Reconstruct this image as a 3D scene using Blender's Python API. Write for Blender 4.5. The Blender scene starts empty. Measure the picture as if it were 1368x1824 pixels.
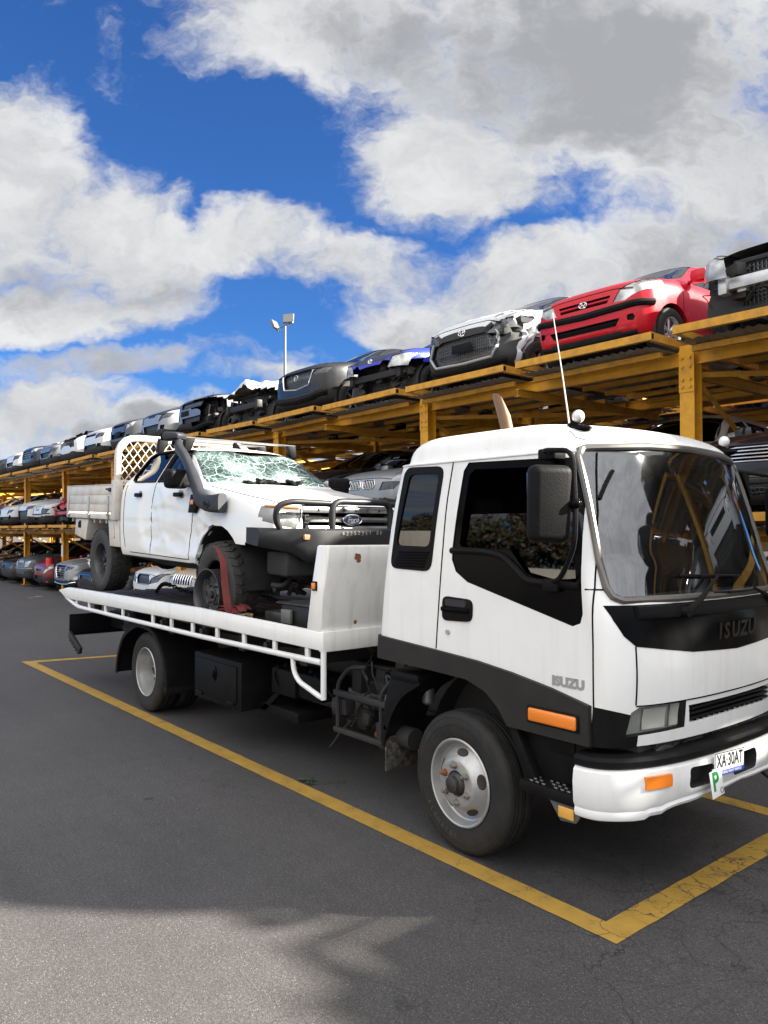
import bpy, bmesh, math, random
from mathutils import Vector, Matrix, noise
from mathutils.bvhtree import BVHTree
PI = math.pi
R = math.radians
SC = bpy.context.scene
COL = SC.collection
rng = random.Random(7)

# ------------------------------------------------------------------ materials
MATS = {}
def nt(name):
    m = bpy.data.materials.new(name); m.use_nodes = True
    t = m.node_tree
    return m, t, t.nodes['Principled BSDF']
def link(t, a, ao, b, bi): t.links.new(a.outputs[ao], b.inputs[bi])
def nnode(t, typ, **kw):
    n = t.nodes.new(typ)
    for k, v in kw.items(): setattr(n, k, v)
    return n
def noise_node(t, scale, detail=4, rough=.55, coord='Object', dist=0):
    tc = nnode(t, 'ShaderNodeTexCoord'); n = nnode(t, 'ShaderNodeTexNoise')
    n.inputs['Scale'].default_value = scale; n.inputs['Detail'].default_value = detail
    n.inputs['Roughness'].default_value = rough; n.inputs['Distortion'].default_value = dist
    link(t, tc, coord, n, 'Vector'); return n
def ramp(t, src, so, stops):
    r = nnode(t, 'ShaderNodeValToRGB')
    e = r.color_ramp.elements
    while len(e) < len(stops): e.new(.5)
    for i, (p, c) in enumerate(stops):
        e[i].position = p; e[i].color = (c[0], c[1], c[2], 1) if hasattr(c, '__len__') else (c, c, c, 1)
    link(t, src, so, r, 'Fac'); return r
def mixc(t, fac, a, b, blend='MIX'):
    m = nnode(t, 'ShaderNodeMix', data_type='RGBA', blend_type=blend)
    for sock, v in ((0, fac), (6, a), (7, b)):
        if isinstance(v, tuple) and len(v) == 2 and not isinstance(v[0], (int, float)): link(t, v[0], v[1], m, sock)
        elif isinstance(v, (int, float)): m.inputs[sock].default_value = v
        else: m.inputs[sock].default_value = (v[0], v[1], v[2], 1)
    return m
def bump(t, b, src, so, strength, dist):
    n = nnode(t, 'ShaderNodeBump'); n.inputs['Strength'].default_value = strength; n.inputs['Distance'].default_value = dist
    link(t, src, so, n, 'Height'); link(t, n, 'Normal', b, 'Normal'); return n
def simple(name, col, rough=.5, metal=0, coat=0, dirt=0, dirtcol=(.12, .09, .06), nscale=3., rvar=.1, bmp=0, bscale=40, spec=.5):
    key = name
    if key in MATS: return MATS[key]
    m, t, b = nt(name)
    b.inputs['Roughness'].default_value = rough; b.inputs['Metallic'].default_value = metal
    b.inputs['Coat Weight'].default_value = coat; b.inputs['Coat Roughness'].default_value = .05
    b.inputs['Specular IOR Level'].default_value = spec
    n = noise_node(t, nscale, 6, .65)
    if dirt:
        rp = ramp(t, n, 'Fac', [(.42, 0), (.75, dirt)])
        mx = mixc(t, (rp, 'Color'), col, dirtcol); link(t, mx, 2, b, 'Base Color')
    else: b.inputs['Base Color'].default_value = (*col, 1)
    if rvar:
        mr = nnode(t, 'ShaderNodeMapRange'); mr.inputs['To Min'].default_value = max(0, rough - rvar); mr.inputs['To Max'].default_value = min(1, rough + rvar)
        link(t, n, 'Fac', mr, 'Value'); link(t, mr, 'Result', b, 'Roughness')
    if bmp:
        n2 = noise_node(t, bscale, 4); bump(t, b, n2, 'Fac', bmp, .01)
    MATS[key] = m; return m
def paint(name, col, rough=.28, coat=.6, metal=0, dirt=.25): return simple('paint_' + name, col, rough, metal * .7, coat * .35, dirt * .6, (.20, .17, .13), 2.2, .08, spec=.38)

def glass(name, tint=(.05, .06, .06), trans=.05, rough=.02, blend=None):
    if name in MATS: return MATS[name]
    m, t, b = nt(name)
    out = t.nodes['Material Output']
    tr = nnode(t, 'ShaderNodeBsdfTransparent'); tr.inputs['Color'].default_value = (*tint, 1)
    gl = nnode(t, 'ShaderNodeBsdfGlossy'); gl.inputs['Roughness'].default_value = rough; gl.inputs['Color'].default_value = (.95, .97, 1, 1)
    # Schlick reflectance from the viewing angle, the same on either face of the pane
    ge = nnode(t, 'ShaderNodeNewGeometry'); dt = nnode(t, 'ShaderNodeVectorMath', operation='DOT_PRODUCT'); link(t, ge, 'Normal', dt, 0); link(t, ge, 'Incoming', dt, 1)
    ab = nnode(t, 'ShaderNodeMath', operation='ABSOLUTE'); link(t, dt, 'Value', ab, 0)
    om = nnode(t, 'ShaderNodeMath', operation='SUBTRACT'); om.inputs[0].default_value = 1; link(t, ab, 0, om, 1); om.use_clamp = True
    pw = nnode(t, 'ShaderNodeMath', operation='POWER'); link(t, om, 0, pw, 0); pw.inputs[1].default_value = 5
    fr2 = nnode(t, 'ShaderNodeMath', operation='MULTIPLY_ADD'); link(t, pw, 0, fr2, 0); fr2.inputs[1].default_value = .93; fr2.inputs[2].default_value = trans + .045
    mx = nnode(t, 'ShaderNodeMixShader'); link(t, fr2, 0, mx, 0); link(t, tr, 0, mx, 1); link(t, gl, 0, mx, 2)
    link(t, mx, 0, out, 'Surface'); MATS[name] = m; return m

# ------------------------------------------------------------------ mesh helpers
ORG = {}
def thing(name, label, cat, loc=(0, 0, 0), rot=(0, 0, 0), group=None, design=False):
    """An Empty at the thing's base; with design=True its parts are modelled in world coordinates."""
    o = bpy.data.objects.new(name, None); COL.objects.link(o)
    o.location = loc; o.rotation_euler = rot; o.empty_display_size = .3
    tag(o, label, cat, group)
    ORG[o.name] = Vector(loc) if design else Vector((0, 0, 0))
    return o
def tag(o, label=None, cat=None, group=None, kind=None):
    for k, v in (('label', label), ('category', cat), ('group', group), ('kind', kind)):
        if v: o[k] = v
    return o
def obj(name, bm, mats, parent=None, smooth=35, org=None):
    if not isinstance(mats, (list, tuple)): mats = [mats]
    o0 = org if org is not None else (ORG.get(parent.name, Vector((0, 0, 0))) if parent else Vector((0, 0, 0)))
    if o0.length: bmesh.ops.translate(bm, verts=bm.verts, vec=-o0)
    me = bpy.data.meshes.new(name); bm.to_mesh(me); bm.free()
    for m in mats: me.materials.append(m)
    if smooth:
        me.shade_smooth(); me.set_sharp_from_angle(angle=R(smooth))
    o = bpy.data.objects.new(name, me); COL.objects.link(o)
    if parent:
        o.parent = parent
        ORG[o.name] = o0
    return o
def B(): return bmesh.new()
def merge(bm, t, M=None, mi=None):
    vm = {}
    for v in t.verts: vm[v] = bm.verts.new(M @ v.co if M else v.co)
    for f in t.faces:
        try: nf = bm.faces.new([vm[v] for v in f.verts])
        except ValueError: continue
        nf.material_index = f.material_index if mi is None else mi
    t.free()
def bevel_all(t, w, seg=2, ang=20):
    es = [e for e in t.edges if len(e.link_faces) == 2 and e.calc_face_angle(0) > R(ang)]
    if es: bmesh.ops.bevel(t, geom=es, offset=w, segments=seg, profile=.5, affect='EDGES', clamp_overlap=True)
def box(bm, x0, x1, y0, y1, z0, z1, bev=0, seg=2, M=None, mi=0):
    t = B()
    bmesh.ops.create_cube(t, size=1)
    for v in t.verts: v.co = Vector(((x0 + x1) / 2 + v.co.x * (x1 - x0), (y0 + y1) / 2 + v.co.y * (y1 - y0), (z0 + z1) / 2 + v.co.z * (z1 - z0)))
    if bev: bevel_all(t, bev, seg)
    merge(bm, t, M, mi)
def AX(axis, a, b, c):
    return Vector((c, a, b)) if axis == 'x' else Vector((a, c, b)) if axis == 'y' else Vector((a, b, c))
def prism(bm, poly, axis, a, b, bev=0, seg=2, M=None, mi=0):
    t = B()
    v0 = [t.verts.new(AX(axis, p[0], p[1], a)) for p in poly]; v1 = [t.verts.new(AX(axis, p[0], p[1], b)) for p in poly]
    n = len(poly)
    t.faces.new(v0); t.faces.new(v1[::-1])
    for i in range(n): t.faces.new((v0[i], v1[i], v1[(i + 1) % n], v0[(i + 1) % n]))
    bmesh.ops.recalc_face_normals(t, faces=t.faces)
    if bev: bevel_all(t, bev, seg)
    merge(bm, t, M, mi)
def fillet(pts, r, n=5, closed=False):
    pts = [Vector(p) for p in pts]; out = []
    N = len(pts)
    for i, p in enumerate(pts):
        if not closed and i in (0, N - 1): out.append(p); continue
        a, b = pts[i - 1], pts[(i + 1) % N]
        d1, d2 = (a - p), (b - p)
        rr = min(r, d1.length * .48, d2.length * .48)
        p1, p2 = p + d1.normalized() * rr, p + d2.normalized() * rr
        for k in range(n + 1):
            s = k / n; out.append(p1 * (1 - s) ** 2 + p * 2 * s * (1 - s) + p2 * s * s)
    return out
def tube(bm, pts, r, seg=8, closed=False, fil=0, caps=True, mi=0, flat=1.):
    pts = [Vector(p) for p in pts]
    if fil: pts = fillet(pts, fil, 5, closed)
    n = len(pts); rings = []
    tang = []
    for i in range(n):
        a = pts[i - 1] if (i or closed) else pts[i]; b = pts[(i + 1) % n] if (i < n - 1 or closed) else pts[i]
        tang.append((b - a).normalized() if (b - a).length > 1e-9 else Vector((0, 0, 1)))
    t0 = tang[0]; up = Vector((0, 0, 1)) if abs(t0.z) < .9 else Vector((1, 0, 0))
    nrm = (up - t0 * up.dot(t0)).normalized()
    for i in range(n):
        nrm = (nrm - tang[i] * nrm.dot(tang[i])).normalized(); bn = tang[i].cross(nrm)
        ri = r[i] if isinstance(r, (list, tuple)) else r
        rings.append([bm.verts.new(pts[i] + (nrm * math.cos(2 * PI * k / seg) * flat + bn * math.sin(2 * PI * k / seg)) * ri) for k in range(seg)])
    for i in range(n if closed else n - 1):
        A, Bq = rings[i], rings[(i + 1) % n]
        for k in range(seg):
            f = bm.faces.new((A[k], A[(k + 1) % seg], Bq[(k + 1) % seg], Bq[k])); f.material_index = mi
    if caps and not closed:
        for q in (rings[0][::-1], rings[-1]):
            f = bm.faces.new(q); f.material_index = mi
def lathe(bm, prof, c=(0, 0, 0), axis='y', seg=32, mi=0, a0=0., a1=2 * PI, rev=False):
    c = Vector(c); full = abs(a1 - a0 - 2 * PI) < 1e-6
    ns = seg if full else seg + 1
    rings = []
    for (r, h) in prof:
        ring = []
        for k in range(ns):
            a = a0 + (a1 - a0) * k / seg
            ring.append(bm.verts.new(c + AX(axis, r * math.cos(a), r * math.sin(a), h)))
        rings.append(ring)
    for i in range(len(prof) - 1):
        for k in range(seg if full else seg):
            k2 = (k + 1) % ns
            q = (rings[i][k], rings[i][k2], rings[i + 1][k2], rings[i + 1][k])
            try: f = bm.faces.new(q if not rev else q[::-1]); f.material_index = mi
            except ValueError: pass
def loft(bm, rings, closed=True, cap0=False, cap1=False, mi=0):
    V = [[bm.verts.new(p) for p in r] for r in rings]
    n = len(V[0])
    for i in range(len(V) - 1):
        for k in range(n if closed else n - 1):
            k2 = (k + 1) % n
            f = bm.faces.new((V[i][k], V[i][k2], V[i + 1][k2], V[i + 1][k])); f.material_index = mi
    if cap0: bm.faces.new(V[0][::-1]).material_index = mi
    if cap1: bm.faces.new(V[-1]).material_index = mi
    return V
def ellipsoid(bm, c, r, seg=14, M=None, mi=0):
    t = B(); bmesh.ops.create_uvsphere(t, u_segments=seg, v_segments=max(6, seg // 2 + 1), radius=1)
    for v in t.verts: v.co = Vector((c[0] + v.co.x * r[0], c[1] + v.co.y * r[1], c[2] + v.co.z * r[2]))
    merge(bm, t, M, mi)
def fixn(bm): bmesh.ops.recalc_face_normals(bm, faces=bm.faces); return bm

def pch(kn):
    """monotone cubic through (t, v) knots; t may fall or rise"""
    kn = sorted(kn); X = [k[0] for k in kn]; Y = [k[1] for k in kn]; n = len(X)
    d = [(Y[i + 1] - Y[i]) / (X[i + 1] - X[i]) for i in range(n - 1)]
    m = [d[0]] + [0 if d[i - 1] * d[i] <= 0 else 2 * d[i - 1] * d[i] / (d[i - 1] + d[i]) for i in range(1, n - 1)] + [d[-1]]
    def f(x):
        if x <= X[0]: return Y[0]
        if x >= X[-1]: return Y[-1]
        i = 0
        while x > X[i + 1]: i += 1
        h = X[i + 1] - X[i]; s = (x - X[i]) / h
        return (2*s**3-3*s*s+1)*Y[i] + (s**3-2*s*s+s)*h*m[i] + (-2*s**3+3*s*s)*Y[i+1] + (s**3-s*s)*h*m[i+1]
    return f
def crom(P, k):
    out = []
    n = len(P)
    for i in range(n - 1):
        p0, p1, p2, p3 = P[max(i - 1, 0)], P[i], P[i + 1], P[min(i + 2, n - 1)]
        for j in range(k):
            s = j / k
            out.append(tuple(.5 * (2*p1[c] + (p2[c]-p0[c])*s + (2*p0[c]-5*p1[c]+4*p2[c]-p3[c])*s*s + (3*p1[c]-p0[c]-3*p2[c]+p3[c])*s**3) for c in range(len(p1))))
    out.append(tuple(P[-1])); return out

def P2(co, axis): return (co.y, co.z) if axis == 'x' else (co.x, co.z) if axis == 'y' else (co.x, co.y)
def area2(poly): return sum(poly[i][0] * poly[(i + 1) % len(poly)][1] - poly[(i + 1) % len(poly)][0] * poly[i][1] for i in range(len(poly))) / 2
def round_poly(poly, r, n=3):
    return [(p.x, p.y) for p in fillet([Vector((a, b, 0)) for a, b in poly], r, n, True)]
def cut_region(bm, poly, axis, pred):
    """cut the surface along a convex polygon seen along an axis; returns the faces inside it"""
    if area2(poly) < 0: poly = poly[::-1]
    lo = [min(p[i] for p in poly) for i in (0, 1)]; hi = [max(p[i] for p in poly) for i in (0, 1)]
    bm.normal_update()
    sel = []
    for f in bm.faces:
        if not pred(f.calc_center_median(), f.normal): continue
        q = [P2(v.co, axis) for v in f.verts]
        if max(a for a, b in q) < lo[0] or min(a for a, b in q) > hi[0] or max(b for a, b in q) < lo[1] or min(b for a, b in q) > hi[1]: continue
        sel.append(f)
    n = len(poly)
    for i in range(n):
        a, b = poly[i], poly[(i + 1) % n]
        nx, ny = b[1] - a[1], -(b[0] - a[0])
        if abs(nx) + abs(ny) < 1e-9: continue
        es = set(); vs = set()
        for f in sel: es.update(f.edges); vs.update(f.verts)
        r = bmesh.ops.bisect_plane(bm, geom=list(sel) + list(es) + list(vs), dist=1e-5, plane_co=AX(axis, a[0], a[1], 0), plane_no=AX(axis, nx, ny, 0))
        sel = [g for g in r['geom'] if isinstance(g, bmesh.types.BMFace)]
        keep = []
        for f in sel:
            c = P2(f.calc_center_median(), axis)
            if (c[0] - a[0]) * nx + (c[1] - a[1]) * ny <= 1e-6: keep.append(f)
        sel = keep
    return sel
def lift(bm, faces, vec=None, depth=0, walls=True, mi=0, wall_mi=None, along_normal=False):
    """take faces out of bm into a new bmesh, pushed in by vec (or along the normal), with side walls"""
    t = B(); vm = {}; bm.normal_update()
    for f in faces:
        for v in f.verts:
            if v not in vm: vm[v] = (t.verts.new(v.co), v.normal.copy())
    nf = []
    for f in faces:
        try: g = t.faces.new([vm[v][0] for v in f.verts]); g.material_index = mi; nf.append(g)
        except ValueError: pass
    off = {nv: ((nn * depth) if along_normal else Vector(vec)) for v, (nv, nn) in vm.items()}
    bmesh.ops.delete(bm, geom=faces, context='FACES')
    if walls:
        bd = [e for e in t.edges if len(e.link_faces) == 1]
        old = {}
        for e in bd:
            for v in e.verts:
                if v not in old: old[v] = t.verts.new(v.co)
        bdv = [(e.verts[0], e.verts[1]) for e in bd]
        for a, b in bdv:
            try: w = t.faces.new((a, b, old[b], old[a])); w.material_index = mi if wall_mi is None else wall_mi
            except ValueError: pass
    for v, o in off.items(): v.co += o
    bmesh.ops.recalc_face_normals(t, faces=t.faces)
    return t
def text_bm(string, size, loc, xdir, updir, ext=.004, offset=0., align='CENTER', shear=0, sx=1., mi=0, bm=None):
    cu = bpy.data.curves.new('lettering', 'FONT'); cu.body = string; cu.size = size; cu.extrude = ext; cu.offset = offset
    cu.align_x = align; cu.align_y = 'CENTER'; cu.shear = shear; cu.resolution_u = 3
    o = bpy.data.objects.new('lettering', cu); COL.objects.link(o)
    bpy.context.view_layer.update()
    me = bpy.data.meshes.new_from_object(o)
    t = B(); t.from_mesh(me)
    bpy.data.objects.remove(o); bpy.data.curves.remove(cu); bpy.data.meshes.remove(me)
    X = Vector(xdir).normalized(); U = Vector(updir).normalized(); N = X.cross(U)
    for v in t.verts: v.co = Vector(loc) + X * v.co.x * sx + U * v.co.y + N * v.co.z
    if bm is None: bm = B()
    merge(bm, t, None, mi); return bm
def copy_tree(o, parent=None):
    c = o.copy(); COL.objects.link(c)
    ORG[c.name] = ORG.get(o.name, Vector((0, 0, 0)))
    if parent: c.parent = parent
    for ch in list(o.children): copy_tree(ch, c)
    return c
def set_mat(o, i, m):
    o.material_slots[i].link = 'OBJECT'; o.material_slots[i].material = m
def crumple(bm, c, rad, amp, seed, freq=5., bias=(0, 0, 0)):
    c = Vector(c); rad = Vector(rad); s = Vector((seed * 3.7, seed * 1.3, seed * 2.1)); bias = Vector(bias)
    for v in bm.verts:
        d = Vector(((v.co.x - c.x) / rad.x, (v.co.y - c.y) / rad.y, (v.co.z - c.z) / rad.z)).length
        if d < 1:
            w = (1 - d * d) ** .6
            n = noise.noise_vector(v.co * freq + s) + .5 * noise.noise_vector(v.co * freq * 2.3 + s)
            v.co += (n * amp + bias) * w
# ------------------------------------------------------------------ world, sun, camera
SUN_AZ = Vector((.70, .714)).normalized(); SUN_EL = R(28.4)
SUN_DIR = Vector((SUN_AZ.x * math.cos(SUN_EL), SUN_AZ.y * math.cos(SUN_EL), math.sin(SUN_EL)))
def build_world():
    w = bpy.data.worlds.new('World'); SC.world = w; w.use_nodes = True
    w.cycles.sampling_method = 'MANUAL'; w.cycles.sample_map_resolution = 512
    t = w.node_tree; bg = t.nodes['Background']; bg.inputs['Strength'].default_value = .075
    tc = nnode(t, 'ShaderNodeTexCoord')
    sky = nnode(t, 'ShaderNodeTexSky', sky_type='NISHITA'); sky.sun_disc = False
    sky.sun_elevation = SUN_EL; sky.sun_rotation = math.atan2(SUN_AZ.x, SUN_AZ.y)
    sky.air_density = 1.0; sky.dust_density = .3; sky.ozone_density = 4.0; sky.altitude = 50
    def M(op, a, b=None, c=None, clamp=False):
        n = nnode(t, 'ShaderNodeMath', operation=op); n.use_clamp = clamp
        for i, v in enumerate((a, b, c)):
            if v is None: continue
            if isinstance(v, (int, float)): n.inputs[i].default_value = v
            else: t.links.new(v, n.inputs[i])
        return n.outputs[0]
    def dot(vec):
        n = nnode(t, 'ShaderNodeVectorMath', operation='DOT_PRODUCT'); n.inputs[1].default_value = vec
        t.links.new(tc.outputs['Generated'], n.inputs[0]); return n.outputs['Value']
    # cloud banks laid out by compass bearing and height over the horizon
    fw = dot((-.7714, .6363, 0)); rt = dot((.6363, .7714, 0)); up = dot((0, 0, 1))
    fwc = M('MAXIMUM', fw, .2)
    u = M('DIVIDE', rt, fwc); v = M('DIVIDE', up, fwc)
    cv = nnode(t, 'ShaderNodeCombineXYZ'); t.links.new(u, cv.inputs[0]); t.links.new(v, cv.inputs[1]); t.links.new(M('MULTIPLY', M('LESS_THAN', fw, .2), 3.), cv.inputs[2])
    def fbm(scale, det, rough, off, src=cv.outputs[0], dist=0.):
        mp = nnode(t, 'ShaderNodeMapping'); mp.inputs['Location'].default_value = off; mp.inputs['Scale'].default_value = (.85, 1.15, 1)
        t.links.new(src, mp.inputs[0])
        n = nnode(t, 'ShaderNodeTexNoise'); n.inputs['Scale'].default_value = scale; n.inputs['Detail'].default_value = det; n.inputs['Roughness'].default_value = rough; n.inputs['Distortion'].default_value = dist
        t.links.new(mp.outputs[0], n.inputs['Vector']); return n
    # warp
    wn = fbm(4.5, 5, .6, (3, 7, 0))
    sub = nnode(t, 'ShaderNodeVectorMath', operation='SUBTRACT'); t.links.new(wn.outputs['Color'], sub.inputs[0]); sub.inputs[1].default_value = (.5, .5, .5)
    scl = nnode(t, 'ShaderNodeVectorMath', operation='SCALE'); t.links.new(sub.outputs[0], scl.inputs[0]); scl.inputs['Scale'].default_value = .20
    add = nnode(t, 'ShaderNodeVectorMath', operation='ADD'); t.links.new(cv.outputs[0], add.inputs[0]); t.links.new(scl.outputs[0], add.inputs[1])
    sep = nnode(t, 'ShaderNodeSeparateXYZ'); t.links.new(add.outputs[0], sep.inputs[0])
    U, V = sep.outputs[0], sep.outputs[1]
    def blob(cx, cy, rx, ry, ang=0, s=1.):
        c, sn = math.cos(R(ang)), math.sin(R(ang))
        du = M('ADD', U, -cx); dv = M('ADD', V, -cy)
        a = M('MULTIPLY', M('ADD', M('MULTIPLY', du, c), M('MULTIPLY', dv, sn)), 1 / rx)
        b = M('MULTIPLY', M('ADD', M('MULTIPLY', dv, c), M('MULTIPLY', du, -sn)), 1 / ry)
        r2 = M('ADD', M('MULTIPLY', a, a), M('MULTIPLY', b, b))
        return M('MULTIPLY', M('SUBTRACT', 1., r2), s)
    def pile(l):
        o = None
        for q in l:
            k = blob(*q); o = k if o is None else M('MAXIMUM', o, k)
        return o
    mass = pile(CLOUDS)
    mass = M('MAXIMUM', mass, -1.2)
    rearmask = M('MULTIPLY', M('LESS_THAN', fw, .2), 1.55)
    mass = M('ADD', mass, rearmask)
    # broken overcast towards the zenith
    mass = M('MAXIMUM', mass, M('MULTIPLY', M('SUBTRACT', v, .82), 2.2)); mass = M('MINIMUM', mass, 1.2)
    n1 = fbm(5.5, 9, .62, (0, 0, 0), add.outputs[0]); n2 = fbm(15., 8, .6, (4, 1, 2), add.outputs[0]); n3 = fbm(44., 7, .62, (1, 6, 3), add.outputs[0])
    det = M('ADD', M('MULTIPLY', M('ADD', n1.outputs['Fac'], -.5), 2.6), M('ADD', M('MULTIPLY', M('ADD', n2.outputs['Fac'], -.5), .9), M('MULTIPLY', M('ADD', n3.outputs['Fac'], -.5), .55)))
    dens = M('ADD', mass, det)
    def smooth(a, lo, hi, tmin=0., tmax=1.):
        n = nnode(t, 'ShaderNodeMapRange', interpolation_type='SMOOTHSTEP'); t.links.new(a, n.inputs[0])
        n.inputs[1].default_value = lo; n.inputs[2].default_value = hi; n.inputs[3].default_value = tmin; n.inputs[4].default_value = tmax
        return n.outputs[0]
    alpha = smooth(dens, -.22, .72)
    # thick cores are greyer: cloud depth against the sun behind them
    core = pile(CORES)
    thick = smooth(M('ADD', M('MULTIPLY', core, 1.), M('ADD', M('MULTIPLY', M('ADD', n1.outputs['Fac'], -.5), 2.6), M('MULTIPLY', M('ADD', n2.outputs['Fac'], -.5), 1.4))), -.35, .95)
    tex = smooth(M('ADD', M('MULTIPLY', M('ADD', n1.outputs['Fac'], -.5), 1.3), M('MULTIPLY', M('ADD', n2.outputs['Fac'], -.5), .8)), -.35, .4)
    gray = M('MAXIMUM', thick, M('MULTIPLY', M('SUBTRACT', 1., tex), .62))
    cc = mixc(t, (gray.node, gray.node.outputs.find(gray.name)), (2.1, 2.12, 2.15), (1.0, 1.03, 1.10))
    # high clouds behind the camera brightened by hand to fill the shaded faces
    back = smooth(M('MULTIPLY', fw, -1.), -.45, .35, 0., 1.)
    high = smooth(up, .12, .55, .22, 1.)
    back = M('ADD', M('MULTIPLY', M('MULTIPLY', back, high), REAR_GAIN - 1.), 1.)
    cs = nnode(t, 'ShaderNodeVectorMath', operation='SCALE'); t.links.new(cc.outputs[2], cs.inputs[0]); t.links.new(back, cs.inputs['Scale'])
    skc = mixc(t, 1., (sky, 'Color'), SKY_TINT, 'MULTIPLY')
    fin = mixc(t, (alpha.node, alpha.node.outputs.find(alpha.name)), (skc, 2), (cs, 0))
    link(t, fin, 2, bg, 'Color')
def q(cx, cy, rx, ry, a=0, s=1.): return ((cx - 684) / 1375, (945 - cy) / 1375, rx / 1375, ry / 1375, a, s)
CLOUDS = [q(1080, 90, 520, 260, 0), q(620, 20, 330, 130, 6), q(820, 300, 210, 130, -10), q(1290, 260, 280, 190), q(1500, 420, 300, 330),
          q(960, 520, 300, 105, 6), q(640, 470, 190, 62, -14, .8), q(800, 590, 190, 70, -14, .9), q(1250, 470, 220, 130),
          q(30, 330, 150, 190), q(190, 430, 190, 130, -12), q(430, 425, 200, 62, 3, .85), q(120, 540, 260, 62, 0, .9),
          q(40, 735, 190, 90), q(250, 790, 300, 85), q(230, 640, 330, 30, 3, .5), q(520, 675, 230, 36, -4, .55), q(700, 800, 800, 90, 0, .6), q(300, 905, 1500, 75, 0, 1.)]
CORES = [q(1050, 110, 380, 170, 0, 1.), q(700, 60, 200, 70, 0, .8), q(1300, 440, 240, 110, 20, .8), q(1300, 180, 200, 180, 0, .6), q(160, 500, 240, 60, -5, .55), q(250, 770, 250, 40, 0, .8), q(230, 640, 330, 35, 3, .5), q(900, 590, 240, 30, -5, .5)]
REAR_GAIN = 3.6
SKY_TINT = (.128, .245, .405)
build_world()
sl = bpy.data.lights.new('sun', 'SUN'); sl.energy = 5.0; sl.angle = R(.9); sl.color = (1, .93, .82)
so = bpy.data.objects.new('sun', sl); COL.objects.link(so)
so.rotation_euler = (-SUN_DIR).to_track_quat('-Z', 'Y').to_euler(); so.location = (0, 0, 60)
cam = bpy.data.cameras.new('camera'); cam.sensor_fit = 'VERTICAL'; cam.sensor_height = 24; cam.lens = 24 * 1375 / 1824
cam.clip_start = .05; cam.clip_end = 2000
co = bpy.data.objects.new('camera', cam); COL.objects.link(co); co.location = (0, 0, 2.0)
YAW = math.atan2(1134, 1375); PIT = math.atan2(33, 1375)
fwd = Vector((-math.cos(YAW) * math.cos(PIT), math.sin(YAW) * math.cos(PIT), math.sin(PIT)))
co.rotation_euler = fwd.to_track_quat('-Z', 'Y').to_euler(); SC.camera = co
vs = SC.view_settings; vs.view_transform = 'Standard'; vs.look = 'None'; vs.exposure = 2.45; vs.gamma = 1; vs.use_curve_mapping = False
SC.render.engine = 'CYCLES'
SC.cycles.max_bounces = 8; SC.cycles.transparent_max_bounces = 12; SC.cycles.caustics_reflective = False; SC.cycles.caustics_refractive = False; SC.cycles.sample_clamp_indirect = 6
SC.cycles.use_denoising = True

# ------------------------------------------------------------------ materials
YEL = (.62, .33, .035)
def truck_white(name, col, streak, dirtcol):
    m, t, b = nt(name)
    n = noise_node(t, 2.6, 7, .65); r1 = ramp(t, n, 'Fac', [(.45, 0), (.78, streak)])
    tc = nnode(t, 'ShaderNodeTexCoord'); mp = nnode(t, 'ShaderNodeMapping'); mp.inputs['Scale'].default_value = (14, 14, 1.1); link(t, tc, 'Object', mp, 0)
    s_ = nnode(t, 'ShaderNodeTexNoise'); s_.inputs['Scale'].default_value = 1.; s_.inputs['Detail'].default_value = 6; link(t, mp, 0, s_, 'Vector')
    r2 = ramp(t, s_, 'Fac', [(.52, 0), (.80, streak * 1.5)])
    c1 = mixc(t, (r1, 'Color'), col, dirtcol); c2 = mixc(t, (r2, 'Color'), (c1, 2), dirtcol)
    sp = noise_node(t, 55, 2, .5); r3 = ramp(t, sp, 'Fac', [(.77, 0), (.80, .7)]); c3 = mixc(t, (r3, 'Color'), (c2, 2), (.12, .09, .06))
    link(t, c3, 2, b, 'Base Color'); b.inputs['Coat Weight'].default_value = .3; b.inputs['Coat Roughness'].default_value = .08
    mr = nnode(t, 'ShaderNodeMapRange'); link(t, n, 'Fac', mr, 'Value'); mr.inputs['To Min'].default_value = .22; mr.inputs['To Max'].default_value = .46; link(t, mr, 0, b, 'Roughness')
    MATS[name] = m; return m
WHITE = truck_white('truck_white', (.74, .735, .715), .13, (.34, .30, .24))
RACKY = simple('rack_yellow', (.62, .30, .016), .5, 0, 0, .5, (.22, .10, .03), 6.5, .12, spec=.3)
RACKD = simple('rack_yellow_worn', (.54, .265, .025), .6, 0, 0, .7, (.20, .095, .035), 7., .1, spec=.3)
GALV = simple('galvanised_sheet', (.34, .34, .34), .45, .55, 0, .6, (.16, .14, .12), 4., .15)
BLACKP = simple('black_plastic', (.0065, .0065, .007), .52, 0, 0, .12, (.04, .036, .032), 6., .1, .15, 90, .08)
BLACKG = simple('black_gloss', (.003, .003, .0035), .16, 0, 0, .1, (.02, .018, .016), 4., .06, spec=.04)
DARKM = simple('dark_metal', (.017, .017, .018), .55, .3, 0, .6, (.045, .036, .028), 7., .15, spec=.4)
UNDER = simple('underbody', (.014, .014, .015), .75, 0, 0, .4, (.05, .042, .035), 6., .1)
RUB = simple('rubber', (.015, .0145, .014), .72, 0, 0, .55, (.042, .036, .030), 9., .12, .25, 60, .3)
RIMS = simple('rim_silver', (.60, .60, .60), .33, .75, 0, .35, (.22, .18, .14), 9., .12)
RIMD = simple('rim_dark', (.05, .052, .058), .42, .3, 0, .4, (.12, .09, .07), 9., .1)
RIMW = simple('rim_painted', (.40, .40, .395), .34, .5, 0, .5, (.25, .2, .15), 11., .1)
CHROME = simple('chrome', (.75, .75, .76), .14, 1, 0, 0, rvar=.05)
ALU = simple('bare_alloy', (.5, .5, .5), .38, .8, 0, .4, (.15, .13, .11), 8., .1)
ORANGE = simple('amber_lens', (.75, .20, .015), .18, 0, .5, 0, rvar=0)
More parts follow.
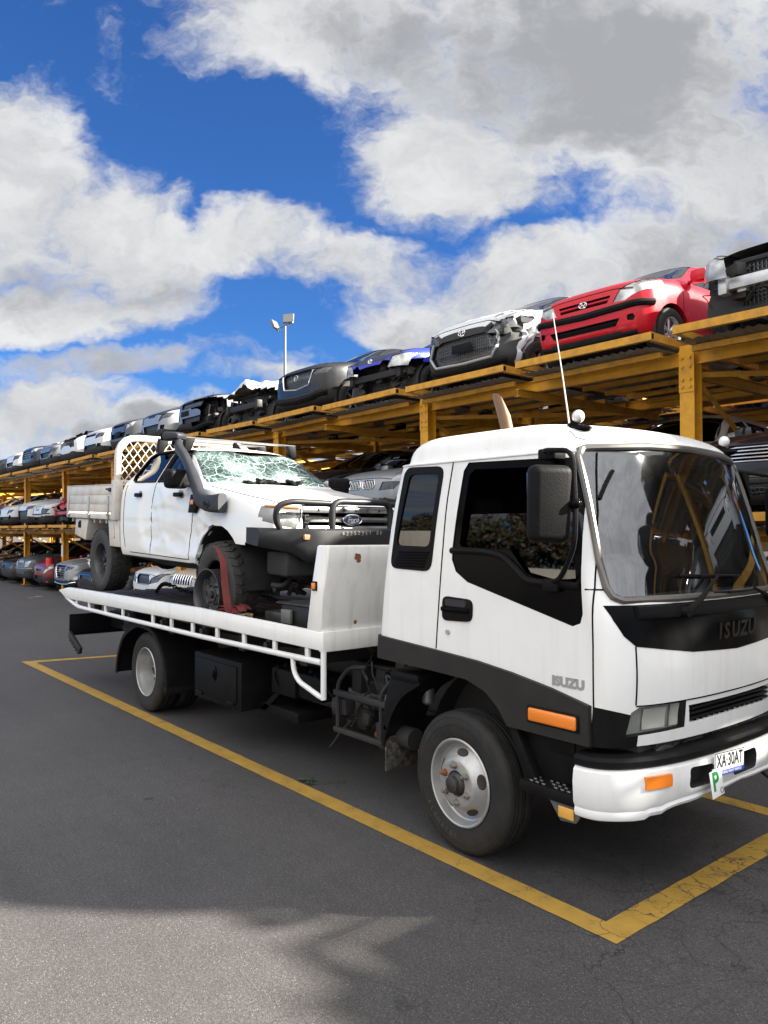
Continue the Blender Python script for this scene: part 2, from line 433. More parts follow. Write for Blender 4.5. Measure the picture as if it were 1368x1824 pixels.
REDL = simple('red_lens', (.5, .02, .015), .2, 0, .5, 0, rvar=0)
LENS = None
def lens_mat():
    m, t, b = nt('headlight_lens')
    w = nnode(t, 'ShaderNodeTexWave', bands_direction='Y'); w.inputs['Scale'].default_value = 26; w.inputs['Distortion'].default_value = .2
    tc = nnode(t, 'ShaderNodeTexCoord'); link(t, tc, 'Object', w, 'Vector')
    n = noise_node(t, 7, 0, .4); r = ramp(t, n, 'Fac', [(.35, (.20, .20, .19)), (.60, (.52, .515, .49))]); link(t, r, 'Color', b, 'Base Color')
    b.inputs['Roughness'].default_value = .22; b.inputs['Metallic'].default_value = .75; b.inputs['Coat Weight'].default_value = .8
    bump(t, b, w, 'Fac', .35, .01); return m
LENS = lens_mat()
LENSD = simple('headlight_dark', (.05, .05, .052), .2, .1, .3, 0, rvar=0)
GLASS = glass('window_glass', (.10, .115, .115), .01)
GLASSD = glass('tinted_glass', (.02, .022, .022), .015)
LAMPG = glass('lamp_cover', (.82, .83, .81), .04)
GLASSW = glass('windscreen_glass', (.26, .31, .30), .07)
def dust_on_glass(m):
    t = m.node_tree; out = t.nodes['Material Output']; src = out.inputs['Surface'].links[0].from_node
    d = nnode(t, 'ShaderNodeBsdfDiffuse'); d.inputs['Color'].default_value = (.62, .62, .58, 1)
    n = noise_node(t, 3.2, 7, .7); n2 = noise_node(t, 46, 3, .6)
    a = ramp(t, n, 'Fac', [(.40, .003), (.75, .022)]); b_ = ramp(t, n2, 'Fac', [(.73, 0), (.78, .4)]); c = mixc(t, 1., (a, 'Color'), (b_, 'Color'), 'LIGHTEN')
    mx = nnode(t, 'ShaderNodeMixShader'); link(t, c, 2, mx, 0); link(t, src, 0, mx, 1); link(t, d, 0, mx, 2); link(t, mx, 0, out, 'Surface')
dust_on_glass(GLASSW)
SEAL = simple('window_rubber', (.018, .018, .018), .5, rvar=0)
REDW = simple('red_webbing', (.15, .020, .016), .8, 0, 0, .5, (.06, .03, .025), 12., .05, .6, 160)
RUST = simple('rust', (.22, .075, .025), .85, bmp=.6, bscale=60)
CREAM = simple('tray_paint', (.56, .52, .46), .45, 0, .1, .5, (.26, .2, .14), 5.)
# ------------------------------------------------------------------ ground
def crack_nodes(t, width=.006, scale=1.7):
    tc = nnode(t, 'ShaderNodeTexCoord')
    n = nnode(t, 'ShaderNodeTexNoise'); n.inputs['Scale'].default_value = 2.2; n.inputs['Detail'].default_value = 7; link(t, tc, 'Object', n, 'Vector')
    s = nnode(t, 'ShaderNodeVectorMath', operation='SCALE'); link(t, n, 'Color', s, 0); s.inputs['Scale'].default_value = .75
    a = nnode(t, 'ShaderNodeVectorMath', operation='ADD'); link(t, tc, 'Object', a, 0); link(t, s, 0, a, 1)
    outs = []
    for sc, wd in ((scale, width), (scale * 3.1, width * .8)):
        v = nnode(t, 'ShaderNodeTexVoronoi', feature='DISTANCE_TO_EDGE'); v.inputs['Scale'].default_value = sc; link(t, a, 0, v, 'Vector')
        outs.append(ramp(t, v, 'Distance', [(0, 1), (wd * sc, 0)]))
    # cracked only in patches; the bay's front corner is the worst
    m = nnode(t, 'ShaderNodeTexNoise'); m.inputs['Scale'].default_value = .5; m.inputs['Detail'].default_value = 3; link(t, tc, 'Object', m, 'Vector')
    d = nnode(t, 'ShaderNodeVectorMath', operation='DISTANCE'); link(t, tc, 'Object', d, 0); d.inputs[1].default_value = (-.9, 3.6, 0)
    dm = nnode(t, 'ShaderNodeMapRange'); link(t, d, 'Value', dm, 'Value'); dm.inputs[1].default_value = 1.2; dm.inputs[2].default_value = 3.2; dm.inputs[3].default_value = .42; dm.inputs[4].default_value = 0
    sm = nnode(t, 'ShaderNodeMath', operation='ADD'); link(t, m, 'Fac', sm, 0); link(t, dm, 0, sm, 1)
    r1 = ramp(t, sm, 0, [(.62, 0), (.74, 1)]); r2 = ramp(t, sm, 0, [(.76, 0), (.92, 1)])
    p1 = mixc(t, 1., (outs[0], 'Color'), (r1, 'Color'), 'MULTIPLY'); p2 = mixc(t, 1., (outs[1], 'Color'), (r2, 'Color'), 'MULTIPLY')
    return mixc(t, 1., (p1, 2), (p2, 2), 'LIGHTEN')
def asphalt_mat():
    m, t, b = nt('asphalt')
    big = noise_node(t, .55, 6, .6); mid = noise_node(t, 7, 5, .6); fine = noise_node(t, 170, 3, .7)
    c0 = ramp(t, big, 'Fac', [(.3, (.045, .0415, .041)), (.7, (.060, .0555, .0535))])
    f1 = ramp(t, fine, 'Fac', [(.30, .30), (.52, 1.), (.72, 2.2)])
    c1 = mixc(t, 1., (c0, 'Color'), (f1, 'Color'), 'MULTIPLY')
    gr = noise_node(t, 62, 3, .8); g1 = ramp(t, gr, 'Fac', [(.32, .55), (.5, 1.), (.70, 1.6)]); c1 = mixc(t, 1., (c1, 2), (g1, 'Color'), 'MULTIPLY')
    m1 = ramp(t, mid, 'Fac', [(.3, .90), (.7, 1.10)])
    c2 = mixc(t, 1., (c1, 2), (m1, 'Color'), 'MULTIPLY')
    # pale chips of stone in the surface
    tc = nnode(t, 'ShaderNodeTexCoord')
    vo = nnode(t, 'ShaderNodeTexVoronoi'); vo.inputs['Scale'].default_value = 120; link(t, tc, 'Object', vo, 'Vector')
    wn = nnode(t, 'ShaderNodeTexWhiteNoise'); link(t, vo, 'Position', wn, 'Vector')
    ch = nnode(t, 'ShaderNodeMath', operation='GREATER_THAN'); link(t, wn, 'Value', ch, 0); ch.inputs[1].default_value = .88
    cd = nnode(t, 'ShaderNodeMath', operation='LESS_THAN'); link(t, vo, 'Distance', cd, 0); cd.inputs[1].default_value = .24
    cm = nnode(t, 'ShaderNodeMath', operation='MULTIPLY'); link(t, ch, 0, cm, 0); link(t, cd, 0, cm, 1)
    c3 = mixc(t, (cm, 0), (c2, 2), (.26, .25, .23))
    # oil drips under the cab and tyre scuffs
    sp = nnode(t, 'ShaderNodeTexNoise'); sp.inputs['Scale'].default_value = 1.5; sp.inputs['Detail'].default_value = 5; link(t, tc, 'Object', sp, 'Vector')
    d = nnode(t, 'ShaderNodeVectorMath', operation='DISTANCE'); link(t, tc, 'Object', d, 0); d.inputs[1].default_value = (-2.9, 4.1, 0)
    dd = nnode(t, 'ShaderNodeMapRange'); link(t, d, 'Value', dd, 'Value'); dd.inputs[1].default_value = .3; dd.inputs[2].default_value = 1.6; dd.inputs[3].default_value = .35; dd.inputs[4].default_value = 0
    sa = nnode(t, 'ShaderNodeMath', operation='ADD'); link(t, sp, 'Fac', sa, 0); link(t, dd, 0, sa, 1)
    st = ramp(t, sa, 0, [(.68, 0), (.90, .6)])
    c4 = mixc(t, (st, 'Color'), (c3, 2), (.012, .0115, .011))
    mp = nnode(t, 'ShaderNodeMapping'); mp.inputs['Rotation'].default_value = (0, 0, .5); mp.inputs['Scale'].default_value = (.35, 3.2, 1); link(t, tc, 'Object', mp, 0)
    tn = nnode(t, 'ShaderNodeTexNoise'); tn.inputs['Scale'].default_value = 1.3; tn.inputs['Detail'].default_value = 5; link(t, mp, 0, tn, 'Vector')
    tr_ = ramp(t, tn, 'Fac', [(.52, 0), (.76, .28)]); c4 = mixc(t, (tr_, 'Color'), (c4, 2), (.030, .028, .027))
    sv = nnode(t, 'ShaderNodeTexNoise'); sv.inputs['Scale'].default_value = 3.1; sv.inputs['Detail'].default_value = 2; link(t, tc, 'Object', sv, 'Vector')
    sr = ramp(t, sv, 'Fac', [(.735, 0), (.76, .75)]); c4 = mixc(t, (sr, 'Color'), (c4, 2), (.018, .017, .016))
    cr = crack_nodes(t)
    c5 = mixc(t, (cr, 2), (c4, 2), (.012, .012, .012))
    link(t, c5, 2, b, 'Base Color')
    b.inputs['Roughness'].default_value = .72; b.inputs['Specular IOR Level'].default_value = .5
    h = mixc(t, .35, (fine, 'Fac'), (vo, 'Distance')); bump(t, b, h, 2, .55, .006)
    return m
def line_mat():
    m, t, b = nt('yellow_road_paint')
    n = noise_node(t, 90, 4, .75); n2 = noise_node(t, 6, 6, .65)
    s = nnode(t, 'ShaderNodeMath', operation='ADD'); link(t, n, 'Fac', s, 0); link(t, n2, 'Fac', s, 1)
    w = ramp(t, s, 0, [(.68, 1), (.90, 0)])
    tone = ramp(t, n2, 'Fac', [(.3, (.30, .175, .026)), (.7, (.40, .24, .038))])
    c = mixc(t, (w, 'Color'), (tone, 'Color'), (.10, .085, .06))
    cr = crack_nodes(t); c2 = mixc(t, (cr, 2), (c, 2), (.03, .025, .02))
    link(t, c2, 2, b, 'Base Color'); b.inputs['Roughness'].default_value = .75
    bump(t, b, n, 'Fac', .4, .004); return m
bm = B(); g = 12
for i in range(-20, 21):
    pass
bmesh.ops.create_grid(bm, x_segments=60, y_segments=60, size=300)
tag(obj('ground', bm, asphalt_mat(), None, 0), kind='structure')
LM = line_mat()
def strip(bm, a, b, c, d, z, n=40, wob=.006):
    """painted line as a sheet; slightly wavy edges"""
    L = []
    for i in range(n + 1):
        s = i / n
        p = Vector(a).lerp(Vector(b), s); r = Vector(d).lerp(Vector(c), s)
        e = (p - r).normalized()
        p = p + e * wob * noise.noise(p.to_3d() * 7); r = r - e * wob * noise.noise(r.to_3d() * 6 + Vector((5, 0, 0)))
        L.append((bm.verts.new((p.x, p.y, z)), bm.verts.new((r.x, r.y, z))))
    for i in range(n): bm.faces.new((L[i][0], L[i][1], L[i + 1][1], L[i + 1][0]))
bm = B()
strip(bm, (-12.63, 3.25), (-2.2, 3.27), (-2.36, 3.415), (-12.4, 3.405), .004, 120)
strip(bm, (-2.2, 3.27), (-2.2, 6.9), (-2.36, 6.9), (-2.36, 3.415), .004, 50)
strip(bm, (-12.63, 3.25), (-12.1, 5.6), (-12.0, 5.6), (-12.4, 3.405), .004, 30)
strip(bm, (-12.0, 5.52), (-2.5, 5.55), (-2.5, 5.70), (-12.0, 5.66), .004, 100)
strip(bm, (-2.5, 5.55), (3., 5.55), (3., 5.70), (-2.5, 5.70), .0045, 40) if False else None
fixn(bm)
for f in bm.faces:
    if f.normal.z < 0: f.normal_flip()
tag(obj('parking_bay_marking', bm, LM, None, 0), kind='structure')
# ------------------------------------------------------------------ cars
KIND = {
 'sedan': dict(L=4.6, W=1.78, H=1.46, ax=-.92, wbase=2.68, wr_=.32, cowl=-1.38, r0=-2.15, r1=-3.25, xB=-2.55,
  zt=[(0,.60),(-.03,.70),(-.08,.765),(-.17,.815),(-.5,.89),(-1.1,.96),(-1.38,.985),(-1.8,1.21),(-2.15,1.39),(-2.5,1.45),(-2.9,1.455),(-3.3,1.40),(-3.8,1.16),(-4.05,1.08),(-4.5,1.04),(-4.57,.95),(-4.6,.8)],
  zb=[(0,.56),(-.05,.68),(-.14,.755),(-.6,.85),(-1.38,.91),(-2.5,.93),(-3.8,.98),(-4.5,.95),(-4.6,.74)],
  zs=[(0,.40),(-.04,.30),(-.15,.22),(-.4,.19),(-4.2,.21),(-4.5,.3),(-4.6,.42)],
  w=[(0,.46),(-.02,.60),(-.06,.70),(-.14,.775),(-.3,.84),(-.7,.88),(-1.1,.89),(-3.6,.89),(-4.3,.83),(-4.5,.72),(-4.6,.55)],
  wb=[(0,.42),(-.05,.66),(-.13,.74),(-.3,.79),(-.8,.82),(-1.4,.825),(-3.5,.82),(-4.4,.74),(-4.6,.5)],
  wr=[(0,.28),(-.2,.56),(-.6,.64),(-1.2,.69),(-1.4,.70),(-2.15,.585),(-2.6,.565),(-3.2,.56),(-3.8,.62),(-4.5,.6),(-4.6,.4)]),
 'hatch': dict(L=3.85, W=1.68, H=1.48, ax=-.78, wbase=2.45, wr_=.30, cowl=-1.02, r0=-1.82, r1=-3.2, xB=-2.25,
  zt=[(0,.64),(-.03,.76),(-.08,.83),(-.17,.885),(-.4,.95),(-.8,1.02),(-1.02,1.04),(-1.45,1.26),(-1.82,1.42),(-2.2,1.47),(-2.7,1.47),(-3.3,1.41),(-3.55,1.2),(-3.75,1.0),(-3.85,.7)],
  zb=[(0,.58),(-.05,.73),(-.14,.81),(-.5,.89),(-1.02,.94),(-2.2,.97),(-3.3,1.02),(-3.7,.9),(-3.85,.66)],
  zs=[(0,.40),(-.04,.31),(-.15,.23),(-.4,.2),(-3.5,.22),(-3.75,.32),(-3.85,.42)],
  w=[(0,.44),(-.02,.57),(-.06,.665),(-.14,.735),(-.3,.80),(-.65,.835),(-1.0,.84),(-3.0,.84),(-3.55,.79),(-3.75,.7),(-3.85,.55)],
  wb=[(0,.40),(-.05,.62),(-.13,.70),(-.3,.75),(-.7,.78),(-1.2,.785),(-3.0,.77),(-3.7,.66),(-3.85,.5)],
  wr=[(0,.28),(-.2,.54),(-.5,.62),(-.9,.66),(-1.1,.66),(-1.82,.56),(-2.3,.55),(-3.2,.53),(-3.6,.55),(-3.85,.4)]),
 'suv': dict(L=4.5, W=1.84, H=1.64, ax=-.9, wbase=2.66, wr_=.35, cowl=-1.25, r0=-1.98, r1=-3.75, xB=-2.45,
  zt=[(0,.74),(-.03,.88),(-.08,.955),(-.17,1.01),(-.4,1.07),(-.9,1.12),(-1.25,1.15),(-1.65,1.38),(-1.98,1.55),(-2.4,1.635),(-3.0,1.64),(-3.8,1.58),(-4.1,1.36),(-4.35,1.1),(-4.45,.95),(-4.5,.75)],
  zb=[(0,.68),(-.05,.84),(-.14,.925),(-.5,1.0),(-1.25,1.06),(-2.5,1.07),(-3.8,1.12),(-4.4,1.0),(-4.5,.7)],
  zs=[(0,.46),(-.04,.36),(-.15,.29),(-.4,.27),(-4.1,.29),(-4.4,.38),(-4.5,.5)],
  w=[(0,.50),(-.02,.64),(-.06,.74),(-.14,.82),(-.3,.88),(-.7,.915),(-1.1,.92),(-3.6,.92),(-4.2,.87),(-4.4,.78),(-4.5,.6)],
  wb=[(0,.44),(-.05,.69),(-.13,.78),(-.3,.83),(-.8,.86),(-1.4,.86),(-3.5,.85),(-4.3,.76),(-4.5,.55)],
  wr=[(0,.3),(-.2,.60),(-.6,.68),(-1.2,.73),(-1.3,.73),(-1.98,.63),(-2.6,.62),(-3.7,.60),(-4.2,.64),(-4.5,.45)]),
}
def pos_mesh_mat():
    m, t, b = nt('grille_mesh')
    tc = nnode(t, 'ShaderNodeTexCoord'); v = nnode(t, 'ShaderNodeTexVoronoi', feature='DISTANCE_TO_EDGE'); v.inputs['Scale'].default_value = 24; v.inputs['Randomness'].default_value = .15
    link(t, tc, 'Object', v, 'Vector'); r = ramp(t, v, 'Distance', [(.03, (.07, .07, .072)), (.16, (.006, .006, .006))])
    link(t, r, 'Color', b, 'Base Color'); b.inputs['Roughness'].default_value = .35; bump(t, b, v, 'Distance', 1., .02); return m
GMESH = pos_mesh_mat()
class Shape:
    def __init__(s, kind, sx=1, sy=1, sz=1, **ov):
        k = dict(KIND[kind]); k.update(ov)
        s.sub = k.get('sub', 3)
        if kind != 'ute':       # short noses: the front axle sits close behind the bumper
            c0 = k['cowl']; wp = lambda x: x * .76 if x > c0 else x - .24 * c0
            for q in ('zt', 'zb', 'zs', 'w', 'wb', 'wr'): k[q] = [(wp(x), v) for x, v in k[q]]
            b0 = k['ax'] - k['wbase']; k['ax'] *= .76; k['wbase'] = k['ax'] - wp(b0); k['L'] = -wp(-k['L'])
            for q in ('r0', 'r1', 'xB', 'cowl'): k[q] = wp(k[q])
        s.sx, s.sy, s.sz = sx, sy, sz
        f = lambda key, m: pch([(x * sx, v * m) for x, v in k[key]])
        s.zt, s.zb, s.zs, s.w, s.wb, s.wr = f('zt', sz), f('zb', sz), f('zs', sz), f('w', sy), f('wb', sy), f('wr', sy)
        s.L = k['L'] * sx; s.ax = k['ax'] * sx; s.bx = (k['ax'] - k['wbase']) * sx; s.rw = k['wr_']
        s.cowl, s.r0, s.r1, s.xB = (k[q] * sx for q in ('cowl', 'r0', 'r1', 'xB'))
        c, r0 = s.cowl, s.r0
        s.hr = pch([(0, .55), (c + .15, .55), (r0, .80), (s.r1, .82), (s.r1 - .5 * sx, .6), (-s.L, .55)])
        s.H = k['H'] * sz
    def half(s, x):
        zs, zb, zt, w, wb, wr = s.zs(x), s.zb(x), s.zt(x), s.w(x), s.wb(x), s.wr(x)
        zr = zb + s.hr(x) * (zt - zb)
        wr = min(wr, wb * .97)
        if x > s.cowl: wr = max(wr, wb * .82)
        k = min(1, max(0, (x + .55) / .55))
        P = [(0, zs), (.6 * w, zs), ((.90 - .12 * k) * w, zs + .008), ((.975 - .06 * k) * w, zs + .09 * (zb - zs)), (.995 * w, zs + .32 * (zb - zs)), (w, zs + .58 * (zb - zs)), (.985 * w, zs + .84 * (zb - zs)),
             (max(wb, wb * .6 + w * .37), zb), (wb + (wr - wb) * .45, zb + .5 * (zr - zb)), (wr, zr), (.80 * wr, zr + .62 * (zt - zr)), (.42 * wr, zr + .93 * (zt - zr)), (0, zt)]
        return crom(P, s.sub)
    def zr(s, x): return s.zb(x) + s.hr(x) * (s.zt(x) - s.zb(x))
    def xs(s, step=.075, x_end=None):
        xe = -s.L if x_end is None else x_end
        X = [0, -.008, -.02, -.04, -.07, -.11, -.16, -.22, -.29]
        x = -.36
        while x > xe + .12: X.append(x); x -= step
        X += [xe + .1, xe + .06, xe + .03, xe] if x_end is None else [xe]
        return X
    def body(s, x_end=None, step=.075):
        bm = B(); rings = []
        for x in s.xs(step, x_end):
            h = s.half(x)
            rings.append([(x, y, z) for y, z in h] + [(x, -y, z) for y, z in h[-2:0:-1]])
        loft(bm, rings, True, True, True); fixn(bm)
        return bm
def bvh_of(bm): return BVHTree.FromBMesh(bm)
def on_front(bv, y, z, off=0.):
    h = bv.ray_cast(Vector((3, y, z)), Vector((-1, 0, 0)))
    return (h[0] + Vector((off, 0, 0))) if h[0] else None
def on_side(bv, x, z, sgn, off=0.):
    h = bv.ray_cast(Vector((x, 4 * sgn, z)), Vector((0, -sgn, 0)))
    return (h[0] + Vector((0, sgn * off, 0))) if h[0] else None
def dens(pts, n=8):
    o = []
    for a, b in zip(pts[:-1], pts[1:]):
        for k in range(n): o.append((a[0] + (b[0] - a[0]) * k / n, a[1] + (b[1] - a[1]) * k / n))
    o.append(pts[-1]); return o
def line_front(bm, bv, pts, r, off=0., closed=False, seg=6, n=6, flat=1.):
    P = [on_front(bv, y, z, off) for y, z in dens(list(pts) + ([pts[0]] if closed else []), n)]
    P = [p for p in P if p]
    if closed and len(P) > 1: P = P[:-1]
    if len(P) > 2: tube(bm, P, r, seg, closed, flat=flat)
def line_side(bm, bv, pts, sgn, r, off=0., seg=5, n=6):
    P = [on_side(bv, x, z, sgn, off) for x, z in dens(pts, n)]
    P = [p for p in P if p]
    if len(P) > 2: tube(bm, P, r, seg)
WHEELC = {}
def wheel_meshes(r, wid, style, rr=.62):
    """style: (spokes, width factor, material, dish)"""
    key = (round(r, 3), wid, style[0], style[1], style[2].name, style[3])
    if key in WHEELC: return WHEELC[key]
    R1 = r * rr; h = wid / 2
    t = B()
    prof = [(R1 * .97, -h * .75), (R1, -h * .92), (R1 * 1.06, -h), (r * .90, -h * .99), (r * .965, -h * .86), (r * .985, -h * .66), (r * .985, -h * .30), (r * .975, -h * .28), (r * .975, -h * .22), (r, -h * .2), (r, h * .2), (r * .975, h * .22), (r * .975, h * .28), (r * .985, h * .3), (r * .985, h * .66), (r * .965, h * .86), (r * .90, h * .99), (r * .80, h * 1.0), (R1 * 1.06, h), (R1, h * .92), (R1 * .97, h * .75)]
    lathe(t, prof, (0, 0, 0), 'y', 40); fixn(t)
    m = B()
    n, wf, mat, dish = style
    lathe(m, [(R1 * .985, -h * .8), (R1 * .97, h * .80), (R1 * 1.0, h * .93), (R1 * .96, h * .93), (R1 * .90, h * .72), (R1 * .87, h * .3), (R1 * .86, -h * .6)], (0, 0, 0), 'y', 40)
    lathe(m, [(R1 * .86, -h * .2), (.001, -h * .2)], (0, 0, 0), 'y', 24, mi=1)
    d = h * (.78 - dish)
    if n:
        for k in range(n):
            a = 2 * PI * k / n; ca, sa = math.cos(a), math.sin(a); pa = Vector((-sa, 0, ca)); ra = Vector((ca, 0, sa))
            w0, w1 = R1 * wf * .8, R1 * wf
            for (s0, s1, y0, y1) in ((R1 * .16, R1 * .92, d, d + h * .06),):
                q = []
                for rad, wd, yy in ((s0, w0, y0), (s1, w1, y1)):
                    q.append([ra * rad + pa * wd / 2 + Vector((0, yy - h * .10, 0)), ra * rad + pa * wd * .3 + Vector((0, yy, 0)), ra * rad - pa * wd * .3 + Vector((0, yy, 0)), ra * rad - pa * wd / 2 + Vector((0, yy - h * .10, 0)), ra * rad - pa * wd * .4 + Vector((0, yy - h * .35, 0)), ra * rad + pa * wd * .4 + Vector((0, yy - h * .35, 0))])
                loft(m, q, True, True, True)
        lathe(m, [(.001, d + h * .05), (R1 * .15, d + h * .04), (R1 * .24, d - h * .04), (R1 * .26, d - h * .3)], (0, 0, 0), 'y', 16)
        for k in range(5):
            a = 2 * PI * (k + .5) / 5; lathe(m, [(.001, d + h * .03), (R1 * .035, d + h * .03), (R1 * .035, d - h * .2)], (R1 * .17 * math.cos(a), 0, R1 * .17 * math.sin(a)), 'y', 6, mi=1)
    else:
        # pressed steel disc with a ring of small openings
        lathe(m, [(.001, d * .6), (R1 * .24, d * .6), (R1 * .26, d * .45), (R1 * .45, d * .2), (R1 * .62, d * .4), (R1 * .88, d * .1)], (0, 0, 0), 'y', 32)
        for k in range(8):
            a = 2 * PI * k / 8; c, s_ = math.cos(a), math.sin(a)
            tri = [(R1 * .58 * math.cos(a - .16), R1 * .58 * math.sin(a - .16)), (R1 * .58 * math.cos(a + .16), R1 * .58 * math.sin(a + .16)), (R1 * .76 * math.cos(a + .05), R1 * .76 * math.sin(a + .05)), (R1 * .76 * math.cos(a - .05), R1 * .76 * math.sin(a - .05))]
            prism(m, tri, 'y', d * .2, d * .46, mi=1)
        for k in range(6):
            a = 2 * PI * k / 6; lathe(m, [(.001, d * .85), (R1 * .045, d * .85), (R1 * .045, d * .3)], (R1 * .36 * math.cos(a), 0, R1 * .36 * math.sin(a)), 'y', 6)
        lathe(m, [(.001, d * .95), (R1 * .14, d * .9), (R1 * .16, d * .5)], (0, 0, 0), 'y', 16, mi=1)
    fixn(m)
    a = bpy.data.meshes.new('tyre'); t.to_mesh(a); t.free(); a.materials.append(RUB); a.shade_smooth(); a.set_sharp_from_angle(angle=R(35))
    b = bpy.data.meshes.new('rim'); m.to_mesh(b); m.free(); b.materials.append(mat); b.materials.append(UNDER); b.shade_smooth(); b.set_sharp_from_angle(angle=R(35))
    WHEELC[key] = (a, b); return WHEELC[key]
def wheel(parent, loc, r, wid, style, left=True, steer=0, rr=.62, rimname='rim', camber=0):
    """outer face towards +Y when left"""
    a, b = wheel_meshes(r, wid, style, rr)
    w = bpy.data.objects.new('wheel', a); COL.objects.link(w); w.parent = parent; w.location = loc
    w.rotation_euler = (camber, rng.random() * .4, (0 if left else PI) + steer); ORG[w.name] = Vector((0, 0, 0))
    q = bpy.data.objects.new(rimname, b); COL.objects.link(q); q.parent = w; ORG[q.name] = Vector((0, 0, 0))
    return w
def mirror_y(poly): return [(-a, b) for a, b in poly]
def wheel_arch(bm, S, cx, cz, r, lip=.07, wmin=.45):
    """open a wheel arch on both sides of the body and turn its lip inwards"""
    for sg in (1, -1):
        poly = [(cx + r * math.cos(a), cz + r * math.sin(a)) for a in [PI * k / 14 for k in range(-2, 17)]]
        poly = [p for p in poly]
        lo = min(p[1] for p in poly) - .25
        poly = [(cx + r * 1.0, lo)] + poly[2:-2] + [(cx - r * 1.0, lo)]
        fs = cut_region(bm, poly, 'y', lambda c, n: c.y * sg > wmin and abs(c.x - cx) < r + .3)
        es = set()
        inside = set(fs)
        for f in fs:
            for e in f.edges:
                if any(g not in inside for g in e.link_faces): es.add(e)
        segs = [(e.verts[0].co.copy(), e.verts[1].co.copy()) for e in es if max(e.verts[0].co.z, e.verts[1].co.z) > lo + .05]
        bmesh.ops.delete(bm, geom=fs, context='FACES')
        vm = {}
        def gv(c, off):
            k = (round(c.x, 4), round(c.y, 4), round(c.z, 4), off)
            if k not in vm: vm[k] = bm.verts.new(c - Vector((0, sg * off, 0)))
            return vm[k]
        for a, b in segs:
            try: bm.faces.new((gv(a, 0), gv(b, 0), gv(b, lip), gv(a, lip)))
            except ValueError: pass
def liner(parent, S, cx, cz, r, w):
    for sg in (1, -1):
        bm = B()
        a, b = sorted((sg * (w - .03), sg * (w - .42)))
        lathe(bm, [(r * 1.01, a), (r * 1.01, b)], (cx, 0, cz), 'y', 18, a0=-.2, a1=PI + .2)
        prism(bm, [(cx + r * math.cos(k * PI / 9), cz + r * math.sin(k * PI / 9)) for k in range(-1, 11)], 'y', sg * (w - .42), sg * (w - .43))
        obj('wheel_arch_liner', bm, UNDER, parent)
def mirror_part(parent, S, mat, sg, x=None, z=None, y=None):
    x = S.cowl - .30 if x is None else x; z = S.zb(x) + .10 if z is None else z; y = S.wb(x) if y is None else y
    bm = B(); t = B()
    bmesh.ops.create_cube(t, size=1); bmesh.ops.subdivide_edges(t, edges=t.edges, cuts=3, use_grid_fill=True)
    for v in t.verts:
        d = v.co.normalized() * .56; v.co = v.co.lerp(d, .55)
        v.co = Vector((v.co.x * .13 + (.02 if v.co.x > 0 else 0) * (1 - abs(v.co.y)), v.co.y * .22, v.co.z * .15))
    merge(bm, t, Matrix.Translation((x, sg * (y + .12), z)))
    box(bm, x - .03, x + .04, *sorted((sg * (y - .03), sg * (y + .06))), z - .07, z - .03, .012)
    obj('mirror', bm, mat, parent)
def guts(parent, S, seed, beam=ALU, zt=None, wide=.62, rad=True):
    """the open nose of a car whose front has been torn off"""
    r = random.Random(seed)
    zt = zt or S.zb(-.3)
    bm = B(); box(bm, -1.0, -.46, -.66, .66, S.zs(-.6) + .02, zt - .03, .02); obj('engine_bay', bm, UNDER, parent)
    bm = B(); box(bm, -.2, -.12, -wide, wide, .44 * S.sz, .55 * S.sz, .015)
    for s in (1, -1):
        box(bm, -.5, -.2, s * .45 - .05, s * .45 + .05, .42 * S.sz, .55 * S.sz, .01); box(bm, -.22, -.09, s * (wide - .02) - .05, s * (wide - .02) + .05, .40 * S.sz, .58 * S.sz, .02)
    obj('crash_beam', bm, beam, parent)
    if rad:
        bm = B(); box(bm, -.42, -.37, -.52, .52, .30 * S.sz, zt - .06, .008); obj('radiator', bm, GMESH, parent)
        bm = B(); box(bm, -.38, -.34, -.6, .6, zt - .1, zt - .05, .01); box(bm, -.38, -.34, -.6, -.54, .28 * S.sz, zt - .06, .01); box(bm, -.38, -.34, .54, .6, .28 * S.sz, zt - .06, .01); box(bm, -.38, -.3, -.6, .6, .24 * S.sz, .3 * S.sz, .01)
        obj('radiator_support', bm, DARKM, parent)
    bm = B()
    for k in range(16):
        p = Vector((-.3 + r.uniform(-.15, .08), r.uniform(-.72, .72), r.uniform(.3, zt - .08)))
        q = [p]
        for j in range(4): p = p + Vector((r.uniform(-.1, .07), r.uniform(-.13, .13), r.uniform(-.12, .1))); q.append(p)
        tube(bm, q, r.uniform(.006, .018), 6, fil=.05)
    for k in range(12):
        y, z = r.uniform(-.72, .72), r.uniform(.28, zt - .1); x = r.uniform(-.42, -.2)
        t = B(); box(t, -.06, .06, -r.uniform(.03, .12), r.uniform(.03, .12), -r.uniform(.02, .09), r.uniform(.02, .09), .012)
        merge(bm, t, Matrix.Translation((x, y, z)) @ Matrix.Rotation(r.uniform(-.6, .6), 4, 'X') @ Matrix.Rotation(r.uniform(-.6, .6), 4, 'Z'))
    obj('torn_fittings', bm, DARKM, parent)
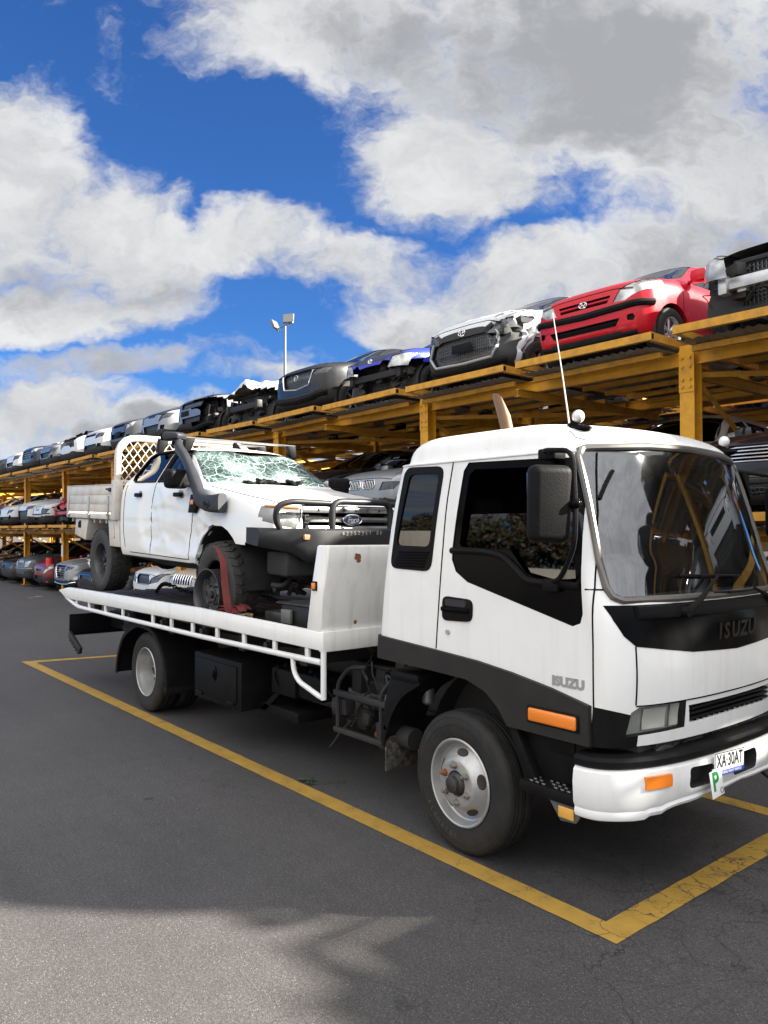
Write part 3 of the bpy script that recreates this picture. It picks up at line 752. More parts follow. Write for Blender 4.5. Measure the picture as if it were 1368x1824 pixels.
def build_car(name, label, cat, S, pm, loc, rotz=-PI / 2, group=None, hl=None, hlmat=None, grilles=(), bars=(), trims=(), wheels=(6, .22, None, .25), damage=(), nofront=None, gutseed=1,
              beam=None, hoodmat=None, plate=None, fogs=(), badge=None, mirrors=True, windows=True, detail=True, rot=None, wsmat=None, sidestrip=None, skirt=None, hlover=None, texts=(), lowdark=None, keep_hl=False, hl_shift=-.075):
    root = thing(name, label, cat, loc, rot or (0, 0, rotz), group)
    if hl:
        zc_ = sum(b for a, b in hl) / len(hl); hl = [(a, zc_ + (b - zc_) * 1.5 + hl_shift) for a, b in hl]
    lowdark = S.zs(-.02) + .10 if lowdark is None else lowdark
    lowdark, ldx = lowdark if isinstance(lowdark, tuple) else (lowdark, -.6)
    bm = S.body()
    def emit(nm, b, mats, parent=root, smooth=35):
        for d in damage: crumple(b, *d)
        return obj(nm, b, mats, parent, smooth)
    bv = bvh_of(bm)
    for f in bm.faces:
        c = f.calc_center_median()
        if f.normal.z < -.6 and c.z < S.zs(c.x) + .04: f.material_index = 1
        elif c.x > ldx and c.z < lowdark: f.material_index = 1
    front = lambda c, n: c.x > -.95 and n.x > .04
    parts = []
    if detail:
        # front: headlights, grilles, fog lamps
        if hl:
            for sg in (1, -1):
                fs = cut_region(bm, hl if sg > 0 else mirror_y(hl), 'x', lambda c, n: c.x > -.62 and n.x > .14 and c.y * sg > 0)
                if fs and (keep_hl or not (nofront and nofront[2] in (0, sg))): parts.append(('headlight', lift(bm, fs, (-.012, 0, 0), wall_mi=1), [hlmat or LENS, BLACKP]))
        for poly, depth, mat in grilles:
            fs = cut_region(bm, poly, 'x', front)
            if fs: parts.append(('grille', lift(bm, fs, (-depth, 0, 0), wall_mi=1), [mat, BLACKP]))
        for poly in fogs:
            for sg in (1, -1):
                fs = cut_region(bm, poly if sg > 0 else mirror_y(poly), 'x', front)
                if fs: parts.append(('fog_lamp_bezel', lift(bm, fs, (-.03, 0, 0)), [BLACKP]))
    # arches
    aw = S.rw * 1.14
    for cx in (S.ax, S.bx): wheel_arch(bm, S, cx, S.rw, aw)
    # glass
    if windows:
        zc, z1 = S.zt(S.cowl), S.zt(S.r0)
        wb_, wt_ = S.wr(S.cowl) * 1.02, S.wr(S.r0) * .93
        poly = [(-wb_, zc + .005), (wb_, zc + .005), (wb_ * .995, zc + .04), (wt_, z1 - .055), (wt_ * .6, z1 - .022), (-wt_ * .6, z1 - .022), (-wt_, z1 - .055), (-wb_ * .995, zc + .04)]
        fs = cut_region(bm, poly, 'x', lambda c, n: n.x > .12 and S.r0 - .25 < c.x < S.cowl + .12)
        if fs: parts.append(('windscreen', lift(bm, fs, depth=-.006, along_normal=True, wall_mi=1), [wsmat or GLASSD, SEAL]))
        if detail:
            for sg in (1, -1):
                za = lambda x: S.zb(x) + .035
                zu = lambda x: S.zr(x) - .025
                xB = S.xB; x0 = S.cowl - .30 * S.sx; x1 = S.r0 - .02
                fw_ = [(x0, za(x0)), (x1, zu(x1) - .01), (xB, zu(xB)), (xB, za(xB))]
                rw_ = [(xB - .08, za(xB)), (xB - .08, zu(xB)), (S.r1 + .05, zu(S.r1) - .02), (S.r1 - .22, za(S.r1) + .05), (S.r1 - .12, za(S.r1))]
                for pl in (fw_, rw_):
                    fs = cut_region(bm, pl, 'y', lambda c, n: c.y * sg > .2 and abs(n.y) > .2 and c.z > S.zb(c.x))
                    if fs: parts.append(('side_window', lift(bm, fs, depth=-.008, along_normal=True, wall_mi=1), [GLASSD, SEAL]))
    if nofront:
        xcut, zc, side = nofront
        bmesh.ops.delete(bm, geom=[f for f in bm.faces if f.calc_center_median().x > xcut and f.calc_center_median().z < zc(f.calc_center_median()) and (side == 0 or f.calc_center_median().y * side > -.02)], context='FACES')
    if hoodmat:
        for f in bm.faces:
            c = f.calc_center_median()
            if S.cowl - .02 < c.x < -.015 and f.normal.z > .35 and abs(c.y) < S.wb(c.x) * .96: f.material_index = 2
    ln = B()
    if detail:
        # shut lines
        for sg in (1, -1):
            x0, xB = S.cowl - .02, S.xB
            line_side(ln, bv, [(x0, S.zs(x0) + .1), (x0 - .02, S.zb(x0) - .02)], sg, .005)
            line_side(ln, bv, [(xB - .04, S.zs(xB) + .1), (xB - .04, S.zb(xB))], sg, .005)
            line_side(ln, bv, [(S.bx + aw + .02, S.zs(xB) + .35), (S.bx + .2, S.zb(S.bx) - .1), (S.bx + .15, S.zb(S.bx))], sg, .005)
            line_side(ln, bv, [(x0, S.zs(x0) + .1), (S.bx + aw + .03, S.zs(S.bx) + .1)], sg, .005)
            P = []
            for k in range(14):
                x = -.14 - (S.cowl * -1 - .2) * k / 13; y = S.wb(x) * .86
                h = bv.ray_cast(Vector((x, sg * y, 3)), Vector((0, 0, -1)))
                if h[0]: P.append(h[0] + Vector((0, 0, .0)))
            tube(ln, P, .006, 5)
        if not nofront:
            zn = S.zt(-.045); ws = S.wb(-.2) * .86
            line_front(ln, bv, [(-ws, zn - .035), (-ws * .6, zn - .005), (0, zn), (ws * .6, zn - .005), (ws, zn - .035)], .006, 0)
            line_front(ln, bv, [(-.60, S.zs(0) + .035), (.60, S.zs(0) + .035)], .004, 0)
        emit('shut_lines', ln, BLACKP)
    else: ln.free()
    bodyo = emit('body', bm, [pm, UNDER, hoodmat or pm])
    for nm, b, mats in parts: emit(nm, b, mats)
    if detail:
        for pts, r_, mat in bars:
            b = B()
            for pl in (pts if isinstance(pts[0][0], (tuple, list)) else [pts]): line_front(b, bv, pl, r_, -.012, False, 6, 10)
            if b.verts: emit('grille_bar', b, mat)
            else: b.free()
        for pts, r_, mat, cl in trims:
            b = B(); line_front(b, bv, pts, r_, .002, cl, 8, 8)
            if b.verts: emit('front_trim', b, mat)
            else: b.free()
        if sidestrip:
            for sg in (1, -1):
                b = B(); P = [on_side(bv, x, z, sg, .004) for x, z in dens(sidestrip[0], 10)]
                P = [p for p in P if p]
                if len(P) > 2:
                    tube(b, P, .045, 6, flat=.3); emit('side_moulding', b, sidestrip[1])
        if plate:
            b = B(); p = on_front(bv, plate[0], plate[1], .012)
            box(b, p.x - .012, p.x, plate[0] - .19, plate[0] + .19, plate[1] - .06, plate[1] + .06, .004); emit('plate_holder', b, BLACKP)
        for tx in texts:
            p = on_front(bv, tx[1], tx[2], .02)
            emit('badge', text_bm(tx[0], tx[3], p, (0, 1, 0), (-.2, 0, 1), .006, 0, sx=tx[4] if len(tx) > 4 else 1), CHROME)
        if badge:
            # ring badge: oval of chrome tube with a bar inside
            y, z, rx, rz, style = badge
            p = on_front(bv, y, z, .014)
            b = B()
            tube(b, [p + Vector((-abs(math.sin(a)) * .0 , rx * math.cos(a), rz * math.sin(a))) for a in [2 * PI * k / 20 for k in range(20)]], .006, 6, True)
            if style == 'H':
                for s in (-1, 1): tube(b, [p + Vector((0, s * rx * .4 + .018, rz * .75)), p + Vector((0, s * rx * .4 - .018, -rz * .75))], .006, 6)
                tube(b, [p + Vector((0, -rx * .4, 0)), p + Vector((0, rx * .4, 0))], .006, 6)
            if style == 'T':
                tube(b, [p + Vector((0, rx * .38 * math.cos(a), rz * .9 * math.sin(a))) for a in [2 * PI * k / 16 for k in range(16)]], .005, 6, True)
                tube(b, [p + Vector((0, rx * .8 * math.cos(a), rz * .45 * math.sin(a) + rz * .45)) for a in [2 * PI * k / 16 for k in range(16)]], .005, 6, True)
            if style == 'M':
                tube(b, [p + Vector((0, rx * c, rz * d)) for c, d in ((-.85, .5), (-.35, .15), (0, -.35), (.35, .15), (.85, .5))], .006, 6)
            emit('badge', b, CHROME)
        if skirt:
            b = B(); line_front(b, bv, skirt[0], skirt[1], -.005, False, 8, 10); emit('bumper_lip', b, BLACKP)
        if mirrors:
            for sg in (1, -1): mirror_part(root, S, pm, sg)
    if nofront: guts(root, S, gutseed, beam or ALU)
    n, wf, wm, dish = wheels
    st = (n, wf, wm or RIMS, dish)
    for cx in (S.ax, S.bx):
        for sg in (1, -1): wheel(root, (cx, sg * (S.w(cx) - .115), S.rw), S.rw, .205, st, sg > 0)
        if detail: liner(root, S, cx, S.rw, aw, S.w(cx))
    return root
# ------------------------------------------------------------------ two rows of steel racking
POSTX = [8.4, 4.14, -.13, -4.40, -8.67, -12.94, -17.3, -21.7, -26.12, -30.6, -35.1, -39.6, -44.1, -48.6, -53.1, -57.6]
ZL = (2.03, 3.98)
def slot_x(k):
    """centre of the k-th slot left of the tall post"""
    i = 3 + (k // 2) if k >= 0 else 3 - ((-k + 1) // 2)
    a, b = POSTX[i], POSTX[i + 1]
    return a + (b - a) * (.25 if k % 2 == 0 else .75)
def post_bm(h, d):
    bm = B(); s = .085; f = .012
    # H section with end plates and bolts
    box(bm, -s, s, -s, -s + f, 0, h); box(bm, -s, s, s - f, s, 0, h); box(bm, -.006, .006, -s + f, s - f, 0, h)
    box(bm, -.14, .14, -.14, .14, 0, .015)
    for z in (ZL[0] - .22, ZL[1] - .30):
        box(bm, -s - .004, s + .004, -s - .010, -s - .002, z - .16, z + .3)
        for dz in (-.1, -.02, .12, .22):
            for dx in (-.045, .045): lathe(bm, [(.001, -.022), (.017, -.022), (.017, 0)], (dx, -s - .008, z + dz), 'y', 6)
    return fixn(bm)
def ibeam(bm, a, b, h, w=.075, f=.011):
    """I section from a to b (top centre line), vertical web"""
    a, b = Vector(a), Vector(b); d = b - a; L = d.length; ang = math.atan2(d.y, d.x)
    M = Matrix.Translation(a) @ Matrix.Rotation(ang, 4, 'Z') @ Matrix.Rotation(-math.asin(d.z / L), 4, 'Y')
    box(bm, 0, L, -w / 2, w / 2, -f, 0, M=M); box(bm, 0, L, -w / 2, w / 2, -h, -h + f, M=M); box(bm, 0, L, -.005, .005, -h + f, -f, M=M)
def angle_bar(bm, a, b, w=.06):
    a, b = Vector(a), Vector(b); d = b - a; L = d.length
    Rm = d.to_track_quat('X', 'Z').to_matrix().to_4x4()
    M = Matrix.Translation(a) @ Rm
    box(bm, 0, L, -.004, .004, -w / 2, w / 2, M=M); box(bm, 0, L, .004, w, w / 2 - .008, w / 2, M=M)
def tray_bm(L, seed, full=True):
    r = random.Random(seed); bm = B(); hw = .945
    # front and back channel, side channels, purlins, corrugated sheet
    box(bm, -hw, hw, 0, .012, -.085, 0); box(bm, -hw, hw, .012, .07, -.010, 0, mi=0); box(bm, -hw, hw, .012, .06, -.085, -.075)
    box(bm, -hw, hw, L - .06, L, -.085, 0)
    for s in (-1, 1):
        box(bm, *sorted((s * hw, s * (hw - .010))), .07, L - .06, -.09, 0); box(bm, *sorted((s * (hw - .01), s * (hw - .06))), .07, L - .06, -.09, -.08)
    y = .28
    while y < L - .2:
        box(bm, -hw + .06, hw - .06, y, y + .05, -.235, -.172); y += .52
    for a, b in (((.05, L * .46), (L * .60, L - .05)) if full else ((.05, L * .3),)):
        n = 72; rows = []
        for yy in (a, a + (b - a) * .5, b):
            rows.append([bm.verts.new((-hw + .02 + (2 * hw - .04) * i / n, yy + (r.uniform(-.04, .04) if i % 9 == 0 else 0), -.152 + .012 * math.sin(i * PI / 2) + r.uniform(-.003, .003))) for i in range(n + 1)])
        for q in range(2):
            for i in range(n):
                f = bm.faces.new((rows[q][i], rows[q][i + 1], rows[q + 1][i + 1], rows[q + 1][i])); f.material_index = 1
    # dents along the leading edge
    for v in bm.verts:
        if v.co.y < .1: v.co.z += .012 * noise.noise(Vector((v.co.x * 3, seed * 5.3, 0))); v.co.y += .01 * noise.noise(Vector((v.co.x * 4, seed * 3.1, 2)))
    return bm
def make_rack(name, label, yf, yb, y0, L, i0, i1, levels, full):
    root = thing(name, label, 'storage rack', (0, yf, 0))
    pm = None
    posts = [(x, yy) for x in POSTX[i0:i1 + 1] for yy in (0, yb - yf)]
    for x, yy in posts:
        if pm is None:
            o = obj('post', post_bm(ZL[1] + .06, 0), RACKY, root); pm = o.data
        else:
            o = bpy.data.objects.new('post', pm); COL.objects.link(o); o.parent = root; ORG[o.name] = Vector()
        o.location = (x, yy, 0)
    D = yb - yf
    for z in levels:
        for a, b in zip(POSTX[i0:i1], POSTX[i0 + 1:i1 + 1]):
            for yy in (0, D):
                bm = B(); ibeam(bm, (a - .09, yy, z - .002), (b + .09, yy, z - .002), .15); obj('beam', bm, RACKY, root)
            bm = B(); m = (a + b) / 2
            ibeam(bm, (m, -.42, z - .16), (m, D + .5, z - .16), .10); obj('cross_beam', bm, RACKD, root)
        for x in POSTX[i0:i1 + 1]:
            bm = B(); ibeam(bm, (x, .09, z - .16), (x, D - .09, z - .16), .13); obj('cross_beam', bm, RACKY, root)
            bm = B(); angle_bar(bm, (x + .03, .10, z - .32), (x + .03, D - .1, z - 1.5)); obj('brace', bm, RACKD, root)
            if z > 3:
                bm = B(); angle_bar(bm, (x + .03, .10, z - .25), (x + 2.1, D - .1, z - .2)); obj('brace', bm, RACKD, root)
    protos = []
    for z in levels:
        for i in range(i0, i1):
            for s in (.25, .75):
                x = POSTX[i] + (POSTX[i + 1] - POSTX[i]) * s
                if len(protos) < 5:
                    o = obj('tray', tray_bm(L, len(protos) + 1 + (0 if full else 9), full), [RACKD, GALV], root); protos.append(o.data)
                else:
                    o = bpy.data.objects.new('tray', rng.choice(protos)); COL.objects.link(o); o.parent = root; ORG[o.name] = Vector()
                o.location = (x + rng.uniform(-.02, .02), y0 - yf - .07 + rng.uniform(-.03, .03), z + .15)
                o.rotation_euler = (R(rng.uniform(-.25, .35)), R(rng.uniform(-.9, .5)), R(rng.uniform(-.5, .5)))
    return root
make_rack('vehicle_rack', 'front row of yellow steel racking loaded with wrecked cars behind the tow truck', 8.03, 10.45, 7.52, 4.4, 0, 15, ZL, True)
make_rack('vehicle_rack', 'second row of yellow steel racking standing behind the front row, seen through it', 13.0, 15.4, 12.5, 4.3, 2, 15, ZL, False)

# ------------------------------------------------------------------ the wrecked cars
G3 = 'wrecked cars on the top level of the rack'; G2 = 'cars on the middle level of the rack'; G1 = 'cars parked on the ground under the rack'
Z3, Z2 = ZL[1] + .02, ZL[0] + .03
YF = {3: 7.68, 2: 7.62, 1: 7.55}
def at_slot(k, lvl, dx=0, dy=0): return (slot_x(k) + dx, YF[lvl] + dy, {3: Z3, 2: Z2, 1: 0}[lvl])
SILVER = paint('silver', (.29, .30, .31), .3, .5, .55); LGREY = paint('light_grey', (.16, .165, .175), .3, .5, .4); MGREY = paint('mid_grey', (.075, .08, .088), .3, .5, .4)
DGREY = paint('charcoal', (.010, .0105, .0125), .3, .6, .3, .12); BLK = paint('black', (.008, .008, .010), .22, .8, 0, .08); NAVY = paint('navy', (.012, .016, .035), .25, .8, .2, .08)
WHT = paint('white', (.56, .57, .58), .28, .6, 0, .15); CREAMW = paint('cream_white', (.70, .68, .62), .3, .5, 0, .2)
RED = simple('paint_red', (.46, .007, .018), .26, 0, .12, .03, (.2, .1, .08), 2.2, .06, spec=.25); DRED = paint('dark_red', (.16, .008, .014), .28, .7, .2, .12); WRED = paint('crushed_red', (.30, .03, .035), .4, .3, 0, .4)
BLUE = paint('blue', (.02, .035, .42), .24, .8, .3, .05); TAUPE = paint('taupe', (.34, .30, .275), .3, .5, .45, .12); BEIGE = paint('beige', (.52, .47, .38), .3, .5, .2, .15)
RIMB = simple('rim_black', (.012, .012, .013), .3, .3, .3, .1, rvar=.05)
# --- top level, right to left
S = Shape('sedan', 1.0, 1.03, 1.08)
build_car('wrecked_sedan', 'pale silver wreck with bare crash bar at the right end of the top level', 'car', S, SILVER, at_slot(-1, 3, .05, -.05), group=G3,
  hl=[(.50, .70), (.86, .72), (.90, .88), (.80, .92), (.56, .84)], nofront=(-.40, lambda c: 9, 0), gutseed=3, beam=ALU, keep_hl=True)
S = Shape('hatch')
build_car('hatchback', 'red hatchback with black bumper strip and intact headlights on the top level', 'car', S, RED, at_slot(0, 3, -.10), group=G3,
  hl=[(.40, .70), (.56, .70), (.80, .79), (.84, .87), (.66, .88), (.48, .80)],
  grilles=[([(-.33, .645), (.33, .645), (.37, .735), (-.37, .735)], .03, BLACKP), ([(-.44, .355), (.44, .355), (.50, .44), (-.50, .44)], .05, BLACKP)],
  bars=[([(-.36, .692), (.36, .692)], .016, RED), ([(-.36, .665), (.36, .665)], .006, BLACKG), ([(-.46, .40), (.46, .40)], .008, BLACKP)],
  trims=[([(-.80, .60), (-.5, .565), (0, .55), (.5, .565), (.80, .60)], .042, BLACKP, False), ([(-.62, .425 + .04), (-.56, .40 + .04), (-.50, .425 + .04)], .004, DGREY, False)],
  fogs=[[(.585, .40), (.645, .39), (.67, .43), (.645, .47), (.585, .46)]], badge=(0, .692, .055, .034, 'H'), hl_shift=-.02, lowdark=.2, wheels=(7, .26, RIMS, .2), sidestrip=([(-1.22, .50), (-1.75, .505), (-2.25, .51)], GALV), skirt=([(-.66, .27), (-.4, .245), (0, .24), (.4, .245), (.66, .27)], .035))
S = Shape('hatch', 1.08, 1.06, 1.08)
build_car('crossover', 'white crossover with black mesh grille and crushed left corner on the top level', 'car', S, WHT, at_slot(1, 3, 0), group=G3,
  hl=[(.46, .78), (.62, .78), (.84, .84), (.86, .92), (.66, .90), (.50, .85)], hlmat=LENSD,
  grilles=[([(-.52, .36), (.52, .36), (.62, .50), (.56, .66), (.40, .70), (-.40, .70), (-.56, .66), (-.62, .50)], .05, GMESH)],
  trims=[([(-.58, .70), (-.66, .50), (-.54, .35), (0, .335), (.54, .35), (.66, .50), (.58, .70)], .022, SILVER, False)], plate=(0, .55), badge=(0, .765, .065, .045, 'T'),
  damage=[((-.25, .80, .72), (.60, .36, .34), .10, 5., 8., (-.10, -.05, .0)), ((-.7, .3, .95), (.8, .6, .3), .03, 6.)], wheels=(6, .3, LGREY, .25), lowdark=(.80, -.20), skirt=([(-.72, .30), (-.4, .27), (0, .26), (.4, .27), (.72, .30)], .045))
S = Shape('sedan', .97, .97, 1.)
build_car('wrecked_sedan', 'blue car without a front bumper, black bonnet and dark alloy wheels, on the top level', 'car', S, BLUE, at_slot(2, 3, .05), group=G3,
  hl=[(.44, .66), (.78, .66), (.82, .80), (.52, .78)], nofront=(-.50, lambda c: .66, 0), gutseed=11, keep_hl=True, beam=DARKM, hoodmat=NAVY,
  wheels=(7, .22, RIMB, .15), damage=[((-.1, -.6, .5), (.6, .5, .5), .04, 3.)], badge=(0, .72, .05, .035, 'T'))
S = Shape('suv', .98, .98, .96)
build_car('crossover', 'charcoal crossover with wide mesh grille and hanging bumper edge on the top level', 'car', S, DGREY, at_slot(3, 3, .05), group=G3,
  hl=[(.45, .86), (.80, .86), (.84, .93), (.60, .93)], hlmat=LENSD, grilles=[([(-.36, .60), (0, .57), (.36, .60), (.46, .84), (.40, .88), (-.40, .88), (-.46, .84)], .05, GMESH)],
  trims=[([(-.50, .86), (-.40, .60), (0, .555), (.40, .60), (.50, .86)], .014, CHROME, False)], badge=(0, .77, .065, .05, 'M'), skirt=([(-.80, .44), (-.5, .38), (0, .36), (.5, .38), (.80, .44)], .06), wheels=(7, .2, LGREY, .2), lowdark=.47)
S = Shape('sedan', 1., 1., 1.06)
o = build_car('wrecked_sedan', 'silver wreck with crumpled white bonnet folded over bare engine bay on the top level', 'car', S, SILVER, at_slot(4, 3, 0), group=G3,
  hl=None, nofront=(-.62, lambda c: .80, 0), gutseed=21, beam=DARKM, hoodmat=WHT, damage=[((-.7, .1, .95), (1.0, .9, .5), .16, 8., 3., (0, 0, .10))], wheels=(10, .14, RIMS, .15))
S = Shape('suv', .98, .98, .98)
build_car('crossover', 'grey crossover with black bonnet and large black fog lamp bezels on the top level', 'car', S, LGREY, at_slot(5, 3, .05), group=G3, hoodmat=BLK,
  hl=[(.50, .86), (.82, .86), (.86, .94), (.62, .95)], hlmat=LENSD, grilles=[([(-.46, .76), (.46, .76), (.52, .82), (.50, .90), (-.50, .90), (-.52, .82)], .04, GMESH), ([(-.42, .44), (.42, .44), (.46, .56), (-.46, .56)], .05, GMESH)],
  fogs=[[(.60, .50), (.74, .55), (.76, .76), (.68, .78), (.60, .66)]], plate=(-.30, .665), nofront=(-.46, lambda c: .93, 1), gutseed=51, beam=DARKM, keep_hl=False, lowdark=.46, wheels=(5, .3, RIMS, .2), skirt=([(-.80, .36), (0, .30), (.80, .36)], .05))
S = Shape('hatch', 1.05, 1.04, 1.05)
build_car('hatchback', 'silver hatchback with sprung black bonnet and fog lamps on the top level', 'car', S, SILVER, at_slot(6, 3), group=G3, hoodmat=BLK,
  hlmat=LENSD, hl=[(.42, .76), (.78, .82), (.82, .90), (.56, .88)], grilles=[([(-.40, .42), (.40, .42), (.46, .60), (-.46, .60)], .05, GMESH)], fogs=[[(.52, .44), (.68, .46), (.70, .56), (.54, .56)]], wheels=(6, .25, RIMS, .2))
S = Shape('hatch', 1.08, 1.06, 1.06)
build_car('hatchback', 'mid grey hatchback with yellowed headlights and a blank black plate on the top level', 'car', S, MGREY, at_slot(7, 3), group=G3,
  hl=[(.42, .76), (.76, .84), (.80, .94), (.52, .88)], grilles=[([(-.46, .48), (.46, .48), (.50, .62), (-.50, .62)], .04, BLACKP), ([(-.36, .78), (.36, .78), (.40, .84), (-.40, .84)], .03, BLACKP)], plate=(0, .60), fogs=[[(.55, .44), (.70, .46), (.70, .54), (.56, .54)]], wheels=(9, .16, RIMS, .2))
S = Shape('hatch', 1.06, 1.04, 1.02)
build_car('hatchback', 'white hatchback with slim dark headlights beside a grey one on the top level', 'car', S, WHT, at_slot(8, 3), group=G3,
  hl=[(.42, .74), (.76, .78), (.78, .86), (.46, .82)], hlmat=LENSD, grilles=[([(-.40, .73), (.40, .73), (.42, .80), (-.42, .80)], .03, BLACKG), ([(-.46, .38), (.46, .38), (.50, .50), (-.50, .50)], .05, GMESH)], fogs=[[(.54, .40), (.70, .42), (.72, .50), (.55, .50)]])
S = Shape('hatch', 1.05, 1.04, 1.02)
build_car('wrecked_hatchback', 'white wreck with open black engine bay and raised crumpled bonnet on the top level', 'car', S, WHT, at_slot(9, 3), group=G3, nofront=(-.5, lambda c: 9 if c.z > .58 and abs(c.y) < .66 else .0, 0), gutseed=31, beam=DARKM, hoodmat=BLK,
  damage=[((-.7, 0, .95), (.9, .9, .4), .10, 9., 3.5, (0, 0, .08))])
S = Shape('sedan', 1., 1., 1.03)
build_car('sedan', 'light grey sedan with wide low grille next to a black car on the top level', 'car', S, LGREY, at_slot(10, 3), group=G3, hlmat=LENSD, hl=[(.46, .66), (.78, .70), (.82, .79), (.54, .76)], grilles=[([(-.40, .44), (.40, .44), (.50, .62), (-.50, .62)], .05, GMESH)], fogs=[[(.56, .40), (.70, .42), (.70, .50), (.57, .50)]], wheels=(8, .18, RIMS, .2))
S = Shape('suv', .96, .97, .95)
build_car('crossover', 'black crossover with clear headlights near the left end of the top level', 'car', S, NAVY, at_slot(11, 3), group=G3, hl=[(.44, .84), (.80, .88), (.84, .97), (.54, .95)], grilles=[([(-.44, .56), (.44, .56), (.48, .84), (-.48, .84)], .04, GMESH)], bars=[([(-.46, .62), (.46, .62)], .01, ALU), ([(-.46, .70), (.46, .70)], .01, ALU), ([(-.46, .78), (.46, .78)], .01, ALU)], fogs=[[(.56, .54), (.72, .58), (.70, .66), (.57, .62)]])
S = Shape('hatch', 1.04, 1.03, 1.02)
build_car('hatchback', 'white hatchback cut by the left edge of the picture on the top level', 'car', S, WHT, at_slot(12, 3), group=G3, hlmat=LENSD, hl=[(.42, .72), (.76, .78), (.80, .88), (.50, .84)], grilles=[([(-.40, .42), (.40, .42), (.46, .58), (-.46, .58)], .05, GMESH)])
# --- middle level
S = Shape('sedan', 1.02, 1.03, 1.04)
build_car('sedan', 'black sedan with a wide chrome slatted grille at the right end of the middle level', 'car', S, BLK, at_slot(-1, 2, .12, -.15), group=G2, hl=[(.56, .66), (.84, .68), (.86, .80), (.60, .79)],
  grilles=[([(-.50, .60), (.50, .60), (.52, .78), (-.52, .78)], .04, BLACKG), ([(-.55, .28), (.55, .28), (.58, .40), (-.58, .40)], .05, GMESH)], bars=[([(-.51, z), (.51, z)], .010, CHROME) for z in (.615, .65, .685, .72, .755)], badge=(0, .69, .08, .06, 'T'))
S = Shape('sedan', 1., 1.02, 1.02)
build_car('sedan', 'taupe metallic sedan behind the tall post on the middle level', 'car', S, TAUPE, at_slot(0, 2, .12, .1), group=G2, hl=[(.46, .66), (.78, .70), (.82, .79), (.54, .76)], grilles=[([(-.40, .58), (.40, .58), (.42, .72), (-.42, .72)], .04, GMESH)], texts=())
S = Shape('sedan', 1., 1.03, 1.02)
bars = []
for sg in (1, -1):
    for j in range(7): bars.append(([(sg * (.05 + .042 * j), .61), (sg * (.05 + .042 * j), .73)], .005, CHROME))
build_car('sedan', 'silver sedan with twin kidney grilles right of the shattered windscreen on the middle level', 'car', S, SILVER, at_slot(2, 2, .05, -.1), group=G2, hl=[(.44, .655), (.74, .665), (.83, .745), (.50, .745)], hlmat=LENSD,
  grilles=[([(.03, .62), (.07, .595), (.29, .595), (.34, .66), (.31, .735), (.08, .745), (.03, .71)], .04, BLACKG), ([(-.03, .62), (-.07, .595), (-.29, .595), (-.34, .66), (-.31, .735), (-.08, .745), (-.03, .71)], .04, BLACKG), ([(-.4, .28), (.4, .28), (.46, .40), (-.46, .40)], .05, GMESH)],
  bars=bars, trims=[([(sg * a, b) for a, b in ((.03, .62), (.07, .595), (.29, .595), (.34, .66), (.31, .735), (.08, .745), (.03, .71))], .010, CHROME, True) for sg in (1, -1)])
S = Shape('hatch', 1.06, 1.04, 1.04)
build_car('hatchback', 'black hatchback with white roof edge beside the silver sedan on the middle level', 'car', S, BLK, at_slot(3, 2, .05, .15), group=G2, hl=[(.42, .74), (.78, .80), (.82, .88), (.50, .84)])
S = Shape('sedan', .98, .98, .99)
build_car('wrecked_sedan', 'dark red wreck with its whole nose crushed in on the middle level', 'car', S, WRED, at_slot(9, 2, -.25, -.1), group=G2, nofront=(-.35, lambda c: .62, 0), gutseed=41, beam=WRED, damage=[((-.3, 0, .6), (1.1, 1.1, .7), .22, 12., 3.2, (-.1, 0, .04))])
S = Shape('sedan', 1., .98, 1.)
build_car('sedan', 'old white sedan with black bumper strip and upright chrome grille on the middle level', 'car', S, WHT, at_slot(10, 2, -.2, -.1), group=G2, hlmat=LENSD, hl=[(.40, .60), (.74, .62), (.80, .71), (.46, .73)], grilles=[([(-.20, .60), (.20, .60), (.24, .74), (-.24, .74)], .03, BLACKG), ([(-.40, .28), (.1, .28), (.1, .38), (-.42, .38)], .03, BLACKP)],
  bars=[([(y, .61), (y, .73)], .008, CHROME) for y in (-.17, -.1, -.03, .04, .11, .18)], trims=[([(-.8, .50), (-.5, .485), (0, .48), (.5, .485), (.8, .50)], .018, BLACKP, False)])
S = Shape('hatch', 1.05, 1.05, 1.03)
build_car('wrecked_hatchback', 'white car with bare black nose beside the old white sedan, middle level', 'car', S, WHT, at_slot(11, 2, -.2, 0), group=G2, hl=[(.42, .74), (.78, .80), (.82, .88), (.50, .84)], hlmat=LENSD, grilles=[([(-.55, .34), (.55, .34), (.62, .66), (-.62, .66)], .05, GMESH)])
S = Shape('sedan', 1., 1.02, 1.02)
build_car('sedan', 'white sedan with wide black air intakes at the left edge of the middle level', 'car', S, WHT, at_slot(12, 2, -.1, -.1), group=G2, hl=[(.44, .64), (.76, .70), (.82, .77), (.52, .74)], hlmat=LENSD, grilles=[([(-.50, .34), (.50, .34), (.58, .46), (-.58, .46)], .05, GMESH)], fogs=[[(.60, .34), (.76, .40), (.72, .52), (.62, .50)]])
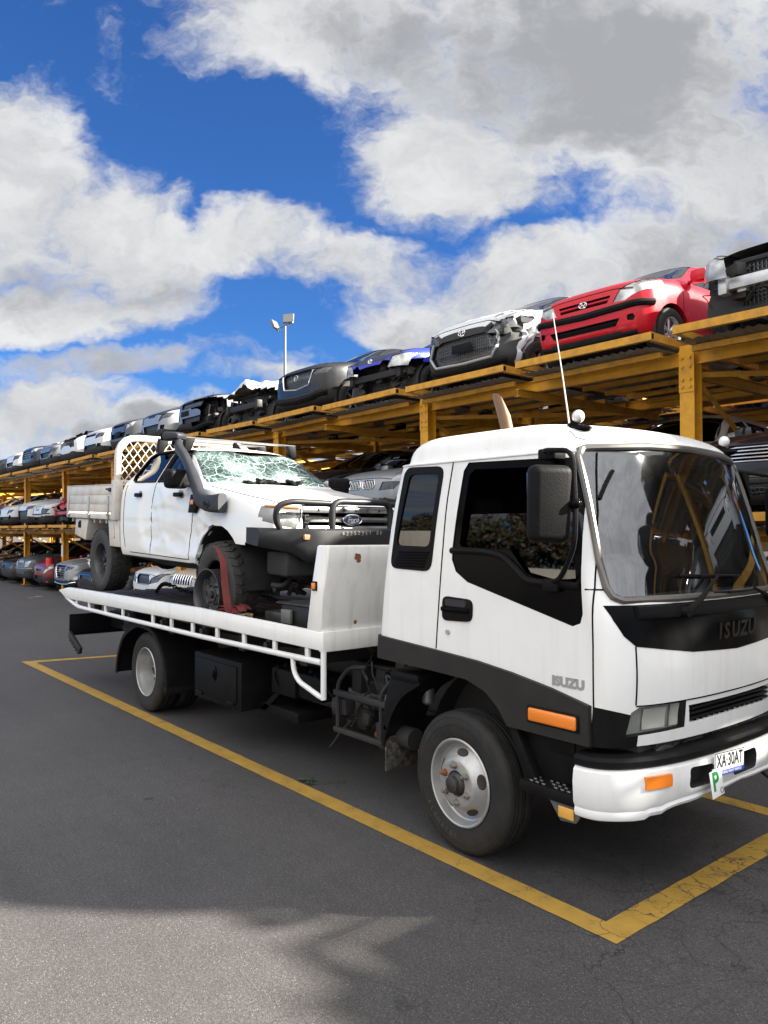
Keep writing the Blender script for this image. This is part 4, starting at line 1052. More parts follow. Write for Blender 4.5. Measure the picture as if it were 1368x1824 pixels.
# --- ground level
S = Shape('suv', 1.02, 1.0, 1.0)
build_car('suv', 'grey station wagon style SUV with black lower bumper parked under the rack', 'car', S, MGREY, at_slot(11, 1, -.1), 0 - PI / 2, group=G1, hl=[(.42, .82), (.76, .84), (.82, .97), (.46, .96)], grilles=[([(-.30, .78), (.30, .78), (.33, .95), (-.33, .95)], .04, BLACKG)], bars=[([(y, .79), (y, .94)], .010, CHROME) for y in (-.24, -.12, 0, .12, .24)], trims=[([(-.86, .66), (-.5, .64), (0, .63), (.5, .64), (.86, .66)], .03, LGREY, False)], lowdark=.58)
S = Shape('hatch', 1.08, 1.05, 1.05)
build_car('hatchback', 'dark red hatchback with sunlit headlight parked beside the red padded post', 'car', S, DRED, at_slot(10, 1, -.1), group=G1, hl=[(.36, .66), (.62, .70), (.84, .82), (.80, .86), (.52, .76)], grilles=[([(-.40, .36), (.40, .36), (.46, .50), (-.46, .50)], .05, GMESH), ([(-.28, .66), (.28, .66), (.32, .72), (-.32, .72)], .03, BLACKG)])
S = Shape('suv', 1., 1., .98)
build_car('suv', 'silver SUV with five bar shield grille parked behind the deck tail', 'car', S, SILVER, at_slot(9, 1, 0), group=G1, hl=[(.46, .86), (.80, .90), (.84, .96), (.54, .95)], hlmat=LENSD, grilles=[([(-.30, .54), (0, .50), (.30, .54), (.44, .80), (.40, .92), (-.40, .92), (-.44, .80)], .05, BLACKG)], bars=[([(-w, z), (w, z)], .013, CHROME) for w, z in ((.30, .56), (.36, .64), (.40, .71), (.41, .78), (.41, .85))], trims=[([(-.46, .84), (-.32, .53), (0, .49), (.32, .53), (.46, .84)], .016, CHROME, False), ([(-.85, .42), (-.6, .36), (0, .33), (.6, .36), (.85, .42)], .02, CHROME, False)], badge=(0, .78, .09, .06, 'M'))
S = Shape('suv', 1.03, 1.01, 1.0)
build_car('suv', 'white SUV with diamond mesh grille parked behind the rear wheel of the ute', 'car', S, WHT, at_slot(6, 1, -.1), group=G1, hl=[(.38, .82), (.76, .86), (.88, .99), (.80, 1.0), (.46, .92)], hlmat=LENSD, grilles=[([(-.36, .70), (.36, .70), (.40, .80), (.34, .92), (-.34, .92), (-.40, .80)], .04, GMESH), ([(-.5, .42), (.5, .42), (.54, .54), (-.54, .54)], .05, GMESH)], trims=[([(-.37, .69), (.37, .69), (.41, .80), (.35, .93), (-.35, .93), (-.41, .80)], .012, CHROME, True)], fogs=[[(.62, .48), (.76, .50), (.76, .60), (.62, .58)]])
S = Shape('suv', 1.0, 1.0, 1.02)
build_car('four_wheel_drive', 'beige four wheel drive with upright chrome slot grille behind the ute', 'car', S, BEIGE, at_slot(5, 1, -.15), group=G1, hl=[(.48, .84), (.80, .84), (.84, .98), (.48, .98)], grilles=[([(-.46, .78), (.46, .78), (.46, .99), (-.46, .99)], .04, BLACKG)], bars=[([(y, .785), (y, .985)], .022, CHROME) for y in (-.43, -.31, -.19, -.06, .06, .19, .31, .43)])
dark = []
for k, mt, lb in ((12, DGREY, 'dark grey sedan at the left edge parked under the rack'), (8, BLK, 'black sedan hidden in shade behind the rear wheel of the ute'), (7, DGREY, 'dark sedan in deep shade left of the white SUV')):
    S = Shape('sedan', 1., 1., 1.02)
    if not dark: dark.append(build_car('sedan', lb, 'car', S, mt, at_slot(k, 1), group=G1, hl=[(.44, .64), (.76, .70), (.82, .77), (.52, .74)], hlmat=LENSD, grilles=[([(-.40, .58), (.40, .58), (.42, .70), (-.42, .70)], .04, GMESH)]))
    else:
        c = copy_tree(dark[0]); c.location = at_slot(k, 1); c['label'] = lb
        for q_ in c.children:
            if q_.name.startswith('body') or q_.name.startswith('mirror'): set_mat(q_, 0, mt)
            if q_.name.startswith('body'): set_mat(q_, 2, mt)
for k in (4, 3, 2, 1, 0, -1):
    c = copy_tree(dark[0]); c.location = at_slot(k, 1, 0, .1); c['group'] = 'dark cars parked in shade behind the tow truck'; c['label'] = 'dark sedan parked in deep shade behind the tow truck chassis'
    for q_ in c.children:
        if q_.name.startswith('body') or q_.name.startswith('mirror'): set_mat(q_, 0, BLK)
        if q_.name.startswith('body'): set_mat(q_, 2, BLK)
for k, lvl, mt, lb in ((13, 1, BLK, 'black sedan parked past the left edge of the picture under the rack'), (14, 1, MGREY, 'grey sedan second past the left edge under the rack'), (15, 1, BLK, 'black sedan third past the left edge under the rack'), (13, 2, MGREY, 'grey sedan past the left edge of the picture on the middle level'), (14, 2, DGREY, 'charcoal sedan second past the left edge on the middle level'), (15, 2, WHT, 'white sedan third past the left edge on the middle level'), (13, 3, DGREY, 'charcoal sedan past the left edge of the picture on the top level'), (14, 3, LGREY, 'light grey sedan second past the left edge on the top level')):
    c = copy_tree(dark[0]); c.location = at_slot(k, lvl); c['label'] = lb; c['group'] = {1: G1, 2: G2, 3: G3}[lvl]
    for q_ in c.children:
        if q_.name.startswith('body') or q_.name.startswith('mirror'): set_mat(q_, 0, mt)
        if q_.name.startswith('body'): set_mat(q_, 2, mt)
# --- cars right of frame, some mirrored in the windscreen, some added to block sun
S = Shape('hatch', 1.06, 1.05, 1.06)
white_h = build_car('hatchback', 'white hatchback reflected in the tow truck windscreen, on the middle level', 'car', S, WHT, at_slot(-2, 2, 0, -.1), group=G2, hl=[(.42, .74), (.78, .80), (.82, .90), (.50, .86)], grilles=[([(-.48, .36), (.48, .36), (.56, .56), (-.56, .56)], .05, GMESH), ([(-.4, .70), (.4, .70), (.42, .78), (-.42, .78)], .03, BLACKG)])
for k, lb in ((-3, 'added grey hatchback blocking sun, third slot right of the tall post, middle level'), (-4, 'added grey hatchback blocking sun, fourth slot right of the tall post, middle level'), (-5, 'added grey hatchback blocking sun, fifth slot right of the tall post, middle level')):  # added out of view to keep sun off the truck front
    c = copy_tree(white_h); c.location = at_slot(k, 2); c['label'] = lb
    for q_ in c.children:
        if q_.name.startswith('body') or q_.name.startswith('mirror'): set_mat(q_, 0, LGREY)
        if q_.name.startswith('body'): set_mat(q_, 2, LGREY)
c = copy_tree(white_h); c.location = at_slot(-3, 1, 0, -.2); c['label'] = 'white hatchback reflected low in the tow truck windscreen, on the ground'; c['group'] = G1
S = Shape('sedan', 1., 1., .98)
low = build_car('sedan', 'grey sedan beyond the right edge of the picture on the top level', 'car', S, LGREY, at_slot(-2, 3), group=G3, hl=[(.46, .66), (.78, .70), (.82, .79), (.54, .76)])
S = Shape('suv', 1.05, 1.02, 1.12)
tall = build_car('suv', 'tall dark SUV beyond the right edge of the picture on the top level', 'car', S, DGREY, at_slot(-3, 3, .22, -.12), group=G3, hl=[(.44, .9), (.80, .94), (.84, 1.04), (.54, 1.0)])
c = copy_tree(tall); c.location = at_slot(-5, 3); c['label'] = 'second tall dark SUV, past an empty slot right of the picture, on the top level'
# --- second row, wheels and undersides seen between the beams
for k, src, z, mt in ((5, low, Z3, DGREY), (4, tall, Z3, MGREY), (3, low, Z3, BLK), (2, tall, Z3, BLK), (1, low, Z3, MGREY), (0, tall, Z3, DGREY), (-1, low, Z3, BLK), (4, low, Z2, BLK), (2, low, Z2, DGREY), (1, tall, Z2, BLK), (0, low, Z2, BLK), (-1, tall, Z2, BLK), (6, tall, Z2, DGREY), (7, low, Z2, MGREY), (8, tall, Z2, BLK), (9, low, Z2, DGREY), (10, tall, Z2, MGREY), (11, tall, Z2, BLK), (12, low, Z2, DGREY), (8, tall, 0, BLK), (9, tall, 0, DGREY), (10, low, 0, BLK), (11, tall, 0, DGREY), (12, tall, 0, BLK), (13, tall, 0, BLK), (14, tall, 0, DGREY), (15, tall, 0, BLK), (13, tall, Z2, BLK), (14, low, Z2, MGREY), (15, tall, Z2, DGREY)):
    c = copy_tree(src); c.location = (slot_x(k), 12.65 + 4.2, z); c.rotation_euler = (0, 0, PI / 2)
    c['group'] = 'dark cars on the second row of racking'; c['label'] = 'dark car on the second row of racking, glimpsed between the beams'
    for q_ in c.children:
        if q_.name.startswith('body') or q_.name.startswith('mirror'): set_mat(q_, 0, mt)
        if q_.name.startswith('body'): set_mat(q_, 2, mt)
# ------------------------------------------------------------------ the tow truck
YC = 4.40
T = thing('tow_truck', 'white flatbed tow truck with black lower trim parked in the yellow marked bay', 'truck', (-6.4, YC, 0), design=True)
xc_ = pch([(.80, -2.20), (.9, -2.175), (1.25, -2.145), (1.55, -2.165), (1.65, -2.19), (2.47, -2.42), (2.52, -2.44), (2.58, -2.50), (2.63, -2.59), (2.68, -2.80)])
xr_ = pch([(.80, -4.22), (1.3, -4.19), (2.42, -4.00), (2.455, -3.98), (2.52, -3.965), (2.60, -3.90), (2.65, -3.80), (2.68, -3.62)])
hw_ = pch([(.80, 1.0), (1.3, 1.005), (2.0, .998), (2.40, .972), (2.435, .968), (2.455, .925), (2.52, .915), (2.58, .902), (2.63, .86), (2.665, .75), (2.68, .55)])
def cab_ring(z):
    xc, xr, hw = xc_(z), xr_(z), hw_(z); q_ = min(1, max(0, (z - 1.5) / .35)); D = .26 + .05 * q_; n = 2.2 - .2 * q_; P = []
    r = .07
    for k in range(5): P.append((xr, hw * (k / 5) * .93))
    for k in range(5):
        a = PI / 2 * k / 4; P.append((xr + r - r * math.cos(a), hw - r + r * math.sin(a)))
    x0, x1 = xr + r, xc - D
    for k in range(1, 30): P.append((x0 + (x1 - x0) * k / 29, hw))
    for k in range(1, 25):
        t = PI / 2 * k / 24; P.append((xc - D + D * math.sin(t) ** (2 / n), hw * max(math.cos(t), 0) ** (2 / n)))
    if z > 2.455: z = 2.455 + (z - 2.455) * .86
    return [(x, YC - d, z) for x, d in P] + [(x, YC + d, z) for x, d in P[-2:0:-1]]
zz = [.88 + .04 * i for i in range(38)] + [2.41, 2.425, 2.435, 2.445, 2.455, 2.48, 2.51, 2.54, 2.57, 2.60, 2.63, 2.65, 2.665, 2.675, 2.68]
bm = B(); loft(bm, [cab_ring(z) for z in zz], True, False, True); fixn(bm)
cab_bv = bvh_of(bm)
def cs(x, z, off=0., sg=-1):
    h = cab_bv.ray_cast(Vector((x, YC + 4 * sg, z)), Vector((0, -sg, 0))); return h[0] + Vector((0, sg * off, 0)) if h[0] else None
def cf(y, z, off=0.):
    h = cab_bv.ray_cast(Vector((0, y, z)), Vector((-1, 0, 0))); return h[0] + Vector((off, 0, 0)) if h[0] else None
def my(poly): return [(2 * YC - a, b) for a, b in poly]
RS = lambda c, n: c.y < YC - .3 and abs(n.y) > .3
LS = lambda c, n: c.y > YC + .3 and abs(n.y) > .3
FR = lambda c, n: n.x > .12 and c.x > -2.9
# cut away below the trim and round the wheel
for pred in (RS, LS):
    for pl in ([(-4.5, .5), (-3.31, .5), (-3.31, 1.10), (-3.6, 1.11), (-4.5, 1.13)], [(-3.31, .5), (-2.99, .5), (-2.99, .89), (-3.05, .97), (-3.15, 1.05), (-3.31, 1.10)]):
        bmesh.ops.delete(bm, geom=cut_region(bm, pl, 'y', pred), context='FACES')
bmesh.ops.delete(bm, geom=cut_region(bm, [(3.0, .5), (6, .5), (6, 1.12), (3, 1.12)], 'x', lambda c, n: n.x < -.5 and c.x < -3.5), context='FACES')
TRIMM = simple('trim_grey_black', (.017, .0155, .0145), .55, 0, 0, .3, (.045, .038, .03), 5., .1, .12, 120, .25)
def tk(name, faces, mats, vec=None, depth=None, wall=1, parent=T, smooth=35):
    if not faces: return None
    if vec is not None: t = lift(bm, faces, vec, wall_mi=wall)
    else: t = lift(bm, faces, depth=depth, along_normal=True, wall_mi=wall)
    return obj(name, t, mats, parent, smooth)
for sg, pred in ((-1, RS), (1, LS)):
    up = [(-4.5, 1.285), (-4.15, 1.28), (-3.60, 1.245), (-3.26, 1.225), (-2.96, 1.19), (-2.68, 1.145), (-2.425, 1.09), (-2.425, .5), (-4.5, .5)]
    fs = cut_region(bm, up, 'y', pred)
    tk('lower_trim', fs, [TRIMM, TRIMM], (0, sg * .028, 0))
HL = [(3.505, .935), (3.905, .945), (3.90, 1.087), (3.57, 1.087), (3.525, 1.06)]
for m_ in (lambda p: p, my):
    fs = cut_region(bm, m_(HL), 'x', lambda c, n: n.x > .05)
    m2, t2, b2 = nt('truck_lamp_lens')
    tcx = nnode(t2, 'ShaderNodeTexCoord'); w2 = nnode(t2, 'ShaderNodeTexWave', wave_type='BANDS', bands_direction='Y'); w2.inputs['Scale'].default_value = 30; link(t2, tcx, 'Object', w2, 'Vector')
    b2.inputs['Base Color'].default_value = (.46, .46, .44, 1)
    b2.inputs['Roughness'].default_value = .25; b2.inputs['Coat Weight'].default_value = .8; b2.inputs['Metallic'].default_value = .25; bump(t2, b2, w2, 'Fac', .3, .008)
    cov = B(); vm_ = {}
    for f in fs:
        for v in f.verts:
            if v not in vm_: vm_[v] = cov.verts.new(v.co - Vector((.002, 0, 0)))
        cov.faces.new([vm_[v] for v in f.verts])
    h = tk('headlight', fs, [m2, BLACKP], (-.045, 0, 0))
    obj('lens_cover', cov, LAMPG, h)
    hm = [v.co for v in h.data.vertices]
    for (ya, yb, za, zb_) in ((3.63, 3.79, .955, 1.065), (3.82, 3.893, .955, 1.072)):
        t = B(); N_ = 9
        for i in range(N_):
            for j_ in range(N_):
                pass
        rows = []
        for i in range(N_):
            row = []
            for j_ in range(N_):
                yy = ya + (yb - ya) * i / (N_ - 1); zz_ = za + (zb_ - za) * j_ / (N_ - 1); yy2 = yy if m_(HL)[0][0] < YC else 2 * YC - yy
                pt = cab_bv.ray_cast(Vector((0, yy2, zz_)), Vector((-1, 0, 0)))[0]
                r_2 = (2 * i / (N_ - 1) - 1) ** 2 + (2 * j_ / (N_ - 1) - 1) ** 2
                row.append(t.verts.new(pt + Vector((-.034 - .010 * max(0, 1 - r_2 * .7), 0, 0))))
            rows.append(row)
        for i in range(N_ - 1):
            for j_ in range(N_ - 1): t.faces.new((rows[i][j_], rows[i + 1][j_], rows[i + 1][j_ + 1], rows[i][j_ + 1]))
        bright = simple('lamp_reflector', (.72, .71, .67), .3, .15, .4, 0, rvar=.05)
        obj('reflector', fixn(t), bright, h)
# front corners in black, black front panel, headlights, grille, windscreen
for m_ in (lambda p: p, my):
    fs = cut_region(bm, m_([(3.30, .5), (3.575, .5), (3.575, 1.035), (3.40, 1.085), (3.30, 1.11)]), 'x', lambda c, n: n.x > .01 and c.x > -2.43)
    tk('corner_trim', fs, [BLACKP, BLACKP], depth=.004)
fs = cut_region(bm, [(3.43, 1.61), (3.455, 1.53), (3.49, 1.455), (3.55, 1.40), (3.95, 1.345), (4.4, 1.325), (4.85, 1.345), (5.25, 1.40), (5.31, 1.455), (5.345, 1.53), (5.37, 1.61)], 'x', FR)
front_panel = tk('front_panel', fs, [BLACKG, BLACKG], depth=.003)
fs = cut_region(bm, [(3.945, .965), (4.855, .965), (4.875, 1.06), (3.925, 1.06)], 'x', FR)
gr = tk('grille', fs, [BLACKP, WHITE], (-.06, 0, 0))
t = B()
for z in (.985, 1.012, 1.038): box(t, -2.205, -2.175, 3.95, 4.85, z - .007, z + .007, .003)
for k in range(14): box(t, -2.21, -2.182, 4.0 + k * .06, 4.008 + k * .06, .966, .985)
obj('slats', t, BLACKP, gr)
fs = cut_region(bm, [(3.56, 2.52), (3.60, 2.503), (3.95, 2.52), (3.99, 2.535), (3.98, 2.60), (3.62, 2.58), (3.57, 2.56)], 'x', lambda c, n: n.x > .05)
tk('roof_marker_plate', fs, [simple('plate_grey', (.42, .42, .42), .4, .4, 0, .2), BLACKP], depth=.004)
WS = [(3.465, 1.70), (3.48, 1.655), (3.52, 1.635), (5.28, 1.635), (5.32, 1.655), (5.335, 1.70), (5.29, 2.41), (5.265, 2.445), (5.22, 2.46), (4.8, 2.485), (4.4, 2.49), (4.0, 2.485), (3.58, 2.46), (3.535, 2.445), (3.51, 2.41)]
fs = cut_region(bm, WS, 'x', lambda c, n: n.x > .1 and c.x > -2.75)
ws = tk('windscreen', fs, [GLASSW, SEAL], depth=-.004)
t = B(); P = [cf(y, z, .004) for y, z in dens(WS + [WS[0]], 5)]; P = [p for p in P if p][:-1]
tube(t, P, .021, 8, True); obj('windscreen_seal', t, simple('seal_grey', (.10, .095, .09), .32, .3, 0, .3, (.25, .2, .15), 5., .1), T)
# side glass
DOORW = [(-3.335, 2.42), (-2.60, 2.40), (-2.545, 2.375), (-2.525, 2.31), (-2.475, 1.56), (-2.49, 1.51), (-2.54, 1.49), (-3.32, 1.685), (-3.42, 1.745), (-3.455, 1.82), (-3.45, 1.90), (-3.375, 2.37)]
for sg, pred in ((-1, RS), (1, LS)):
    fs = cut_region(bm, DOORW, 'y', pred)
    t = lift(bm, fs, (0, -sg * .008, 0), wall_mi=1)
    for pl in ([(-3.395, 1.92), (-3.38, 1.90), (-2.98, 1.885), (-2.98, 2.365), (-3.29, 2.375), (-3.33, 2.34)], [(-2.98, 1.885), (-2.93, 1.83), (-2.86, 1.755), (-2.80, 1.735), (-2.525, 1.725), (-2.565, 2.30), (-2.60, 2.352), (-2.98, 2.365)]):
        f2 = cut_region(t, pl, 'y', lambda c, n: abs(n.y) > .3)
        bmesh.ops.delete(t, geom=f2, context='FACES')
    obj('door_glazing_panel', t, [BLACKG, SEAL], T)
    t = B(); y = cs(-3, 2.1, -.03, sg).y; zt_ = 2.10 if sg < 0 else 2.40
    prism(t, [(-3.40, 1.86), (-2.50, 1.70), (-2.505, zt_ - .02), (-2.53, zt_), (-3.33, zt_), (-3.36, zt_ - .02)], 'y', y - .002, y + .002)
    for v in t.verts: v.co.y -= sg * (v.co.z - 1.85) * .055
    obj('side_window', t, GLASSD, T)
    # belt moulding sweeping down towards the mirror
    t = B(); tube(t, [cs(x, z, .0, sg) for x, z in crom([(-3.46, 1.875), (-3.2, 1.872), (-3.05, 1.85), (-2.95, 1.79), (-2.86, 1.725), (-2.75, 1.71), (-2.50, 1.705)], 5)], .020, 8); obj('belt_moulding', t, BLACKP, T)
    RW = round_poly([(-3.925, 2.425), (-3.545, 2.412), (-3.645, 1.735), (-4.05, 1.745)], .07, 4)
    fs = cut_region(bm, RW, 'y', pred)
    t = lift(bm, fs, (0, sg * .006, 0), wall_mi=1)
    f2 = cut_region(t, round_poly([(-3.875, 2.375), (-3.59, 2.365), (-3.66, 1.895), (-3.99, 1.90)], .045, 4), 'y', lambda c, n: abs(n.y) > .3)
    g = lift(t, f2, (0, -sg * .010, 0), wall_mi=1)
    q_ = obj('quarter_window_frame', t, [BLACKP, BLACKP], T); obj('pane', g, [GLASSD, BLACKP], q_)
    t = B()
    for k in range(6):
        z = 1.765 + k * .0185; p = cs(-3.85, z, .008, sg)
        box(t, -4.0 + .008 * k, -3.70 + .008 * k, p.y - .006, p.y + .006, z - .005, z + .005, .002)
    obj('air_vent', t, BLACKG, T)
cab = obj('cab', bm, [WHITE, WHITE], T)
# shut lines of the door and front corner
t = B()
for pts in ([(-3.47, 2.43), (-3.505, 2.2), (-3.555, 1.7), (-3.595, 1.25)], [(-2.535, 2.43), (-2.47, 2.1), (-2.42, 1.7), (-2.412, 1.4), (-2.412, .95)]):
    tube(t, [cs(x, z, -.001) for x, z in dens(pts, 10)], .0055, 6); obj('door_gap', t, BLACKG, T); t = B()
t.free()
t = B(); tube(t, [p for p in [cs(-4.02 + k * .05, 2.436, .006) for k in range(30)] if p], .007, 6); obj('roof_gutter', t, WHITE, T)
t = B(); tube(t, [p for p in [cf(3.548, 1.40 - k * .03, .0005) for k in range(11)] if p], .005, 6); tube(t, [p for p in [cf(3.4 + .0, 1.69, 0), ] if p] * 1 + [cs(-2.415, 1.69, 0), cs(-2.38, 1.69, 0), cf(3.44, 1.69, 0), cf(3.46, 1.69, 0)], .005, 6); obj('panel_gap', t, BLACKG, T)
t = B(); tube(t, [p for p in [cf(3.55 + k * .08, 1.093 - (.002 if k else 0), .001) for k in range(22)] if p], .004, 6); obj('front_flap_gap', t, BLACKG, T)
# lettering
t = B()
for i, c_ in enumerate('ISUZU'): text_bm(c_, .125, cf((4.215, 4.285, 4.385, 4.485, 4.585)[i], 1.432, .002) + Vector((.003, 0, 0)), (0, 1, 0), (.08, 0, 1), .006, .004, sx=1.05, bm=t)
obj('raised_lettering', t, simple('panel_lettering', (.005, .005, .0055), .2, 0, .3, 0, rvar=0), front_panel)
p = cs(-2.572, 1.185, .0025)
obj('door_lettering', text_bm('ISUZU', .068, p, (1, 0, 0), (0, 0, 1), .0008, .0042, sx=1.12), simple('grey_decal', (.30, .31, .31), .35, .3, 0, 0, rvar=0), T)
# handle and lock
p = cs(-3.40, 1.51, .0)
t = B(); prism(t, round_poly([(-3.535, 1.435), (-3.275, 1.445), (-3.27, 1.58), (-3.53, 1.59)], .045, 4), 'y', p.y - .012, p.y + .01, .005); hd = obj('door_handle', t, BLACKP, T)
t = B(); prism(t, round_poly([(-3.50, 1.53), (-3.32, 1.53), (-3.32, 1.572), (-3.50, 1.575)], .018, 3), 'y', p.y - .0145, p.y - .004); obj('recess', t, UNDER, hd)
t = B(); box(t, -3.53, -3.29, p.y - .028, p.y - .012, 1.495, 1.525, .007); obj('lever', t, BLACKG, hd)
t = B(); lathe(t, [(.001, -.012), (.014, -.012), (.016, 0)], cs(-3.485, 1.365, 0), 'y', 14); obj('door_lock', t, ALU, T)
# mirror on its tube arm
t = B(); tt = B(); bmesh.ops.create_cube(tt, size=1)
for v in tt.verts: v.co = Vector((v.co.x * .115 * (1 if v.co.z > 0 else .8), v.co.y * .225, v.co.z * .39))
bevel_all(tt, .042, 4); merge(t, tt, Matrix.Translation((-2.47, 3.115, 2.135)) @ Matrix.Rotation(R(-24), 4, 'Z') @ Matrix.Rotation(R(3), 4, 'Y'))
mr = obj('mirror', t, BLACKP, T)
t = B(); tt = B(); box(tt, -.0, .004, -.09, .09, -.16, .16); merge(t, tt, Matrix.Translation((-2.532, 3.145, 2.135)) @ Matrix.Rotation(R(-24), 4, 'Z')); obj('mirror_glass', t, CHROME, mr)
t = B(); tube(t, [(-2.66, 3.44, 2.415), (-2.62, 3.24, 2.425), (-2.39, 3.205, 2.405), (-2.375, 3.205, 2.1), (-2.385, 3.21, 1.93), (-2.49, 3.27, 1.80), (-2.58, 3.33, 1.735), (-2.68, 3.40, 1.72)], .014, 8, fil=.07)
box(t, -2.72, -2.60, 3.33, 3.43, 2.385, 2.445, .012); box(t, -2.73, -2.62, 3.37, 3.42, 1.665, 1.735, .012); obj('mirror_arm', t, BLACKP, mr)
t = B(); tube(t, [(-2.385, 3.215, 2.135), (-2.43, 3.16, 2.135)], .028, 12); ellipsoid(t, (-2.378, 3.205, 2.135), (.034, .034, .028), 12); obj('mirror_clamp', t, BLACKG, mr)
t = B(); tube(t, [(-2.62, 5.36, 2.42), (-2.45, 5.62, 2.38), (-2.40, 5.66, 2.25), (-2.42, 5.66, 1.9), (-2.52, 5.42, 1.72)], .013, 8, fil=.08); m2_ = obj('mirror_arm', t, BLACKP, T)
t = B(); box(t, -2.54, -2.43, 5.62, 5.80, 1.95, 2.32, .04, 3); obj('mirror', t, BLACKP, T)
# wipers
for (pv, tip, b0, b1) in (((3.88, 1.565), (4.24, 1.745), (3.93, 1.755), (4.56, 1.735)), ((4.92, 1.56), (4.64, 1.66), (4.20, 1.65), (4.75, 1.645))):
    t = B(); q = cf(*pv, .035)
    lathe(t, [(.001, .02), (.026, .02), (.03, -.04)], q, 'x', 14)
    e = cf(*tip, .045); tube(t, [q + Vector((.005, 0, 0)), q.lerp(e, .35) + Vector((.02, 0, 0)), e], [.02, .015, .008], 8)
    a, b_ = cf(*b0, .018), cf(*b1, .018)
    if a and b_: tube(t, [a, a.lerp(b_, .5) + Vector((.02, 0, 0)), b_], .007, 6); tube(t, [a.lerp(b_, .25) + Vector((.025, 0, 0)), a.lerp(b_, .75) + Vector((.025, 0, 0))], .006, 6)
    obj('wiper', t, BLACKP, T)
t = B()
P = [cf(3.57 + k * .07, 1.575, .006) for k in range(25)]
rr0 = [];
for p in P: rr0.append([p + Vector((-.02, 0, -.035)), p + Vector((.018, 0, -.035)), p + Vector((.024, 0, -.02)), p + Vector((.016, 0, .028)), p + Vector((-.02, 0, .034))])
loft(t, rr0, True, True, True); obj('scuttle', fixn(t), BLACKP, T)
t = B(); tube(t, [p for p in [cs(-2.475 + .0 * k, 2.33 - k * .02, .006) for k in range(9)] if p], .011, 6); obj('pillar_vent', t, BLACKG, T)
# floor, firewall and the seats seen through the glass
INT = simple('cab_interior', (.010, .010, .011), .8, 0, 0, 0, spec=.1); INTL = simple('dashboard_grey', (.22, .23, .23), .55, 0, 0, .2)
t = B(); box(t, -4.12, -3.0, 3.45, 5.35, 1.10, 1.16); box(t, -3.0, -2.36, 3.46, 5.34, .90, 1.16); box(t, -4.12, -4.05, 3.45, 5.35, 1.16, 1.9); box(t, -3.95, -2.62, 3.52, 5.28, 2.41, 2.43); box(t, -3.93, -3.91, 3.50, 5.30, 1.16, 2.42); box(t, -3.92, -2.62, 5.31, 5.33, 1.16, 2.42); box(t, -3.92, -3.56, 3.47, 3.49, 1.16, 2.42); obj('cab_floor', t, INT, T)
t = B(); prism(t, [(-2.78, 1.16), (-2.36, 1.16), (-2.33, 1.60), (-2.42, 1.625), (-2.72, 1.60), (-2.80, 1.52)], 'y', 3.50, 5.30, .012)
for k in range(26): box(t, -2.50, -2.43, 4.02 + k * .022, 4.03 + k * .022, 1.618, 1.632)
obj('dashboard', t, INTL, T)
for y in (3.86, 4.92):
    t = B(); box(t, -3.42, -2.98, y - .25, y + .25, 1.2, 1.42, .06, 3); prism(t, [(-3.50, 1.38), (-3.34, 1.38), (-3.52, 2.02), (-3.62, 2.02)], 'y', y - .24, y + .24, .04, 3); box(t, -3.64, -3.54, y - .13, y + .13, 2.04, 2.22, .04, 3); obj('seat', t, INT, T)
t = B(); C_ = Vector((-2.88, 3.88, 1.62)); tube(t, [C_ + Vector((.13 * math.sin(a), .21 * math.cos(a), .16 * math.sin(a))) for a in [2 * PI * k / 28 for k in range(28)]], .014, 8, True); tube(t, [C_, C_ + Vector((.22, 0, -.22))], .03, 8); obj('steering_wheel', t, BLACKP, T)
# marker lamp, step, black panel ahead of the wheel
t = B(); p = cs(-2.65, .99, .032); box(t, -2.815, -2.495, p.y - .018, p.y + .01, .948, 1.022, .012, 3); mk = obj('side_marker_lamp', t, ORANGE, T)
t = B(); box(t, -2.83, -2.48, p.y - .006, p.y + .012, .937, 1.033, .01); obj('lamp_base', t, BLACKP, mk)
t = B(); prism(t, [(-3.0, .90), (-2.47, .93), (-2.49, .62), (-2.86, .60)], 'y', 3.47, 3.52, .01); prism(t, [(-3.02, .885), (-2.955, .885), (-2.80, .60), (-2.88, .59)], 'y', 3.41, 3.50, .012)
box(t, -2.74, -2.58, 3.458, 3.475, .775, .895, .02); obj('step_panel', t, BLACKP, T)
t = B(); box(t, -2.885, -2.49, 3.36, 3.62, .545, .61, .012); st = obj('step', t, BLACKP, T)
t = B()
for i in range(9):
    for j in range(6):
        if (i + j) % 4: box(t, -2.865 + i * .042, -2.865 + i * .042 + .024, 3.375 + j * .036, 3.375 + j * .036 + .012, .608, .620, .003)
obj('tread_plate', t, simple('worn_tread', (.24, .24, .24), .3, .9, 0, 0, rvar=0), st)
t = B(); prism(t, [(-2.70, .545), (-2.46, .545), (-2.52, .455), (-2.62, .445)], 'y', 3.385, 3.40, .006); rb = obj('reflector_bracket', t, simple('bracket_grey', (.10, .10, .10), .5), T)
t = B(); box(t, -2.625, -2.525, 3.372, 3.384, .47, .53, .004); obj('reflector', t, simple('amber_reflector', (.70, .36, .06), .25, 0, .6, 0, rvar=0), rb)
